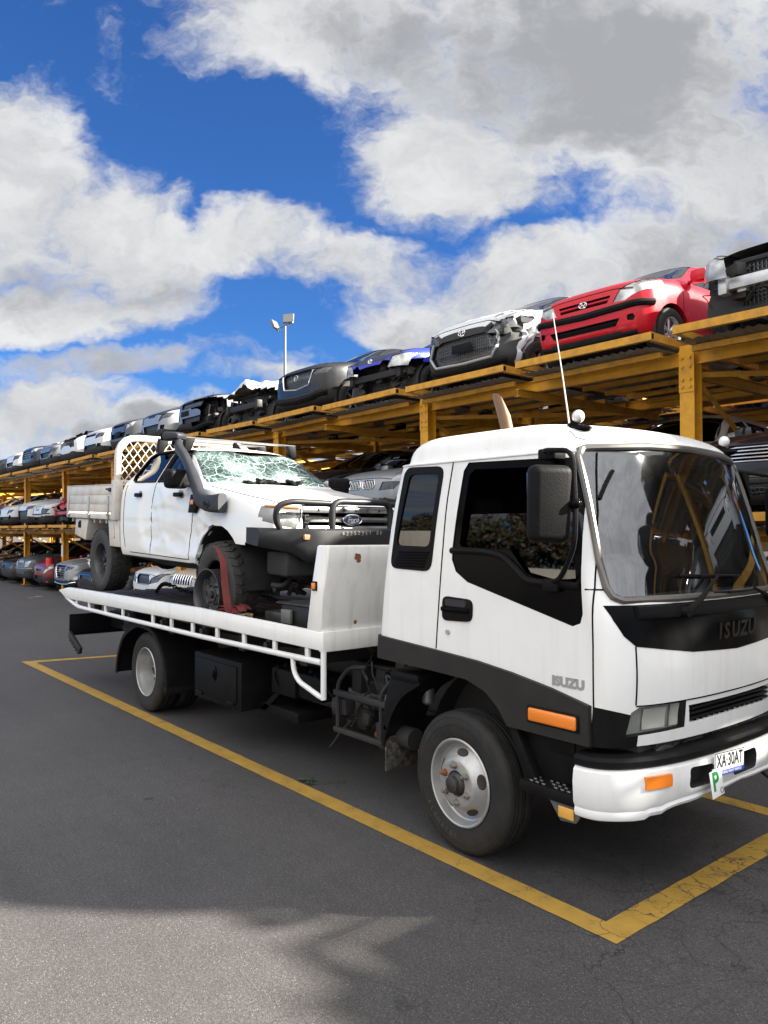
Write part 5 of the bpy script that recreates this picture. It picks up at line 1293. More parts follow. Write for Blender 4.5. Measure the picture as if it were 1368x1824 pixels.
# bumper
def bump_curve():
    P = []; hw, D, n, xc = 1.055, .36, 2.5, -2.125
    P.append((-2.50, hw))
    for k in range(0, 61):
        t = -PI / 2 + PI * k / 60
        P.append((xc - D + D * max(math.cos(t), 0) ** (2 / n), -hw * (abs(math.sin(t)) ** (2 / n)) * (1 if t > 0 else -1)))
    P.append((-2.50, -hw)); return P
bc = bump_curve()
def sweep(prof, zf=None, jig=0):
    rings = []
    n = len(bc)
    for i, (x, d) in enumerate(bc):
        a = Vector(bc[max(i - 1, 0)]); b = Vector(bc[min(i + 1, n - 1)]); tg = (b - a).normalized(); nr = Vector((-tg.y, tg.x))
        if nr.dot(Vector((x + 3.0, d))) < 0: nr = -nr
        ring = []
        for (o, z) in prof:
            q = Vector((x + nr.x * o, YC + (d + nr.y * o), z))
            if zf: q.z = zf(q, z)
            ring.append(q)
        rings.append(ring)
    return rings
def lowz(q, z):
    d = abs(q.y - YC)
    lift_ = .06 * max(0, 1 - d / .72) ** .35 if d < .72 else 0
    w = max(0, (.66 - z) / .18)
    dn = .008 * noise.noise(q * 6)
    return z + lift_ * min(w, 1) - (.02 * min(w, 1) if d > .8 else 0) + dn * min(w, 1)
t = B(); loft(t, sweep([(-.10, .535), (-.03, .525), (-.008, .535), (0, .555), (-.006, .575), (.006, .60), (.012, .70), (.004, .76), (-.02, .785), (-.12, .79), (-.12, .6)], lowz), True, True, True); fixn(t)
bbv = bvh_of(t)
def bf(y, z, off=0.):
    h = bbv.ray_cast(Vector((0, y, z)), Vector((-1, 0, 0))); return h[0] + Vector((off, 0, 0))
holes = []
for pl in ([(3.86, .635), (4.085, .63), (4.085, .735), (3.87, .745)], [(4.285, .625), (4.56, .625), (4.56, .74), (4.285, .74)]):
    fs = cut_region(t, round_poly(pl, .03, 3), 'x', lambda c, n: n.x > .3 and c.x > -2.4)
    holes.append(lift(t, fs, (-.07, 0, 0), wall_mi=0))
bp = obj('bumper', t, WHITE, T)
for h in holes: obj('tow_hook_opening', h, UNDER, bp)
t = B(); loft(t, sweep([(-.13, .785), (-.005, .78), (.004, .79), (.004, .818), (-.012, .836), (-.05, .843), (-.13, .840)]), True, True, True); obj('bumper_strip', fixn(t), BLACKP, T)
for s_ in (0, 1):
    t = B(); r_ = []
    pts = []
    for k in range(9):
        y = 3.555 + .02 * k; y = y if not s_ else 2 * YC - y
        p = bf(y, .707, 0); pts.append([p + Vector((-.01, 0, -.030)), p + Vector((.012, 0, -.030)), p + Vector((.014, 0, 0)), p + Vector((.012, 0, .034)), p + Vector((-.01, 0, .034))])
    loft(t, pts, True, True, True); bevel_all(t, .004, 2, 50); obj('indicator', fixn(t), ORANGE, T)
# number plate and P plate
p = bf(4.20, .725, .02)
M = Matrix.Translation(p) @ Matrix.Rotation(R(-2), 4, 'X') @ Matrix.Rotation(R(-3), 4, 'Z')
t = B(); box(t, -.004, .004, -.148, .148, -.062, .062, .003, M=M); npl = obj('number_plate', t, simple('plate_white', (.82, .82, .80), .35, rvar=0), T)
X_, U_ = (M.to_3x3() @ Vector((0, 1, 0))), (M.to_3x3() @ Vector((0, 0, 1)))
obj('plate_lettering', text_bm('XA\u00b730AT', .098, M @ Vector((.0045, 0, .014)), X_, U_, .001, .0015, sx=.69), simple('plate_black', (.02, .02, .02), .4, rvar=0), npl)
BL_ = simple('plate_blue', (.02, .08, .50), .4, rvar=0)
t = B(); box(t, .0042, .0052, -.146, .146, -.060, -.036, 0, M=M); obj('plate_band', t, BL_, npl)
obj('band_lettering', text_bm('NATIONAL HEAVY VEHICLE', .019, M @ Vector((.0056, 0, -.048)), X_, U_, .0005, .0004), simple('plate_white', (.82, .82, .80), .35), npl)
t = B(); box(t, .004, .0048, -.148, .148, .058, .062, 0, M=M); box(t, .004, .0048, -.148, -.144, -.036, .058, 0, M=M); box(t, .004, .0048, .144, .148, -.036, .058, 0, M=M); obj('plate_border', t, simple('plate_black', (.02, .02, .02), .4), npl)
p = bf(4.02, .66, .05)
M = Matrix.Translation(p + Vector((.0, 0, -.01))) @ Matrix.Rotation(R(4), 4, 'X') @ Matrix.Rotation(R(-6), 4, 'Y')
t = B(); box(t, -.002, .002, -.062, .062, -.070, .070, .006, M=M); box(t, -.03, 0, .02, .05, .03, .06, M=M); pp = obj('p_plate', t, simple('plate_white', (.82, .82, .80), .35), T)
X_, U_ = (M.to_3x3() @ Vector((0, 1, 0))), (M.to_3x3() @ Vector((0, 0, 1)))
obj('plate_letter', text_bm('P', .135, M @ Vector((.0026, -.012, .008)), X_, U_, .0006, .004), simple('plate_green', (.02, .26, .06), .4, rvar=0), pp)
t = B(); tube(t, [M @ Vector((.0035, .038 + .014 * math.cos(a), -.045 + .014 * math.sin(a))) for a in [2 * PI * k / 16 for k in range(16)]], .0016, 5, True); obj('plate_ring', t, simple('plate_black', (.02, .02, .02), .4), pp)
t = B(); box(t, -2.42, -2.25, 3.72, 5.08, .62, .90); box(t, -2.45, -2.28, 3.60, 3.74, .78, .93, .01)
r_ = random.Random(5)
for k in range(16):
    y = r_.uniform(3.65, 4.85); tube(t, [(-2.26, y, .80), (-2.23, y + .1, .86), (-2.24, y + .22, .82), (-2.27, y + .3, .9)], r_.uniform(.006, .014), 6, fil=.04)
obj('radiator_support', t, UNDER, T)
t = B(); tube(t, [(-2.2, 4.78, .56), (-2.12, 4.80, .50), (-2.15, 4.84, .46)], .025, 8, fil=.03); obj('tow_hook', t, DARKM, T)
# wheels
def truck_tyre(R_, w):
    t = B(); h = w / 2; r1 = R_ * .60
    pr = [(r1 * .96, h * .5), (r1 * .98, h * .82), (r1 * 1.03, h * .93), (r1 * 1.10, h * .97), (R_ * .74, h * 1.02), (R_ * .80, h * 1.04), (R_ * .805, h * 1.06), (R_ * .86, h * 1.05), (R_ * .90, h * 1.0), (R_ * .905, h * 1.02), (R_ * .955, h * .94), (R_ * .985, h * .80)]
    for g in (.56, .28, 0):
        pr += [(R_ * (.995 if g else 1), h * (g + .05)), (R_ * .972, h * (g + .035)), (R_ * .972, h * (g - .035)), (R_ * (.995 if g else 1), h * (g - .05))]
    full = pr + [(a, -b) for a, b in pr[::-1] if b > h * .3]
    lathe(t, full, (0, 0, 0), 'y', 56); return fixn(t)
def place(o, loc, rz=0, ry=0): o.location = Vector(loc) - ORG[T.name]; o.rotation_euler = (0, ry, rz); return o
WR = .437
TYRE_DIR = 1
ZERO = Vector((0, 0, 0))
tb = truck_tyre(WR, .215)
w1 = obj('wheel', tb, RUB, T, org=ZERO); ORG[w1.name] = ZERO
t = B(); r1 = WR * .60; h = .1075
lathe(t, [(r1 * .97, h * .5), (r1 * 1.0, h * .90), (r1 * 1.03, h * 1.0), (r1 * 1.0, h * 1.06), (r1 * .965, h * 1.02), (r1 * .94, h * .78), (r1 * .90, h * .55), (r1 * .86, h * .50), (r1 * .80, h * .60), (r1 * .60, h * 1.12), (r1 * .565, h * 1.20), (r1 * .52, h * 1.22), (r1 * .30, h * 1.22), (r1 * .29, h * 1.1), (r1 * .28, h * .8)], (0, 0, 0), 'y', 64)
fixn(t); rimo = obj('rim', t, RIMW, w1, org=ZERO); ORG[rimo.name] = ZERO
t = B()
for k in range(5):
    a = 2 * PI * (k + .1) / 5; c, s = math.cos(a), math.sin(a); rad = r1 * .715
    Mx = Matrix(((c, 0, -s, rad * c), (0, 1, 0, h * .82), (s, 0, c, rad * s), (0, 0, 0, 1))) @ Matrix.Rotation(-math.atan2(h * .52, r1 * .20), 4, 'Z')
    tt = B(); lathe(tt, [(.001, .004), (.030, .004), (.034, -.002)], (0, 0, 0), 'y', 20)
    for v in tt.verts: v.co.z *= 1.35; v.co.x *= .86
    merge(t, tt, Mx)
obj('hand_hole', t, simple('hole_brown', (.03, .024, .02), .8), rimo, org=ZERO)
for k in range(6):
    a = 2 * PI * (k + .35) / 6; t = B(); cx_, cz_ = r1 * .425 * math.cos(a), r1 * .425 * math.sin(a)
    lathe(t, [(.001, h * 1.58), (.010, h * 1.58), (.011, h * 1.44), (.019, h * 1.43), (.021, h * 1.36), (.021, h * 1.24), (.026, h * 1.23), (.026, h * 1.2)], (cx_, 0, cz_), 'y', 6); obj('wheel_nut', fixn(t), simple('nut_steel', (.33, .31, .28), .4, .7, 0, .5, (.2, .1, .05), 20) if k != 1 else RUST, rimo, org=ZERO)
t = B(); lathe(t, [(.001, h * 1.72), (r1 * .12, h * 1.70), (r1 * .19, h * 1.62), (r1 * .20, h * 1.40), (r1 * .25, h * 1.30), (r1 * .29, h * 1.1), (r1 * .29, h * .9)], (0, 0, 0), 'y', 24); obj('hub', fixn(t), simple('hub_black', (.018, .018, .019), .5, 0, 0, .5, (.09, .06, .04), 12), rimo, org=ZERO)
t = B()
for i, ch_ in enumerate('TRIANGLE'):
    a = R(-2.7) + R(7.2) * (i - 3.5) * TYRE_DIR; rv = Vector((math.cos(a), 0, math.sin(a))); text_bm(ch_, .042, rv * WR * .775 + Vector((0, .1075 * 1.035, 0)), (-rv).cross(Vector((0, 1, 0))), -rv, .002, .001, bm=t)
obj('sidewall_lettering', t, simple('rubber_worn', (.040, .037, .034), .7, rvar=0), w1, org=ZERO)
place(w1, (-3.42, 3.535, WR), PI - R(3), 1.0)
c = copy_tree(w1, T); place(c, (-3.42, 5.265, WR), -R(3))
w2 = obj('wheel', truck_tyre(WR, .215), RUB, T, org=ZERO); ORG[w2.name] = ZERO
t = B(); lathe(t, [(r1 * .97, h * .5), (r1 * 1.0, h * .90), (r1 * 1.03, h * 1.0), (r1 * 1.0, h * 1.06), (r1 * .965, h * 1.0), (r1 * .945, h * .60), (r1 * .90, h * .35), (r1 * .88, -h * .55), (r1 * .84, -h * .75), (r1 * .60, -h * .78), (r1 * .56, -h * .62), (r1 * .30, -h * .62), (.001, -h * .6)], (0, 0, 0), 'y', 64); rim2 = obj('rim', fixn(t), RIMW, w2, org=ZERO)
for k in range(6):
    a = 2 * PI * k / 6; t = B(); lathe(t, [(.001, -h * .1), (.011, -h * .1), (.012, -h * .2), (.022, -h * .2), (.022, -h * .62)], (r1 * .43 * math.cos(a), 0, r1 * .43 * math.sin(a)), 'y', 6); obj('wheel_nut', fixn(t), DARKM, rim2, org=ZERO)
t = B(); lathe(t, [(.001, h * .15), (r1 * .16, h * .1), (r1 * .24, -h * .3), (r1 * .26, -h * .62)], (0, 0, 0), 'y', 20); obj('hub', fixn(t), DARKM, rim2, org=ZERO)
place(w2, (-8.30, 3.535, WR), PI)
for y, rz in ((3.80, PI), (5.0, 0), (5.265, 0)): place(copy_tree(w2, T), (-8.30, y, WR), rz)
# mudguards
def sheet(poly, y0, y1, th=.012, lip=.03):
    t = B(); n = len(poly); rings = []
    for i, p in enumerate(poly):
        a, b = Vector(poly[max(i - 1, 0)]), Vector(poly[min(i + 1, n - 1)]); tg = (b - a).normalized(); nr = Vector((-tg.y, tg.x))
        if nr.y < -.3: nr = -nr
        q = Vector(p); o = q + nr * th; il = q - nr * lip
        rings.append([(q.x, y1, q.y), (q.x, y0 + .03, q.y), (il.x, y0 + .012, il.y), (il.x, y0, il.y), (o.x, y0, o.y), (o.x + nr.x * .004, y0 + .02, o.y + nr.y * .004), (o.x, y0 + .04, o.y), (o.x, y1, o.y)])
    loft(t, rings, True, True, True); return fixn(t)
arc = crom([(-8.97, .35), (-8.91, .58), (-8.74, .80), (-8.42, .945), (-8.20, .965), (-7.92, .92), (-7.70, .76), (-7.59, .55), (-7.56, .34)], 5)
obj('mudguard', sheet(arc, 3.34, 4.0), BLACKP, T); obj('mudguard', sheet(arc, 4.8, 5.46), BLACKP, T)
t = B(); box(t, -7.62, -7.545, 3.335, 4.0, .31, .38, .01); obj('mudguard_edge', t, BLACKP, T)
arc = crom([(-3.80, 1.0), (-3.86, .965), (-3.98, .89), (-4.08, .77), (-4.15, .62), (-4.17, .50)], 4)
t = sheet(arc, 3.43, 3.80, .012, .02); box(t, -4.10, -3.80, 3.42, 3.75, .975, 1.05, .03)
prism(t, [(-4.09, 1.02), (-3.80, 1.0), (-3.86, .95), (-3.99, .87), (-4.09, .75), (-4.14, .58), (-4.19, .60), (-4.16, .80)], 'y', 3.435, 3.455, .006); obj('front_mudguard', t, BLACKP, T)
t = B(); box(t, -4.165, -4.150, 3.44, 3.74, .33, .86, .006); obj('mud_flap', t, simple('mud_rubber', (.02, .02, .02), .75, 0, 0, .95, (.16, .14, .11), 26., .1), T)
t = B(); lathe(t, [(r, y) for r, y in ((.66, 3.8), (.66, 4.0))], (-3.42, 0, .45), 'y', 20, a0=-.1, a1=PI + .1); box(t, -4.1, -2.75, 3.99, 4.02, .45, 1.1); obj('wheel_arch', t, UNDER, T)
# chassis and running gear
t = B()
for y in (3.98, 4.75): box(t, -10.75, -2.6, y, y + .07, .66, .90)
for x in (-10.4, -9.4, -7.5, -6.6, -5.6, -4.6): box(t, x, x + .1, 4.05, 4.75, .68, .88)
for x in (-8.9, -7.7, -6.2, -5.2): box(t, x - .05, x + .05, 3.45, 5.35, .92, 1.06)
box(t, -8.36, -8.24, 3.6, 5.2, .36, .50, .04); box(t, -3.48, -3.36, 3.6, 5.2, .34, .46, .04); ellipsoid(t, (-8.3, 4.4, .44), (.22, .22, .2))
tube(t, [(-8.3, 4.4, .46), (-5.0, 4.4, .62)], .05, 10); obj('chassis', t, UNDER, T)
r_ = random.Random(17); t = B()
box(t, -4.1, -2.75, 4.06, 4.74, .55, 1.08, .05); box(t, -4.9, -4.1, 4.15, 4.65, .50, .85, .06)
for k in range(20):
    x, y, z = r_.uniform(-5.0, -4.2), r_.uniform(3.62, 4.1), r_.uniform(.42, .95); a, b_, c_ = r_.uniform(.03, .11), r_.uniform(.03, .09), r_.uniform(.03, .10)
    tt = B(); box(tt, -a, a, -b_, b_, -c_, c_, .015); merge(t, tt, Matrix.Translation((x, y, z)) @ Matrix.Rotation(r_.uniform(-.3, .3), 4, 'Y'))
for x in (-4.88, -4.35):
    tube(t, [(x, 3.56, .45), (x, 3.56, .82), (x + .12, 3.58, .95), (x + .3, 3.6, .97)], .016, 6, fil=.06)
box(t, -4.92, -4.28, 3.54, 3.58, .72, .765, .008); box(t, -4.92, -4.28, 3.54, 3.58, .44, .48, .008)
tube(t, [(-4.28, 3.60, .55), (-4.02, 3.60, .55)], .075, 16); tube(t, [(-4.98, 3.66, .62), (-4.9, 3.66, .62)], .09, 16)
for k in range(18):
    p = Vector((r_.uniform(-5.0, -4.2), r_.uniform(3.58, 3.9), r_.uniform(.5, .95))); q = [p]
    for j in range(3): p = p + Vector((r_.uniform(-.22, .22), r_.uniform(-.05, .08), r_.uniform(-.16, .16))); q.append(p)
    tube(t, q, r_.uniform(.006, .016), 6, fil=.05)
obj('engine_and_pipes', t, UNDER, T)
t = B(); tube(t, [(-4.02, 3.72, .80), (-4.02, 3.72, 1.12)], .045, 14); ellipsoid(t, (-4.02, 3.72, .80), (.045, .045, .03)); obj('air_pipe', t, simple('dull_alloy', (.22, .22, .22), .45, .6, 0, .3), T)
t = B(); tube(t, [(-4.75, 3.85, .40), (-3.9, 3.82, .36)], .03, 10); obj('exhaust_pipe', t, RUST, T)
t = B(); box(t, -5.90, -5.52, 3.58, 3.88, .58, .80, .012); box(t, -5.50, -5.16, 3.60, 3.88, .60, .80, .012)
for x in (-5.82, -5.62, -5.42, -5.25): lathe(t, [(.02, 0), (.02, .03), (.001, .03)], (x, 3.68, .80), 'z', 8)
tube(t, [(-5.82, 3.60, .82), (-5.83, 3.56, .74), (-5.78, 3.57, .66)], .010, 6, fil=.03); tube(t, [(-5.25, 3.6, .82), (-5.1, 3.56, .78), (-5.0, 3.6, .68)], .010, 6, fil=.03); obj('battery_box', t, BLACKP, T)
t = B(); box(t, -7.06, -6.13, 3.41, 3.95, .385, .82, .01); tbx = obj('toolbox', t, BLACKP, T)
t = B(); box(t, -7.0, -6.20, 3.395, 3.412, .445, .775, .008); box(t, -6.98, -6.86, 3.385, 3.40, .425, .455, .004); box(t, -6.36, -6.24, 3.385, 3.40, .425, .455, .004); lid = obj('lid', t, BLACKP, tbx)
t = B(); ellipsoid(t, (-6.60, 3.392, .665), (.038, .012, .07)); box(t, -6.615, -6.585, 3.37, 3.39, .63, .69, .006); obj('latch', t, BLACKG, lid)
t = B(); box(t, -6.12, -5.5, 3.60, 3.95, .37, .46, .01); prism(t, [(-6.12, .40), (-5.55, .80), (-5.50, .80), (-6.04, .39)], 'y', 3.60, 3.63); obj('toolbox_bracket', t, BLACKP, T)
# tail frame and spare tyre slung under the deck
t = B(); box(t, -10.83, -10.80, 3.39, 5.41, .60, .865, .006); box(t, -10.83, -10.3, 3.95, 3.98, .66, .88); box(t, -10.83, -10.74, 3.39, 5.41, .585, .60); obj('tail_frame', t, BLACKP, T)
t = B(); tt = B(); box(tt, 0, .48, -.02, .02, -.045, .045, .004)
for k in range(5): prism(tt, [(.05 + k * .085, -.045), (.10 + k * .085, -.045), (.085 + k * .085, -.075), (.065 + k * .085, -.075)], 'y', -.02, .02)
merge(t, tt, Matrix.Translation((-10.82, 3.40, .60)) @ Matrix.Rotation(R(22), 4, 'Y')); obj('serrated_bar', t, DARKM, T)
t = truck_tyre(.43, .22); t.transform(Matrix.Translation((-9.55, 4.1, .74)) @ Matrix.Rotation(R(90 - 12), 4, 'X') @ Matrix.Rotation(R(-9), 4, 'Z')); obj('spare_tyre', t, RUB, T)
# deck
t = B(); box(t, -10.75, -4.75, 3.33, 5.47, 1.10, 1.135)
n = 30
for k in range(n):
    y = 3.345 + k * (2.12 / n); box(t, -10.72, -4.78, y, y + .05, 1.135, 1.165 - .004 * (k % 3), .006, 1)
obj('deck', t, simple('deck_black', (.030, .028, .026), .5, .3, 0, .7, (.085, .065, .05), 5., .15), T)
RAIL = [(-4.70, 1.245), (-6.8, 1.272), (-8.6, 1.262), (-10.53, 1.25), (-10.93, 1.195), (-10.63, 1.10), (-8.6, 1.115), (-6.8, 1.125), (-4.70, 1.11)]
for y0, y1 in ((3.28, 3.33), (5.47, 5.52)):
    t = B(); prism(t, RAIL, 'y', y0, y1, .006); rl = obj('side_rail', t, WHITE, T)
    t = B(); ym = (y0 + y1) / 2; tube(t, [(-10.66, ym, 1.11), (-10.22, ym, 1.02), (-8.8, ym, 1.01), (-6.7, ym, 1.005), (-4.735, ym, 1.02)], .024, 10, fil=.15)
    obj('rail_tube', t, WHITE, T)
    for x in (-10.25, -9.78, -9.21, -8.66, -7.82, -7.36, -6.88, -6.38, -5.89, -5.39, -4.92):
        t = B(); box(t, x - .024, x + .024, ym - .012, ym + .012, 1.02, 1.118, .003); obj('rail_strut', t, WHITE, T)
    if y0 < 4:
        t = B(); tube(t, [(-5.13, ym, 1.015), (-5.11, ym, .90), (-5.04, ym, .835), (-4.76, ym, .765), (-4.715, ym, .76)], .020, 10, fil=.05); tube(t, [(-4.71, ym, 1.12), (-4.71, ym, .75)], .022, 10); obj('corner_step', t, WHITE, T)
    for x in (-9.62, -8.50, -7.62, -6.72, -5.10 - .45):
        t = B(); box(t, x - .03, x + .03, ym + .03, ym + .09, 1.02, 1.10, .006); lathe(t, [(.001, -.03), (.028, -.028), (.03, 0), (.03, .02)], (x, ym + .03, 1.055), 'y', 12); obj('rope_hook', t, DARKM, T)
t = B(); prism(t, [(-4.915, 1.24), (-4.855, 1.55), (-4.77, 1.895), (-4.61, 1.895), (-4.625, 1.76), (-4.70, 1.50), (-4.72, 1.24)], 'y', 3.285, 5.515, .014)
prism(t, [(-4.74, 1.10), (-4.69, 1.10), (-4.69, 1.25), (-4.74, 1.25)], 'y', 3.284, 5.516, .006)
for v in t.verts:
    if v.co.z > 1.84: v.co.z += .018 * noise.noise(v.co * 4) - .03 * max(0, (v.co.y - 3.3)) * .35
bmesh.ops.subdivide_edges(t, edges=[e for e in t.edges if e.calc_length() > .5], cuts=24, use_grid_fill=True)
for v in t.verts: v.co.x += .010 * noise.noise(Vector((v.co.y * 2.2, v.co.z * 2.2, 3)))
hb = obj('headboard_box', t, truck_white('headboard_white', (.76, .745, .71), .24, (.36, .30, .23)), T)
t = B(); r_ = random.Random(9)
hbv = BVHTree.FromPolygons([v.co + Vector((-6.4, YC, 0)) for v in hb.data.vertices], [list(p.vertices) for p in hb.data.polygons])
for (y, z, s_) in ((3.555, 1.80, .026), (3.565, 1.775, .018), (3.54, 1.82, .010), (3.60, 1.30, .014)):
    h = hbv.ray_cast(Vector((0, y, z)), Vector((-1, 0, 0)))[0]
    q = [h + Vector((.002, s_ * (1 + .5 * r_.random()) * math.cos(a), s_ * (.8 + .6 * r_.random()) * math.sin(a))) for a in [2 * PI * k / 11 for k in range(11)]]
    q = [(hbv.ray_cast(Vector((0, p.y, p.z)), Vector((-1, 0, 0)))[0] or p) + Vector((.0015, 0, 0)) for p in q]
    t.faces.new([t.verts.new(p) for p in q])
obj('rust_patch', t, RUST, hb)
t = B(); box(t, -4.815, -4.775, 3.262, 3.285, 1.56, 1.61, .006, 2); ml = obj('marker_lamp', t, ORANGE, T)
t = B(); box(t, -4.825, -4.765, 3.274, 3.290, 1.55, 1.62, .004); obj('lamp_base', t, BLACKP, ml)
# exhaust stack, aerial, roof lamps
t = B(); a = Vector((-4.40, 5.0, 1.4)); b_ = Vector((-4.40, 5.0, 2.84)); c_ = Vector((-4.40, 4.87, 3.10))
tube(t, [a, b_, b_.lerp(c_, .5) + Vector((0, .02, 0)), c_], [.055, .055, .055, .05], 16, caps=False)
for v in t.verts:
    if v.co.z > 2.98: v.co.z += (v.co.y - 4.88) * -1.6
obj('exhaust_stack', t, simple('rusted_stack', (.20, .13, .085), .6, .4, 0, .8, (.30, .16, .08), 9.), T)
t = B(); tube(t, [(-2.79, 3.72, 2.58), (-2.85, 3.72, 2.95), (-2.915, 3.72, 3.31)], [.006, .0045, .003], 6); obj('aerial', t, simple('aerial_pale', (.55, .52, .46), .4, .3), T)
def rooflamp(x, y, z, s):
    t = B(); ellipsoid(t, (x, y, z), (.10 * s, .05 * s, .028 * s)); prism(t, [(x - .1 * s, z), (x + .03 * s, z), (x, z + .06 * s), (x - .03 * s, z + .05 * s)], 'y', y - .02, y + .02, .006); l = obj('roof_lamp', t, BLACKG, T)
    t = B(); ellipsoid(t, (x + .01, y, z + .075 * s), (.036 * s, .036 * s, .038 * s), 18); obj('lamp_globe', t, simple('frosted_lens', (.62, .62, .6), .25, .1, .6, 0, rvar=0), l)
rooflamp(-2.70, 3.66, 2.578, 1.); rooflamp(-2.58, 5.12, 2.53, 1.)
# ------------------------------------------------------------------ the wrecked ute on the deck
KIND['ute'] = dict(sub=7, L=3.46, W=1.85, H=1.82, ax=-.94, wbase=3.2, wr_=.41, cowl=-1.36, r0=-2.02, r1=-3.22, xB=-2.50,
  zt=[(0,1.02),(-.02,1.10),(-.06,1.16),(-.15,1.20),(-.5,1.25),(-1.0,1.315),(-1.36,1.365),(-1.7,1.60),(-2.02,1.765),(-2.35,1.815),(-3.0,1.82),(-3.3,1.79),(-3.46,1.74)],
  zb=[(0,.98),(-.06,1.10),(-.15,1.14),(-.6,1.20),(-1.36,1.29),(-2.2,1.335),(-3.46,1.36)],
  zs=[(0,.62),(-.06,.56),(-.2,.52),(-.5,.50),(-3.46,.48)],
  w=[(0,.64),(-.015,.75),(-.05,.825),(-.13,.88),(-.3,.91),(-.7,.925),(-3.46,.925)],
  wb=[(0,.60),(-.05,.75),(-.13,.81),(-.3,.85),(-.8,.88),(-1.4,.885),(-3.46,.875)],
  wr=[(0,.5),(-.2,.70),(-1.2,.77),(-1.36,.775),(-2.02,.675),(-2.5,.665),(-3.46,.66)])
U = thing('ute', 'wrecked white dual cab ute with shattered windscreen carried on the tow truck deck', 'ute', (-8.415, 4.45, 1.165), (0, R(1.8), 0))
U['label'] = 'wrecked white dual cab ute with shattered windscreen carried on the tow truck deck'
UO = Vector((-2.5, 0, 0)); ORG[U.name] = UO
UW = simple('ute_white', (.72, .715, .70), .24, 0, .15, .05, (.36, .28, .2), 2.4, .06)
S = Shape('ute'); bm = S.body(-3.46, .045); ubv = bvh_of(bm)
def shatter_mat():
    m, t, b = nt('shattered_glass')
    tc = nnode(t, 'ShaderNodeTexCoord')
    nz = nnode(t, 'ShaderNodeTexNoise'); nz.inputs['Scale'].default_value = 5; nz.inputs['Detail'].default_value = 3; link(t, tc, 'Object', nz, 'Vector')
    sc = nnode(t, 'ShaderNodeVectorMath', operation='SCALE'); link(t, nz, 'Color', sc, 0); sc.inputs['Scale'].default_value = .10
    ad = nnode(t, 'ShaderNodeVectorMath', operation='ADD'); link(t, tc, 'Object', ad, 0); link(t, sc, 0, ad, 1)
    big = nnode(t, 'ShaderNodeTexNoise'); big.inputs['Scale'].default_value = 2.6; big.inputs['Detail'].default_value = 3; link(t, tc, 'Object', big, 'Vector')
    lines = None
    for s, wd in ((7, .030), (17, .05), (60, .12)):
        v = nnode(t, 'ShaderNodeTexVoronoi', feature='DISTANCE_TO_EDGE'); v.inputs['Scale'].default_value = s; link(t, ad, 0, v, 'Vector')
        r = ramp(t, v, 'Distance', [(0, 1), (wd, 0)])
        if s > 30:
            mk = ramp(t, big, 'Fac', [(.48, 0), (.60, .8)]); r = mixc(t, 1., (r, 'Color'), (mk, 'Color'), 'MULTIPLY'); o = 2
        elif s > 10:
            mk = ramp(t, big, 'Fac', [(.36, .15), (.55, 1)]); r = mixc(t, 1., (r, 'Color'), (mk, 'Color'), 'MULTIPLY'); o = 2
        else: o = 'Color'
        lines = (r, o) if lines is None else (mixc(t, 1., lines, (r, o), 'LIGHTEN'), 2)
    fill = ramp(t, big, 'Fac', [(.38, (.010, .017, .018)), (.50, (.030, .052, .049)), (.64, (.10, .17, .16))])
    c = mixc(t, lines, (fill, 'Color'), (.32, .43, .40)); link(t, c, 2, b, 'Base Color')
    b.inputs['Roughness'].default_value = .22
    mr = nnode(t, 'ShaderNodeMapRange'); link(t, lines[0], lines[1], mr, 'Value'); mr.inputs['To Min'].default_value = .12; mr.inputs['To Max'].default_value = .6; link(t, mr, 0, b, 'Roughness')
    bump(t, b, lines[0], lines[1], .5, .01)
    return m
SHAT = shatter_mat()
DMG = [((-1.7, -.95, .95), (.65, .4, .35), .012, 2, 2.6, (0, .03, 0)), ((-2.55, -.95, 1.0), (.35, .4, .35), .010, 5, 3.2, (0, .03, 0)), ((-2.3, -.95, .72), (.6, .3, .16), .009, 7, 4.5, (0, .015, 0)), ((-1.25, -.9, .75), (.4, .35, .5), .035, 9, 5.), ((-.9, .1, 1.27), (.6, .7, .18), .022, 4, 3.)]
CREASE = [([(-2.60, 1.06), (-2.30, 1.10), (-1.62, 1.04)], .05, .020), ([(-3.30, .93), (-2.6, .93), (-2.0, .90), (-1.62, .83)], .045, .016), ([(-2.75, .74), (-2.45, .76), (-2.2, .71), (-1.9, .75)], .05, .013), ([(-3.3, .60), (-1.6, .60)], .03, .006), ([(-1.50, .98), (-1.42, .80), (-1.38, .62)], .05, .022), ([(-2.62, 1.16), (-2.50, 1.05), (-2.58, .90)], .06, .024), ([(-1.45, 1.02), (-1.30, .93), (-1.18, .90)], .03, .02)]
def fold(bm):
    '''dents and folds pressed into the near side of the ute'''
    for v in bm.verts:
        if v.co.y > -.6: continue
        q = Vector((v.co.x, v.co.z)); dy = 0
        for pts, wd, dp in CREASE:
            for a, b in zip(pts[:-1], pts[1:]):
                a, b = Vector(a), Vector(b); ab = b - a; t_ = (q - a).dot(ab) / ab.length_squared
                if -.02 <= t_ <= 1.02:
                    d = (q - a - ab * t_).dot(Vector((-ab.y, ab.x)).normalized()); u_ = d / wd
                    f_ = min(1, t_ / .15 if pts[0] == tuple(a) else 1, (1 - t_) / .15 if pts[-1] == tuple(b) else 1)
                    if abs(u_) < 2: dy += dp * max(f_, 0) * math.exp(-u_ * u_ * 2) * (1 if u_ < 0 else .55) - (dp * .5 * max(f_, 0) * math.exp(-(u_ - .9) ** 2 * 5) if u_ > 0 else 0)
        v.co.y += dy * .32
def uemit(nm, b, mats, parent=U, dm=True, smooth=35):
    if dm:
        for d in DMG: crumple(b, *d)
        fold(b)
    return obj(nm, b, mats, parent, smooth, org=UO)
for f in bm.faces:
    if f.normal.z < -.6 and f.calc_center_median().z < .56: f.material_index = 1
parts = []
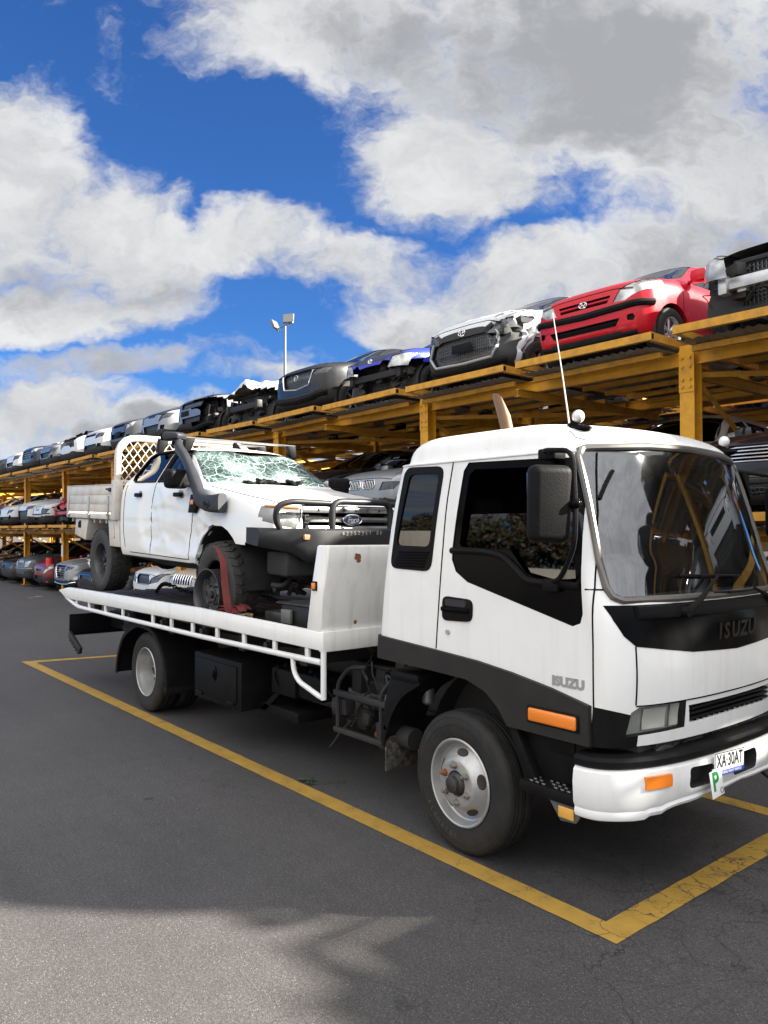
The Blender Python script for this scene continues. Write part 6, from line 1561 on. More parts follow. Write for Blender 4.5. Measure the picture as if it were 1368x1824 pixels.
for sg in (1, -1):
    pl = [(.60, .925), (.80, .96), (.90, 1.0), (.905, 1.12), (.80, 1.135), (.545, 1.115)]
    fs = cut_region(bm, pl if sg > 0 else mirror_y(pl), 'x', lambda c, n: c.x > -.6 and n.x > .22 and c.y * sg > 0)
    parts.append(('headlight', lift(bm, fs, (-.010, 0, 0), wall_mi=1), [simple('ute_lamp_glass', (.13, .13, .125), .1, .2, .8, 0, rvar=0), BLACKP]))
    am = [(.60, 1.105), (.86, 1.118), (.86, 1.135), (.56, 1.12)]
fs = cut_region(bm, [(-.545, .90), (.545, .90), (.56, 1.0), (.535, 1.145), (-.535, 1.145), (-.56, 1.0)], 'x', lambda c, n: c.x > -.5 and n.x > .02)
parts.append(('grille', lift(bm, fs, (-.06, 0, 0), wall_mi=1), [BLACKG, BLACKP]))
aw = .50
wheel_arch(bm, S, S.ax, .44, aw, .05)
bmesh.ops.delete(bm, geom=[f for f in bm.faces if f.calc_center_median().z < .78 and f.calc_center_median().x > S.ax], context='FACES')
# windscreen and side glass
zc, z1 = S.zt(S.cowl), S.zt(S.r0)
WSU = [(-.775, zc + .0), (.775, zc + .0), (.775, zc + .05), (.655, z1 - .05), (.60, z1 - .025), (.3, z1 - .01), (-.3, z1 - .01), (-.60, z1 - .025), (-.655, z1 - .05), (-.775, zc + .05)]
fs = cut_region(bm, WSU, 'x', lambda c, n: n.x > .12 and S.r0 - .2 < c.x < S.cowl + .1)
wsb = lift(bm, fs, depth=-.01, along_normal=True, wall_mi=1)
crumple(wsb, (-1.65, .15, 1.55), (.5, .6, .5), .02, 3, 4., (-.04, 0, -.06))
obj('windscreen', wsb, [SHAT, SEAL], U, org=UO)
for sg in (1, -1):
    for pl in ([(-1.70, 1.385), (-2.10, 1.735), (-2.42, 1.755), (-2.50, 1.39)], [(-2.57, 1.39), (-2.50, 1.755), (-3.00, 1.745), (-3.10, 1.70), (-3.27, 1.48), (-3.25, 1.42), (-3.16, 1.395)]):
        fs = cut_region(bm, pl, 'y', lambda c, n: c.y * sg > .3 and abs(n.y) > .2)
        parts.append(('side_window', lift(bm, fs, depth=-.012, along_normal=True, wall_mi=1), [GLASSD, SEAL]))
        t = B(); P = [on_side(ubv, x, z, sg, .001) for x, z in dens(pl + [pl[0]], 6)][:-1]; tube(t, [p for p in P if p], .013, 6, True); parts.append(('window_trim', t, [BLACKP]))
t = B(); line_side(t, ubv, [(-2.475, 1.37), (-2.42, 1.76)], -1, .035, -.02, 8); parts.append(('pillar_trim', t, [BLACKP]))
uemit('body', bm, [UW, UNDER])
for nm, b, mats in parts: uemit(nm, b, mats, dm=nm != 'grille')
for i, pts in enumerate(([(-1.60, .56), (-1.60, .75), (-1.545, .95), (-1.54, 1.28)], [(-2.60, .56), (-2.60, 1.1), (-2.52, 1.38)], [(-1.60, .56), (-3.2, .56)], [(-3.32, .62), (-3.36, .8), (-3.36, 1.36)])):
    for sg in (1, -1):
        t = B(); line_side(t, ubv, pts, sg, .0055, -.001, 6, 12); uemit('door_gap', t, BLACKG)
for sg in (1, -1):
    t = B(); P = []
    for k in range(20):
        x = -.1 - 1.25 * k / 19; h = ubv.ray_cast(Vector((x, sg * S.wb(x) * .89, 3)), Vector((0, 0, -1)))
        if h[0]: P.append(h[0])
    tube(t, P, .006, 5); uemit('bonnet_gap', t, BLACKG)
for x in (-1.75, -2.72 - .1):
    for sg in (1, -1):
        p = on_side(ubv, x - .10, 1.235, sg, 0); t = B(); box(t, x - .19, x - .02, *sorted((p.y - sg * .005, p.y + sg * .035)), 1.215, 1.262, .012, 3); h = uemit('door_handle', t, BLACKP, dm=False)
        t = B(); ellipsoid(t, (x - .08, p.y - sg * .004, 1.245), (.055, .01, .045)); obj('recess', t, LGREY, h, org=UO)
# grille bars, badge, lettering
for z, w_, hgt in ((1.105, .53, .032), (1.015, .525, .026), (.935, .52, .026)):
    t = B(); rings = []
    for k in range(21):
        y = -w_ + 2 * w_ * k / 20; p = on_front(ubv, y, z, 0); x = p.x - .012
        rings.append([(x - .02, y, z - hgt), (x + .006, y, z - hgt * .8), (x + .012, y, z), (x + .004, y, z + hgt * .8), (x - .02, y, z + hgt)])
    loft(t, rings, True, True, True)
    if z < 1.1:
        pass
    b_ = uemit('grille_bar', fixn(t), simple('grille_alloy', (.27, .27, .27), .34, .8, 0, .2), dm=False)
    if z > 1.1:
        t = B()
        for i, c_ in enumerate('RANGER'): text_bm(c_, .036, on_front(ubv, -.36 + i * .144, z, 0) + Vector((.002, 0, -.002)), (0, 1, 0), (-.1, 0, 1), .001, .0006, bm=t)
        obj('bar_lettering', t, BLACKP, b_, org=UO)
for s in (-1, 1):
    t = B(); box(t, -.09, -.03, *sorted((s * .26, s * .19)), .91, 1.13); uemit('grille_post', t, BLACKG, dm=False)
    t = B(); box(t, -.085, -.045, *sorted((s * .54, s * .45)), .91, 1.06, .01); uemit('grille_mesh_panel', t, GMESH, dm=False)
for s in (-1, 1):
    t = B(); rows = []
    for i in range(9):
        row = []
        for j in range(7):
            y = s * (.605 + .185 * i / 8); z = .955 + .135 * j / 6 + .03 * i / 8 - .02
            h = ubv.ray_cast(Vector((2, y, z)), Vector((-1, 0, 0)))[0]; row.append(t.verts.new(h + Vector((-.007, 0, 0))))
        rows.append(row)
    for i in range(8):
        for j in range(6): t.faces.new((rows[i][j], rows[i + 1][j], rows[i + 1][j + 1], rows[i][j + 1]))
    uemit('headlight_reflector', fixn(t), LENS, dm=False)
t = B(); p = Vector((.012, 0, 1.015)); ellipsoid(t, p, (.014, .108, .046), 24); bd = uemit('badge', t, simple('badge_blue', (.03, .06, .16), .15, .2, 1, 0, rvar=0), dm=False)
t = B(); tube(t, [p + Vector((.004, .112 * math.cos(a), .049 * math.sin(a))) for a in [2 * PI * k / 32 for k in range(32)]], .006, 6, True); obj('badge_rim', t, CHROME, bd, org=UO)
obj('badge_lettering', text_bm('Ford', .062, p + Vector((.0145, 0, 0)), (0, 1, 0), (0, 0, 1), .002, .0015, shear=.25, sx=1.05), CHROME, bd, org=UO)
for s in (-1, 1):
    t = B(); line_front(t, ubv, [(s * .575, 1.122), (s * .84, 1.132)], .014, .0, False, 8, 8); uemit('indicator_strip', t, simple('amber_dull', (.55, .20, .08), .2, 0, .6, 0, rvar=0))
# bull bar
BB = simple('bullbar_black', (.010, .0105, .012), .45, 0, 0, .2, (.04, .036, .032), 6., .1, spec=.35)
t = B()
prof = lambda y: [(.02 - .22 * max(0, (abs(y) - .55) / .42) ** 1.6, None)]
rings = []
for k in range(33):
    y = -.965 + 1.93 * k / 32; a = abs(y); xf = .215 - .30 * max(0, (a - .50) / .465) ** 1.5
    zl = .70 + .07 * max(0, (a - .66) / .3) - (.07 if a < .60 else .07 * max(0, (.70 - a) / .10)); xb = -.10 if a < .88 else -.30
    zt_ = .935
    rings.append([(xb, y, zl + .02), (xf - .02, y, zl), (xf + .0, y, zl + .02), (xf + .018, y, zl + .12), (xf, y, zt_ - .015), (xf - .02, y, zt_), (xb, y, zt_)])
loft(t, rings, True, True, True); bb = uemit('bull_bar', fixn(t), BB, dm=False)
bbb = None
t = B()
for s in (-1, 1):
    tube(t, [(.02, s * .80, .92), (.03, s * .865, 1.02), (.06, s * .86, 1.14), (.09, s * .74, 1.175), (.13, s * .34, 1.165)], .028, 12, fil=.09)
tube(t, [(.17, -.345, .92), (.16, -.345, 1.185), (.16, .345, 1.185), (.17, .345, .92)], .031, 12, fil=.11)
obj('hoop', t, BB, bb, org=UO)
for s in (-1, 1):
    t = B(); rr_ = []
    tt = B(); box(tt, -.012, .012, -.075, .075, -.024, .024, .010, 3); merge(t, tt, Matrix.Translation((.178, s * .60, .86)) @ Matrix.Rotation(-s * R(17), 4, 'Z')); obj('indicator', t, simple('amber_dirty', (.30, .13, .06), .3, 0, .3, .3, (.1, .06, .04), 20), bb, org=UO)
r_ = random.Random(3); t = B()
for i, c_ in enumerate('62252261 BP'):
    if c_ == ' ': continue
    text_bm(c_,   .050 * r_.uniform(.9, 1.1), (.232, -.26 + i * .044, .895 + r_.uniform(-.004, .004)), (.0, 1, r_.uniform(-.05, .05)), (-.1, r_.uniform(-.1, .2), 1), .0006, -.0002, bm=t)
obj('chalk_number', t, simple('chalk', (.22, .22, .21), .9, rvar=0), bb, org=UO)
t = B(); box(t, -.32, .04, -.74, .74, .50, .72, .03); box(t, -1.5, -.1, -.5, -.38, .45, .6, .02); box(t, -1.5, -.1, .38, .5, .45, .6, .02); box(t, -1.3, -.3, -.45, .45, .5, 1.05, .05); tube(t, [(S.ax, -.7, .40), (S.ax, .7, .40)], .06, 10)
for k in range(14):
    p = Vector((r_.uniform(-.7, .0), r_.uniform(-.6, .6), r_.uniform(.3, .6))); tube(t, [p, p + Vector((r_.uniform(-.2, .1), r_.uniform(-.25, .25), r_.uniform(-.12, .1))), p + Vector((r_.uniform(-.4, .0), r_.uniform(-.3, .3), r_.uniform(-.1, .1)))], r_.uniform(.012, .035), 8, fil=.05)
box(t, -5.3, -1.3, -.45, -.35, .50, .66); box(t, -5.3, -1.3, .35, .45, .50, .66); tube(t, [(-4.15, -.7, .42), (-4.15, .7, .42)], .07, 10); ellipsoid(t, (-4.15, 0, .42), (.2, .2, .17)); tube(t, [(-4.1, 0, .42), (-1.6, 0, .52)], .045, 8); box(t, -3.3, -2.2, -.3, .3, .42, .55, .03); tube(t, [(-1.4, -.42, .44), (-3.2, -.45, .42), (-4.6, -.5, .50)], .035, 8)
uemit('chassis', t, UNDER, dm=False)
liner(U, S, S.ax, .44, aw, .92)
for o in U.children:
    if o.name.startswith('wheel_arch_liner') and o.get('_done') is None:
        pass
# snorkel
SNK = simple('snorkel_plastic', (.016, .018, .023), .5, 0, 0, .15, (.06, .055, .05), 6., .08, .1, 90, .35)
def W(x, y, z):  # world point into the ute's own axes
    return U.matrix_basis.inverted() @ Vector((x, y, z)) + UO
bpy.context.view_layer.update()
t = B()
path = [W(*p) for p in ((-6.62, 3.475, 2.26), (-6.86, 3.46, 2.265), (-7.03, 3.45, 2.32), (-7.16, 3.47, 2.45), (-7.47, 3.505, 2.73), (-7.74, 3.55, 2.875), (-7.84, 3.58, 2.935), (-7.865, 3.58, 2.965))]
P = crom([tuple(p) for p in path], 5); n = len(P)
wd = [.095 - .045 * min(1, i / (n * .55)) for i in range(n)]
rings = []
for i, p in enumerate(P):
    a = Vector(P[max(i - 1, 0)]); b_ = Vector(P[min(i + 1, n - 1)]); tg = (b_ - a).normalized(); oy = Vector((0, 1, 0)); up = tg.cross(oy).normalized(); oy = up.cross(tg)
    hgt = wd[i]; th = .050 if i < n * .5 else .042
    rings.append([Vector(p) + up * hgt * (abs(math.cos(q)) ** .6 * (1 if math.cos(q) > 0 else -1)) + oy * th * (abs(math.sin(q)) ** .6 * (1 if math.sin(q) > 0 else -1)) for q in [2 * PI * k / 20 for k in range(20)]])
loft(t, rings, True, True, True); sn = obj('snorkel', fixn(t), SNK, U, org=UO)
c_ = P[-1]; t = B(); lathe(t, [(.052, -.03), (.058, -.03), (.058, .01), (.052, .012)], Vector(c_) + Vector((0, 0, -.01)), 'z', 18); obj('clamp', t, BLACKG, sn, org=UO)
t = B(); tt = B(); prism(tt, [(-.07, -.02), (.10, -.035), (.12, .05), (.09, .095), (-.05, .085), (-.08, .05)], 'y', -.075, .075, .022, 3); merge(t, tt, Matrix.Translation(Vector(c_) + Vector((-.03, 0, .035))) @ Matrix.Rotation(R(205), 4, 'Z') @ Matrix.Diagonal((1.2, 1.1, .75, 1))); hd = obj('snorkel_head', t, SNK, sn, org=UO)
t = B()
for k in range(5):
    tt = B(); box(tt, .108, .128, -.06, .06, -.025 + k * .022, -.020 + k * .022); merge(t, tt, Matrix.Translation(Vector(c_) + Vector((-.03, 0, .035))) @ Matrix.Rotation(R(205), 4, 'Z') @ Matrix.Diagonal((1.2, 1.1, .75, 1)))
for k in range(5):
    tt = B(); box(tt, .108, .130, -.06 + k * .029, -.056 + k * .029, -.03, .07); merge(t, tt, Matrix.Translation(Vector(c_) + Vector((-.03, 0, .035))) @ Matrix.Rotation(R(205), 4, 'Z') @ Matrix.Diagonal((1.2, 1.1, .75, 1)))
obj('grid', t, BLACKG, hd, org=UO)
t = B(); q0 = Vector(path[1]) + Vector((.02, -.052, -.01)); tube(t, [q0 + Vector((.06 * math.cos(a), -.002, .032 * math.sin(a))) for a in [2 * PI * k / 20 for k in range(20)]], .005, 6, True)
for i in range(3): tube(t, [q0 + Vector((-.028 + i * .022, -.002, -.014)), q0 + Vector((-.02 + i * .022, -.002, .014))], .005, 5)
obj('moulded_mark', t, SNK, sn, org=UO)
# mirrors, side vent
for sg in (-1, 1):
    t = B(); tt = B(); bmesh.ops.create_cube(tt, size=1)
    for v in tt.verts: v.co = Vector((v.co.x * .16, v.co.y * .25 * (1 if v.co.z > 0 else .9), v.co.z * .20))
    bevel_all(tt, .045, 4); merge(t, tt, Matrix.Translation((-1.64, sg * 1.04, 1.395)) @ Matrix.Rotation(sg * R(-10), 4, 'Z'))
    box(t, -1.66, -1.55, *sorted((sg * .86, sg * 1.0)), 1.315, 1.365, .015); uemit('mirror', t, BLACKP, dm=False)
p = W(-7.32, 3.52, 2.27); t = B(); prism(t, [(p.x - .115, p.z - .09), (p.x - .06, p.z + .10), (p.x + .12, p.z + .085), (p.x + .12, p.z + .02), (p.x + .02, p.z - .09)], 'y', -.945, -.905, .008); sv = uemit('side_vent', t, BLACKP, dm=False)
t = B(); box(t, p.x - .045, p.x + .02, -.955, -.94, p.z - .005, p.z + .045, .006); obj('repeater', t, ORANGE, sv, org=UO)
# roof bars and aerial fin
RB = simple('roof_bar_grey', (.16, .16, .16), .35, .6, 0, .2)
for x in (-2.15, -2.85):
    t = B(); tt = B(); zt_ = S.zt(x)
    tube(t, [(x, -.72, zt_ + .085), (x, .72, zt_ + .085)], .026, 8, flat=.55)
    rb = uemit('roof_bar', t, RB, dm=False)
    for s in (-1, 1):
        t = B(); prism(t, [(s * .66, zt_ - .06), (s * .60, zt_ + .08), (s * .72, zt_ + .085), (s * .74, zt_ - .08)], 'x', x - .04, x + .04, .01); obj('foot', t, BLACKP, rb, org=UO)
t = B(); prism(t, [(-2.35, 1.81), (-2.18, 1.795), (-2.30, 1.88), (-2.34, 1.88)], 'y', -.02, .02, .008); uemit('aerial_fin', t, BLACKP, dm=False)
# broken wiper tray at the foot of the windscreen
t = B()
for k in range(12):
    tt = B(); box(tt, -.06, .06, -.05, .05, -.015, .015, .005); merge(t, tt, Matrix.Translation((-1.44 + r_.uniform(-.04, .05), r_.uniform(-.35, .35), 1.385 + r_.uniform(-.01, .015))) @ Matrix.Rotation(r_.uniform(-.5, .5), 4, 'X') @ Matrix.Rotation(r_.uniform(-.8, .8), 4, 'Z'))
uemit('broken_scuttle', t, BLACKP, dm=False)
# tray behind the cab
x0, x1 = -3.62, -5.42; zf = .98
t = B(); box(t, x1, x0, -.93, .93, zf - .05, zf, .006); box(t, x1, x0, -.96, -.92, zf - .045, zf + .02, .006); box(t, x1, x0, .92, .96, zf - .045, zf + .02, .006)
for k in range(8): box(t, x0 - .2 - k * .22, x0 - .16 - k * .22, -.9, .9, zf - .10, zf - .05)
tray = uemit('tray_floor', t, CREAM, dm=False)
for sg in (-1, 1):
    t = B()
    for k in range(3):
        z = zf + .04 + k * .118; y = sg * .955; box(t, x1 + .02, x0 - .04, *sorted((y - .012, y + .012)), z, z + .108, .008); box(t, x1 + .02, x0 - .04, *sorted((y - .016, y + .016)), z + .108, z + .118, .002)
    ds = uemit('drop_side', t, CREAM, dm=False)
    for x in (x1 + .12, (x0 + x1) / 2 + .05, x0 - .14):
        t = B(); box(t, x - .014, x + .014, *sorted((sg * .965, sg * .985)), zf - .04, zf + .25, .004); tube(t, [(x - .02, sg * .98, zf + .015), (x + .02, sg * .98, zf + .015)], .016, 8); obj('hinge', t, ALU, ds, org=UO)
    t = B(); box(t, x0 - .10, x0 - .02, *sorted((sg * .965, sg * .995)), zf + .30, zf + .35, .012); tube(t, [(x0 - .18, sg * .985, zf + .335), (x0 - .04, sg * .985, zf + .325)], .012, 6); obj('latch', t, DARKM, ds, org=UO)
t = B(); box(t, x1 - .02, x1 + .02, -.95, .95, zf - .04, zf + .36, .008); uemit('tail_board', t, CREAM, dm=False)
# headboard hoop with diamond mesh
hx = x0 + .04; zt_ = 1.96
t = B(); tube(t, [(hx, -.93, zf), (hx, -.93, zt_), (hx, .93, zt_), (hx, .93, zf)], .042, 14, fil=.26)
for s in (-1, 1): box(t, hx - .055, hx + .06, *sorted((s * .985, s * .875)), zf - .05, zf + .44, .008)
box(t, hx - .02, hx + .02, -.90, .90, zf + .40, zf + .45, .004)
for y in (-.40, .40): box(t, hx - .018, hx + .018, y - .035, y + .035, zf + .4, zt_ + .03, .006)
hoop = uemit('headboard', t, CREAM, dm=False)
t = B(); st = .105
zlo, zhi = zf + .44, zt_ - .01
for k in range(-24, 26):
    for s in (1, -1):
        a = None; pts = []
        for j in range(0, 40):
            z = zlo + (zhi - zlo) * j / 39; y = k * st + s * (z - zlo) * .75
            lim = .90 if z < zt_ - .26 else .90 - .26 + math.sqrt(max(0, .26 ** 2 - (z - (zt_ - .26)) ** 2))
            if abs(y) < lim: pts.append((hx, y, z))
        if len(pts) > 2: tube(t, [pts[0], pts[-1]], .0065, 4)
obj('mesh', t, CREAM, hoop, org=UO)
# under-tray box and guards
for sg in (-1, 1):
    t = B(); prism(t, [(-5.12, zf - .055), (-4.62, zf - .055), (-4.72, .64), (-5.16, .70)], 'y', *sorted((sg * .58, sg * .925)), .008); tb = uemit('under_tray_box', t, CREAM, dm=False)
    t = B(); box(t, -4.96, -4.90, *sorted((sg * .92, sg * .94)), .80, .90, .008); tube(t, [(-4.93, sg * .945, .80), (-4.93, sg * .945, .88)], .012, 6); obj('latch', t, DARKM, tb, org=UO)
    t = B(); prism(t, [(-3.87, zf - .05), (-3.52, zf - .05), (-3.46, .60), (-3.80, .60)], 'y', *sorted((sg * .56, sg * .93)), .01); prism(t, [(-3.72, zf - .10), (-3.66, zf - .10), (-3.62, .72), (-3.65, .70)], 'y', *sorted((sg * .93, sg * .942)), .004); uemit('mud_guard', t, CREAM, dm=False)
    t = B(); box(t, -4.66, -3.85, *sorted((sg * .30, sg * .34)), .55, .95); uemit('inner_guard', t, UNDER, dm=False)
# wheels: black steel rims, mud terrain tyres; the near front rim has come off its tyre
def mt_tyre(r, wid, lug=28):
    t = B(); h = wid / 2; R1 = r * .56
    lathe(t, [(R1 * .98, -h * .7), (R1, -h * .88), (R1 * 1.06, -h * .96), (r * .80, -h * 1.04), (r * .90, -h * .99), (r * .955, -h * .90), (r * .965, -h * .8), (r * .97, 0), (r * .965, h * .8), (r * .955, h * .90), (r * .90, h * .99), (r * .80, h * 1.04), (R1 * 1.06, h * .96), (R1, h * .88), (R1 * .98, h * .7)], (0, 0, 0), 'y', 48)
    for k in range(lug):
        for j, (c0, c1, tw) in enumerate(((-.98, -.46, .05), (-.40, -.03, -.10), (.03, .40, .10), (.46, .98, -.05))):
            a = 2 * PI * (k + (.5 if j in (1, 3) else 0)) / lug; da = 2 * PI / lug * .36
            rr0 = []
            for (yy, sh) in ((c0 * h, 0), (c1 * h, tw)):
                ring = []
                top = r * (1 if abs(yy) < h * .8 else .972)
                for aa, rad in ((a - da + sh, r * .955), (a - da * .92 + sh, top), (a + da * .92 + sh, top), (a + da + sh, r * .955)): ring.append((rad * math.cos(aa), yy, rad * math.sin(aa)))
                rr0.append(ring)
            loft(t, rr0, True, True, True)
    return fixn(t)
MT = simple('tyre_mud_terrain', (.024, .023, .022), .75, 0, 0, .6, (.062, .054, .045), 8., .1, .2, 60)
me = None
_, rimm = wheel_meshes(.41, .265, (0, 0, RIMD, .08), .56)
for i, (x, sg, z) in enumerate(((S.ax, -1, .375), (S.ax, 1, .40), (-4.13, -1, .41), (-4.13, 1, .41))):
    if me is None: w = obj('wheel', mt_tyre(.41, .265), MT, U, org=ZERO); me = w.data
    else: w = bpy.data.objects.new('wheel', me); COL.objects.link(w); w.parent = U
    ORG[w.name] = ZERO; w.location = (x + 2.5, sg * .80, z); w.rotation_euler = (R(-4) if i == 0 else 0, i * .8, PI if sg < 0 else 0)
    q_ = bpy.data.objects.new('rim', rimm); COL.objects.link(q_); q_.parent = w; ORG[q_.name] = ZERO
    if i == 0:
        q_.location = (.06, .085, -.115); q_.rotation_euler = (R(5), 0, R(2)); q_.scale = (1.12, 1, 1.12); w['label'] = 'flat tyre with its black rim hanging out of the bead'
# ------------------------------------------------------------------ loose things on the deck and in the yard
def ribbon(bm, pts, w, side, th=.004):
    rings = []
    for i, p in enumerate(pts):
        p = Vector(p); s = Vector(side[i] if isinstance(side, list) else side).normalized() * w / 2
        a = Vector(pts[max(i - 1, 0)]); b = Vector(pts[min(i + 1, len(pts) - 1)]); n = (b - a).cross(s).normalized() * th
        rings.append([p - s - n, p + s - n, p + s + n, p - s + n])
    loft(bm, rings, True, True, True)
bm = B()
ribbon(bm, crom([(-7.20, 3.50, 1.18), (-7.22, 3.50, 1.30), (-7.14, 3.50, 1.50)], 6), .055, (.25, 1, 0))
ribbon(bm, crom([(-6.90, 3.54, 1.86), (-6.74, 3.50, 1.83), (-6.60, 3.475, 1.70), (-6.54, 3.46, 1.50), (-6.48, 3.455, 1.32), (-6.46, 3.47, 1.19)], 8), .065, (.35, 1, .15))
ribbon(bm, crom([(-7.14, 3.52, 1.48), (-7.10, 3.56, 1.70), (-6.92, 3.58, 1.85)], 6), .055, (.25, 1, 0))
r_ = random.Random(8)
for k in range(7):
    x, y = -6.55 + r_.uniform(-.10, .10), 3.55 + r_.uniform(-.06, .08); a = r_.uniform(-.5, .5); z = 1.175 + k * .018
    L = r_.uniform(.14, .22)
    ribbon(bm, crom([(x - L * math.cos(a), y - L * math.sin(a) * .5, z - .02), (x - L * .5, y, z + .025), (x + L * .3 * math.cos(a), y + .03, z + .028), (x + L * math.cos(a), y + L * math.sin(a) * .5, z - .015)], 5), .075, (math.sin(a) * .4, 1, r_.uniform(-.25, .25)), .005)
fixn(bm)
tag(obj('tie_down_strap', bm, REDW), 'dark red webbing strap looped over the flat front tyre, slack end piled beside it', 'strap')
bm = B(); box(bm, -6.40, -6.28, 3.52, 3.60, 1.17, 1.20, .006); box(bm, -6.41, -6.27, 3.51, 3.525, 1.17, 1.235, .004); box(bm, -6.41, -6.27, 3.595, 3.61, 1.17, 1.235, .004); tube(bm, [(-6.38, 3.5, 1.22), (-6.38, 3.62, 1.22)], .012, 8)
tag(obj('ratchet_buckle', bm, simple('brass_buckle', (.45, .36, .2), .35, .8, 0, .4)), 'worn metal ratchet buckle lying at the end of the red strap', 'buckle')
t = thing('winch', 'black winch housing on the deck between the bull bar and the headboard', 'winch', (-5.4, 4.2, 1.165), design=True)
bm = B(); box(bm, -5.80, -5.0, 3.62, 4.9, 1.166, 1.36, .012); obj('housing', bm, DARKM, t)
bm = B(); box(bm, -5.86, -5.05, 3.60, 4.92, 1.362, 1.376, .004); box(bm, -6.15, -5.82, 3.66, 4.6, 1.166, 1.27, .01); obj('cover_plate', bm, simple('worn_plate', (.05, .05, .05), .4, .6, 0, .6, (.16, .14, .12), 8), t)
bm = B(); tube(bm, [(-5.5, 3.9, 1.44), (-5.5, 4.7, 1.44)], .07, 14); 
for y in (3.9, 4.7): lathe(bm, [(.001, -.01), (.11, -.01), (.11, .01), (.001, .01)], (-5.5, y, 1.44), 'y', 18)
obj('drum', bm, DARKM, t)
bm = B(); box(bm, -5.75, -5.60, 3.58, 3.61, 1.20, 1.32, .006); obj('control_panel', bm, simple('grey_panel', (.12, .12, .11), .5), t)
# chain thrown across the deck
bm = B(); path = crom([(-9.95, 4.25, 1.18), (-9.86, 4.28, 1.27), (-9.72, 4.32, 1.285), (-9.4, 4.45, 1.20), (-9.0, 4.6, 1.185), (-8.7, 4.72, 1.21), (-8.4, 4.85, 1.22), (-8.15, 4.9, 1.19), (-7.8, 4.8, 1.185)], 7)
for i, p in enumerate(path[:-1]):
    a = Vector(p); b = Vector(path[i + 1]); d = (b - a).normalized(); s = d.cross(Vector((0, 0, 1))).normalized(); s = s if i % 2 else d.cross(s)
    m = (a + b) / 2; l = max((b - a).length * .68, .03)
    tube(bm, [m + d * l * math.cos(q_) + s * .022 * math.sin(q_) for q_ in [2 * PI * k / 10 for k in range(10)]], .010, 5, True)
tag(obj('tow_chain', bm, DARKM), 'dark steel chain lying across the deck under the ute', 'chain')
# floodlight pole behind the racks
t = thing('floodlight_pole', 'slim grey pole with two tilted floodlights behind the racking', 'light pole', (-47.7, 30, 0), design=True)
bm = B(); tube(bm, [(-47.7, 30, 0), (-47.7, 30, 16.9)], [.16, .085], 12); obj('pole', bm, simple('pole_grey', (.16, .165, .17), .5, .3), t)
bm = B(); tube(bm, [(-48.6, 29.8, 16.75), (-47.7, 30, 16.95), (-46.8, 30.1, 17.0)], .05, 8); obj('crossarm', bm, simple('pole_grey', (.16, .165, .17), .5, .3), t)
for (x, y, z, rz, ry, rx) in ((-48.75, 29.8, 17.15, -60, 0, 25), (-47.25, 30, 17.35, 35, 0, -8)):
    bm = B(); tt = B(); box(tt, -.42, .42, -.10, .10, -.34, .34, .05); box(tt, -.05, .05, -.05, .05, -.55, -.3)
    M_ = Matrix.Translation((x, y, z)) @ Matrix.Rotation(R(rz), 4, 'Z') @ Matrix.Rotation(R(rx), 4, 'X')
    merge(bm, tt, M_); l = obj('floodlight', bm, simple('lamp_grey', (.12, .12, .12), .5, .2), t)
    bm = B(); tt = B(); box(tt, -.37, .37, -.112, -.10, -.29, .29); merge(bm, tt, M_); obj('lens', bm, simple('flood_lens', (.16, .16, .15), .15, .3, .5, 0, rvar=0), l)
# padded post and sheet by the parked cars
t = thing('post_guard', 'bright red rolled pad strapped upright to a rack post beside a dark red car', 'post pad', (-26.62, 7.8, 0), design=True)
bm = B(); tube(bm, [(-26.72, 7.72, .30), (-26.72, 7.72, 1.10)], .115, 16); obj('red_roll', bm, simple('red_vinyl', (.62, .02, .025), .4, 0, .2, .1), t)
bm = B(); box(bm, -26.62, -26.16, 7.80, 7.84, .28, 1.06, .01); obj('backing_board', bm, BLACKP, t)
bm = B(); box(bm, -26.20, -26.05, 7.93, 7.945, 1.15, 1.52); tag(obj('post_sign', bm, simple('notice_white', (.6, .6, .6), .5)), 'white notice taped to the rack post above the red pad', 'sign')
# leafy sprig on the asphalt
bm = B(); r_ = random.Random(4)
tube(bm, [(-5.12, 3.42, .008), (-5.02, 3.55, .012), (-4.95, 3.70, .010)], .003, 5)
for k in range(13):
    a = r_.uniform(0, 2 * PI); c = Vector((-5.16 + r_.uniform(-.05, .07), 3.44 + r_.uniform(-.06, .06), .012)); d = Vector((math.cos(a), math.sin(a), .15)); s = Vector((-d.y, d.x, 0))
    L = r_.uniform(.05, .09); q_ = [bm.verts.new(c), bm.verts.new(c + d * L * .5 + s * .012 + Vector((0, 0, .008))), bm.verts.new(c + d * L), bm.verts.new(c + d * L * .5 - s * .012 + Vector((0, 0, .008)))]
    bm.faces.new(q_)
tag(obj('leaf_sprig', bm, simple('leaf_green', (.035, .065, .02), .5), None, 0), 'small green leafy sprig lying on the yellow line', 'leaves')
# pale shed wall far behind the racks
t = thing('warehouse', 'long pale warehouse wall glimpsed under the racking at the left', 'building', (-50, 40, 0), design=True)
bm = B(); box(bm, -110, 10, 40, 60, 0, 4.2)
obj('wall', bm, simple('warehouse_wall', (.30, .285, .26), .7, 0, 0, .3), t)
bm = B(); prism(bm, [(39.6, 4.2), (60.4, 4.2), (60.4, 4.6), (50, 5.4), (39.6, 4.6)], 'x', -110.4, 10.4); obj('roof', bm, simple('warehouse_roof', (.30, .31, .32), .5, .3), t)
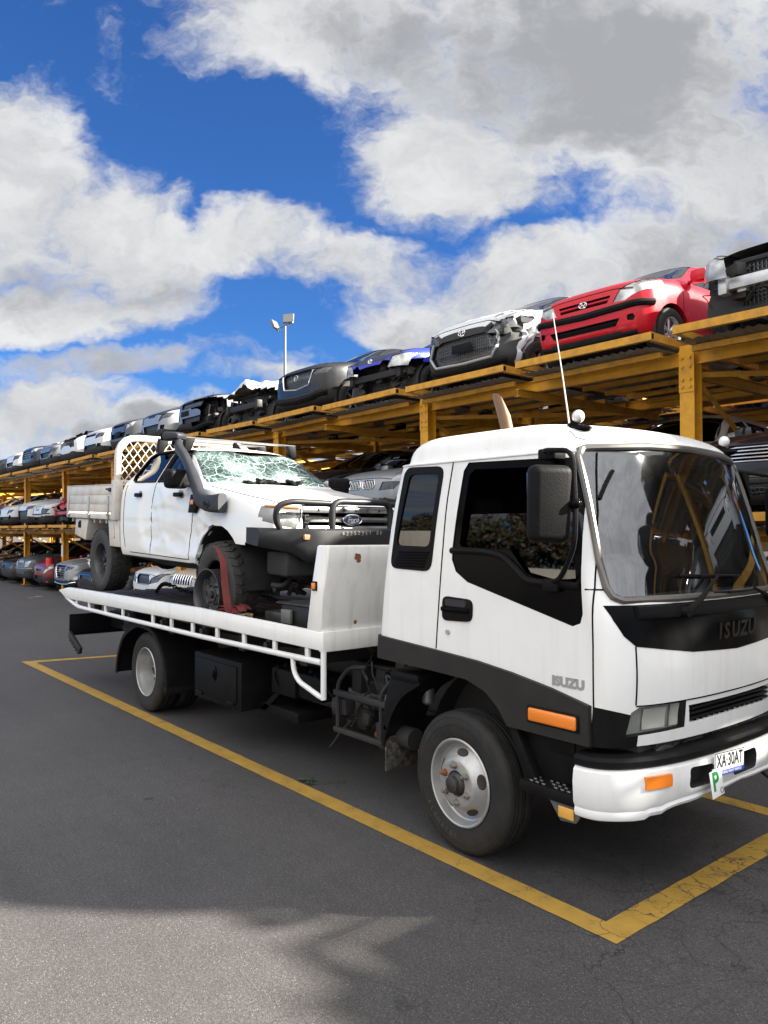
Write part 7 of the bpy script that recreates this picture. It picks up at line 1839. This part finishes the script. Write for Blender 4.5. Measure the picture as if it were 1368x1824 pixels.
# boundary wall and trees behind the photographer, mirrored in the cab's side glass
t = thing('boundary_wall', 'pale panelled wall across the yard, mirrored in the tow truck side windows', 'wall', (-14, -26, 0), design=True)
bm = B()
for k in range(16): box(bm, -52 + k * 4.5, -47.56 + k * 4.5, -26.1, -26, 0, 3.2, .02)
obj('panels', bm, simple('wall_cream', (.52, .48, .42), .7, 0, 0, .3), t)
bm = B()
for k in range(17): box(bm, -52.15 + k * 4.5, -51.87 + k * 4.5, -25.98, -25.85, 0, 3.35); 
obj('wall_posts', bm, simple('wall_post', (.35, .33, .30), .7), t)
def crown(bm, c, rad, n, r, size):
    clumps = [(Vector((r.gauss(0, .45), r.gauss(0, .45), r.gauss(0, .4))), r.uniform(.28, .5)) for _ in range(16)]
    for k in range(n):
        q_, s = r.choice(clumps); d = Vector((r.gauss(0, 1), r.gauss(0, 1), r.gauss(0, 1))).normalized() * s * r.random() ** .35
        p = Vector((c[0] + (q_.x + d.x) * rad[0], c[1] + (q_.y + d.y) * rad[1], c[2] + (q_.z + d.z) * rad[2]))
        a = Vector((r.gauss(0, 1), r.gauss(0, 1), r.gauss(0, 1))).normalized() * size * r.uniform(.6, 1.3); b = a.cross(Vector((r.gauss(0, 1), r.gauss(0, 1), r.gauss(0, 1)))).normalized() * size * .5
        f = bm.faces.new([bm.verts.new(p - a), bm.verts.new(p + b), bm.verts.new(p + a), bm.verts.new(p - b)])
        f.material_index = r.choice((0, 0, 1))
LG = [simple('foliage_olive', (.04, .045, .02), .6), simple('foliage_bronze', (.07, .04, .024), .6)]
for k, (x, y, h) in enumerate(((-38, -30, 6.5), (-30, -29, 5.6), (-23, -31, 7.2), (-16, -29, 5.4))):
    r_ = random.Random(50 + k)
    t = thing('tree', ['broad olive tree at the far left of the boundary wall', 'low bronze leaved tree second along the boundary wall', 'tallest spreading tree behind the boundary wall', 'small round tree nearest the yard gate end of the wall'][k], 'tree', (x, y, 0), group='trees beyond the boundary wall')
    bm = B(); tube(bm, [(0, 0, 0), (.1, .05, h * .3), (.0, .1, h * .55)], [.22, .17, .1], 8)
    for j in range(5):
        a = j * 1.3 + k; tube(bm, [(.05, .05, h * .35), (math.cos(a) * .8, math.sin(a) * .8, h * .62), (math.cos(a) * 1.5, math.sin(a) * 1.5, h * .8)], [.1, .07, .03], 6)
    obj('trunk', bm, simple('bark', (.12, .095, .07), .85), t)
    bm = B(); crown(bm, (0, 0, h * .68), (3.2, 3.0, h * .42), 5200, r_, .22); obj('crown', bm, LG, t, 0)
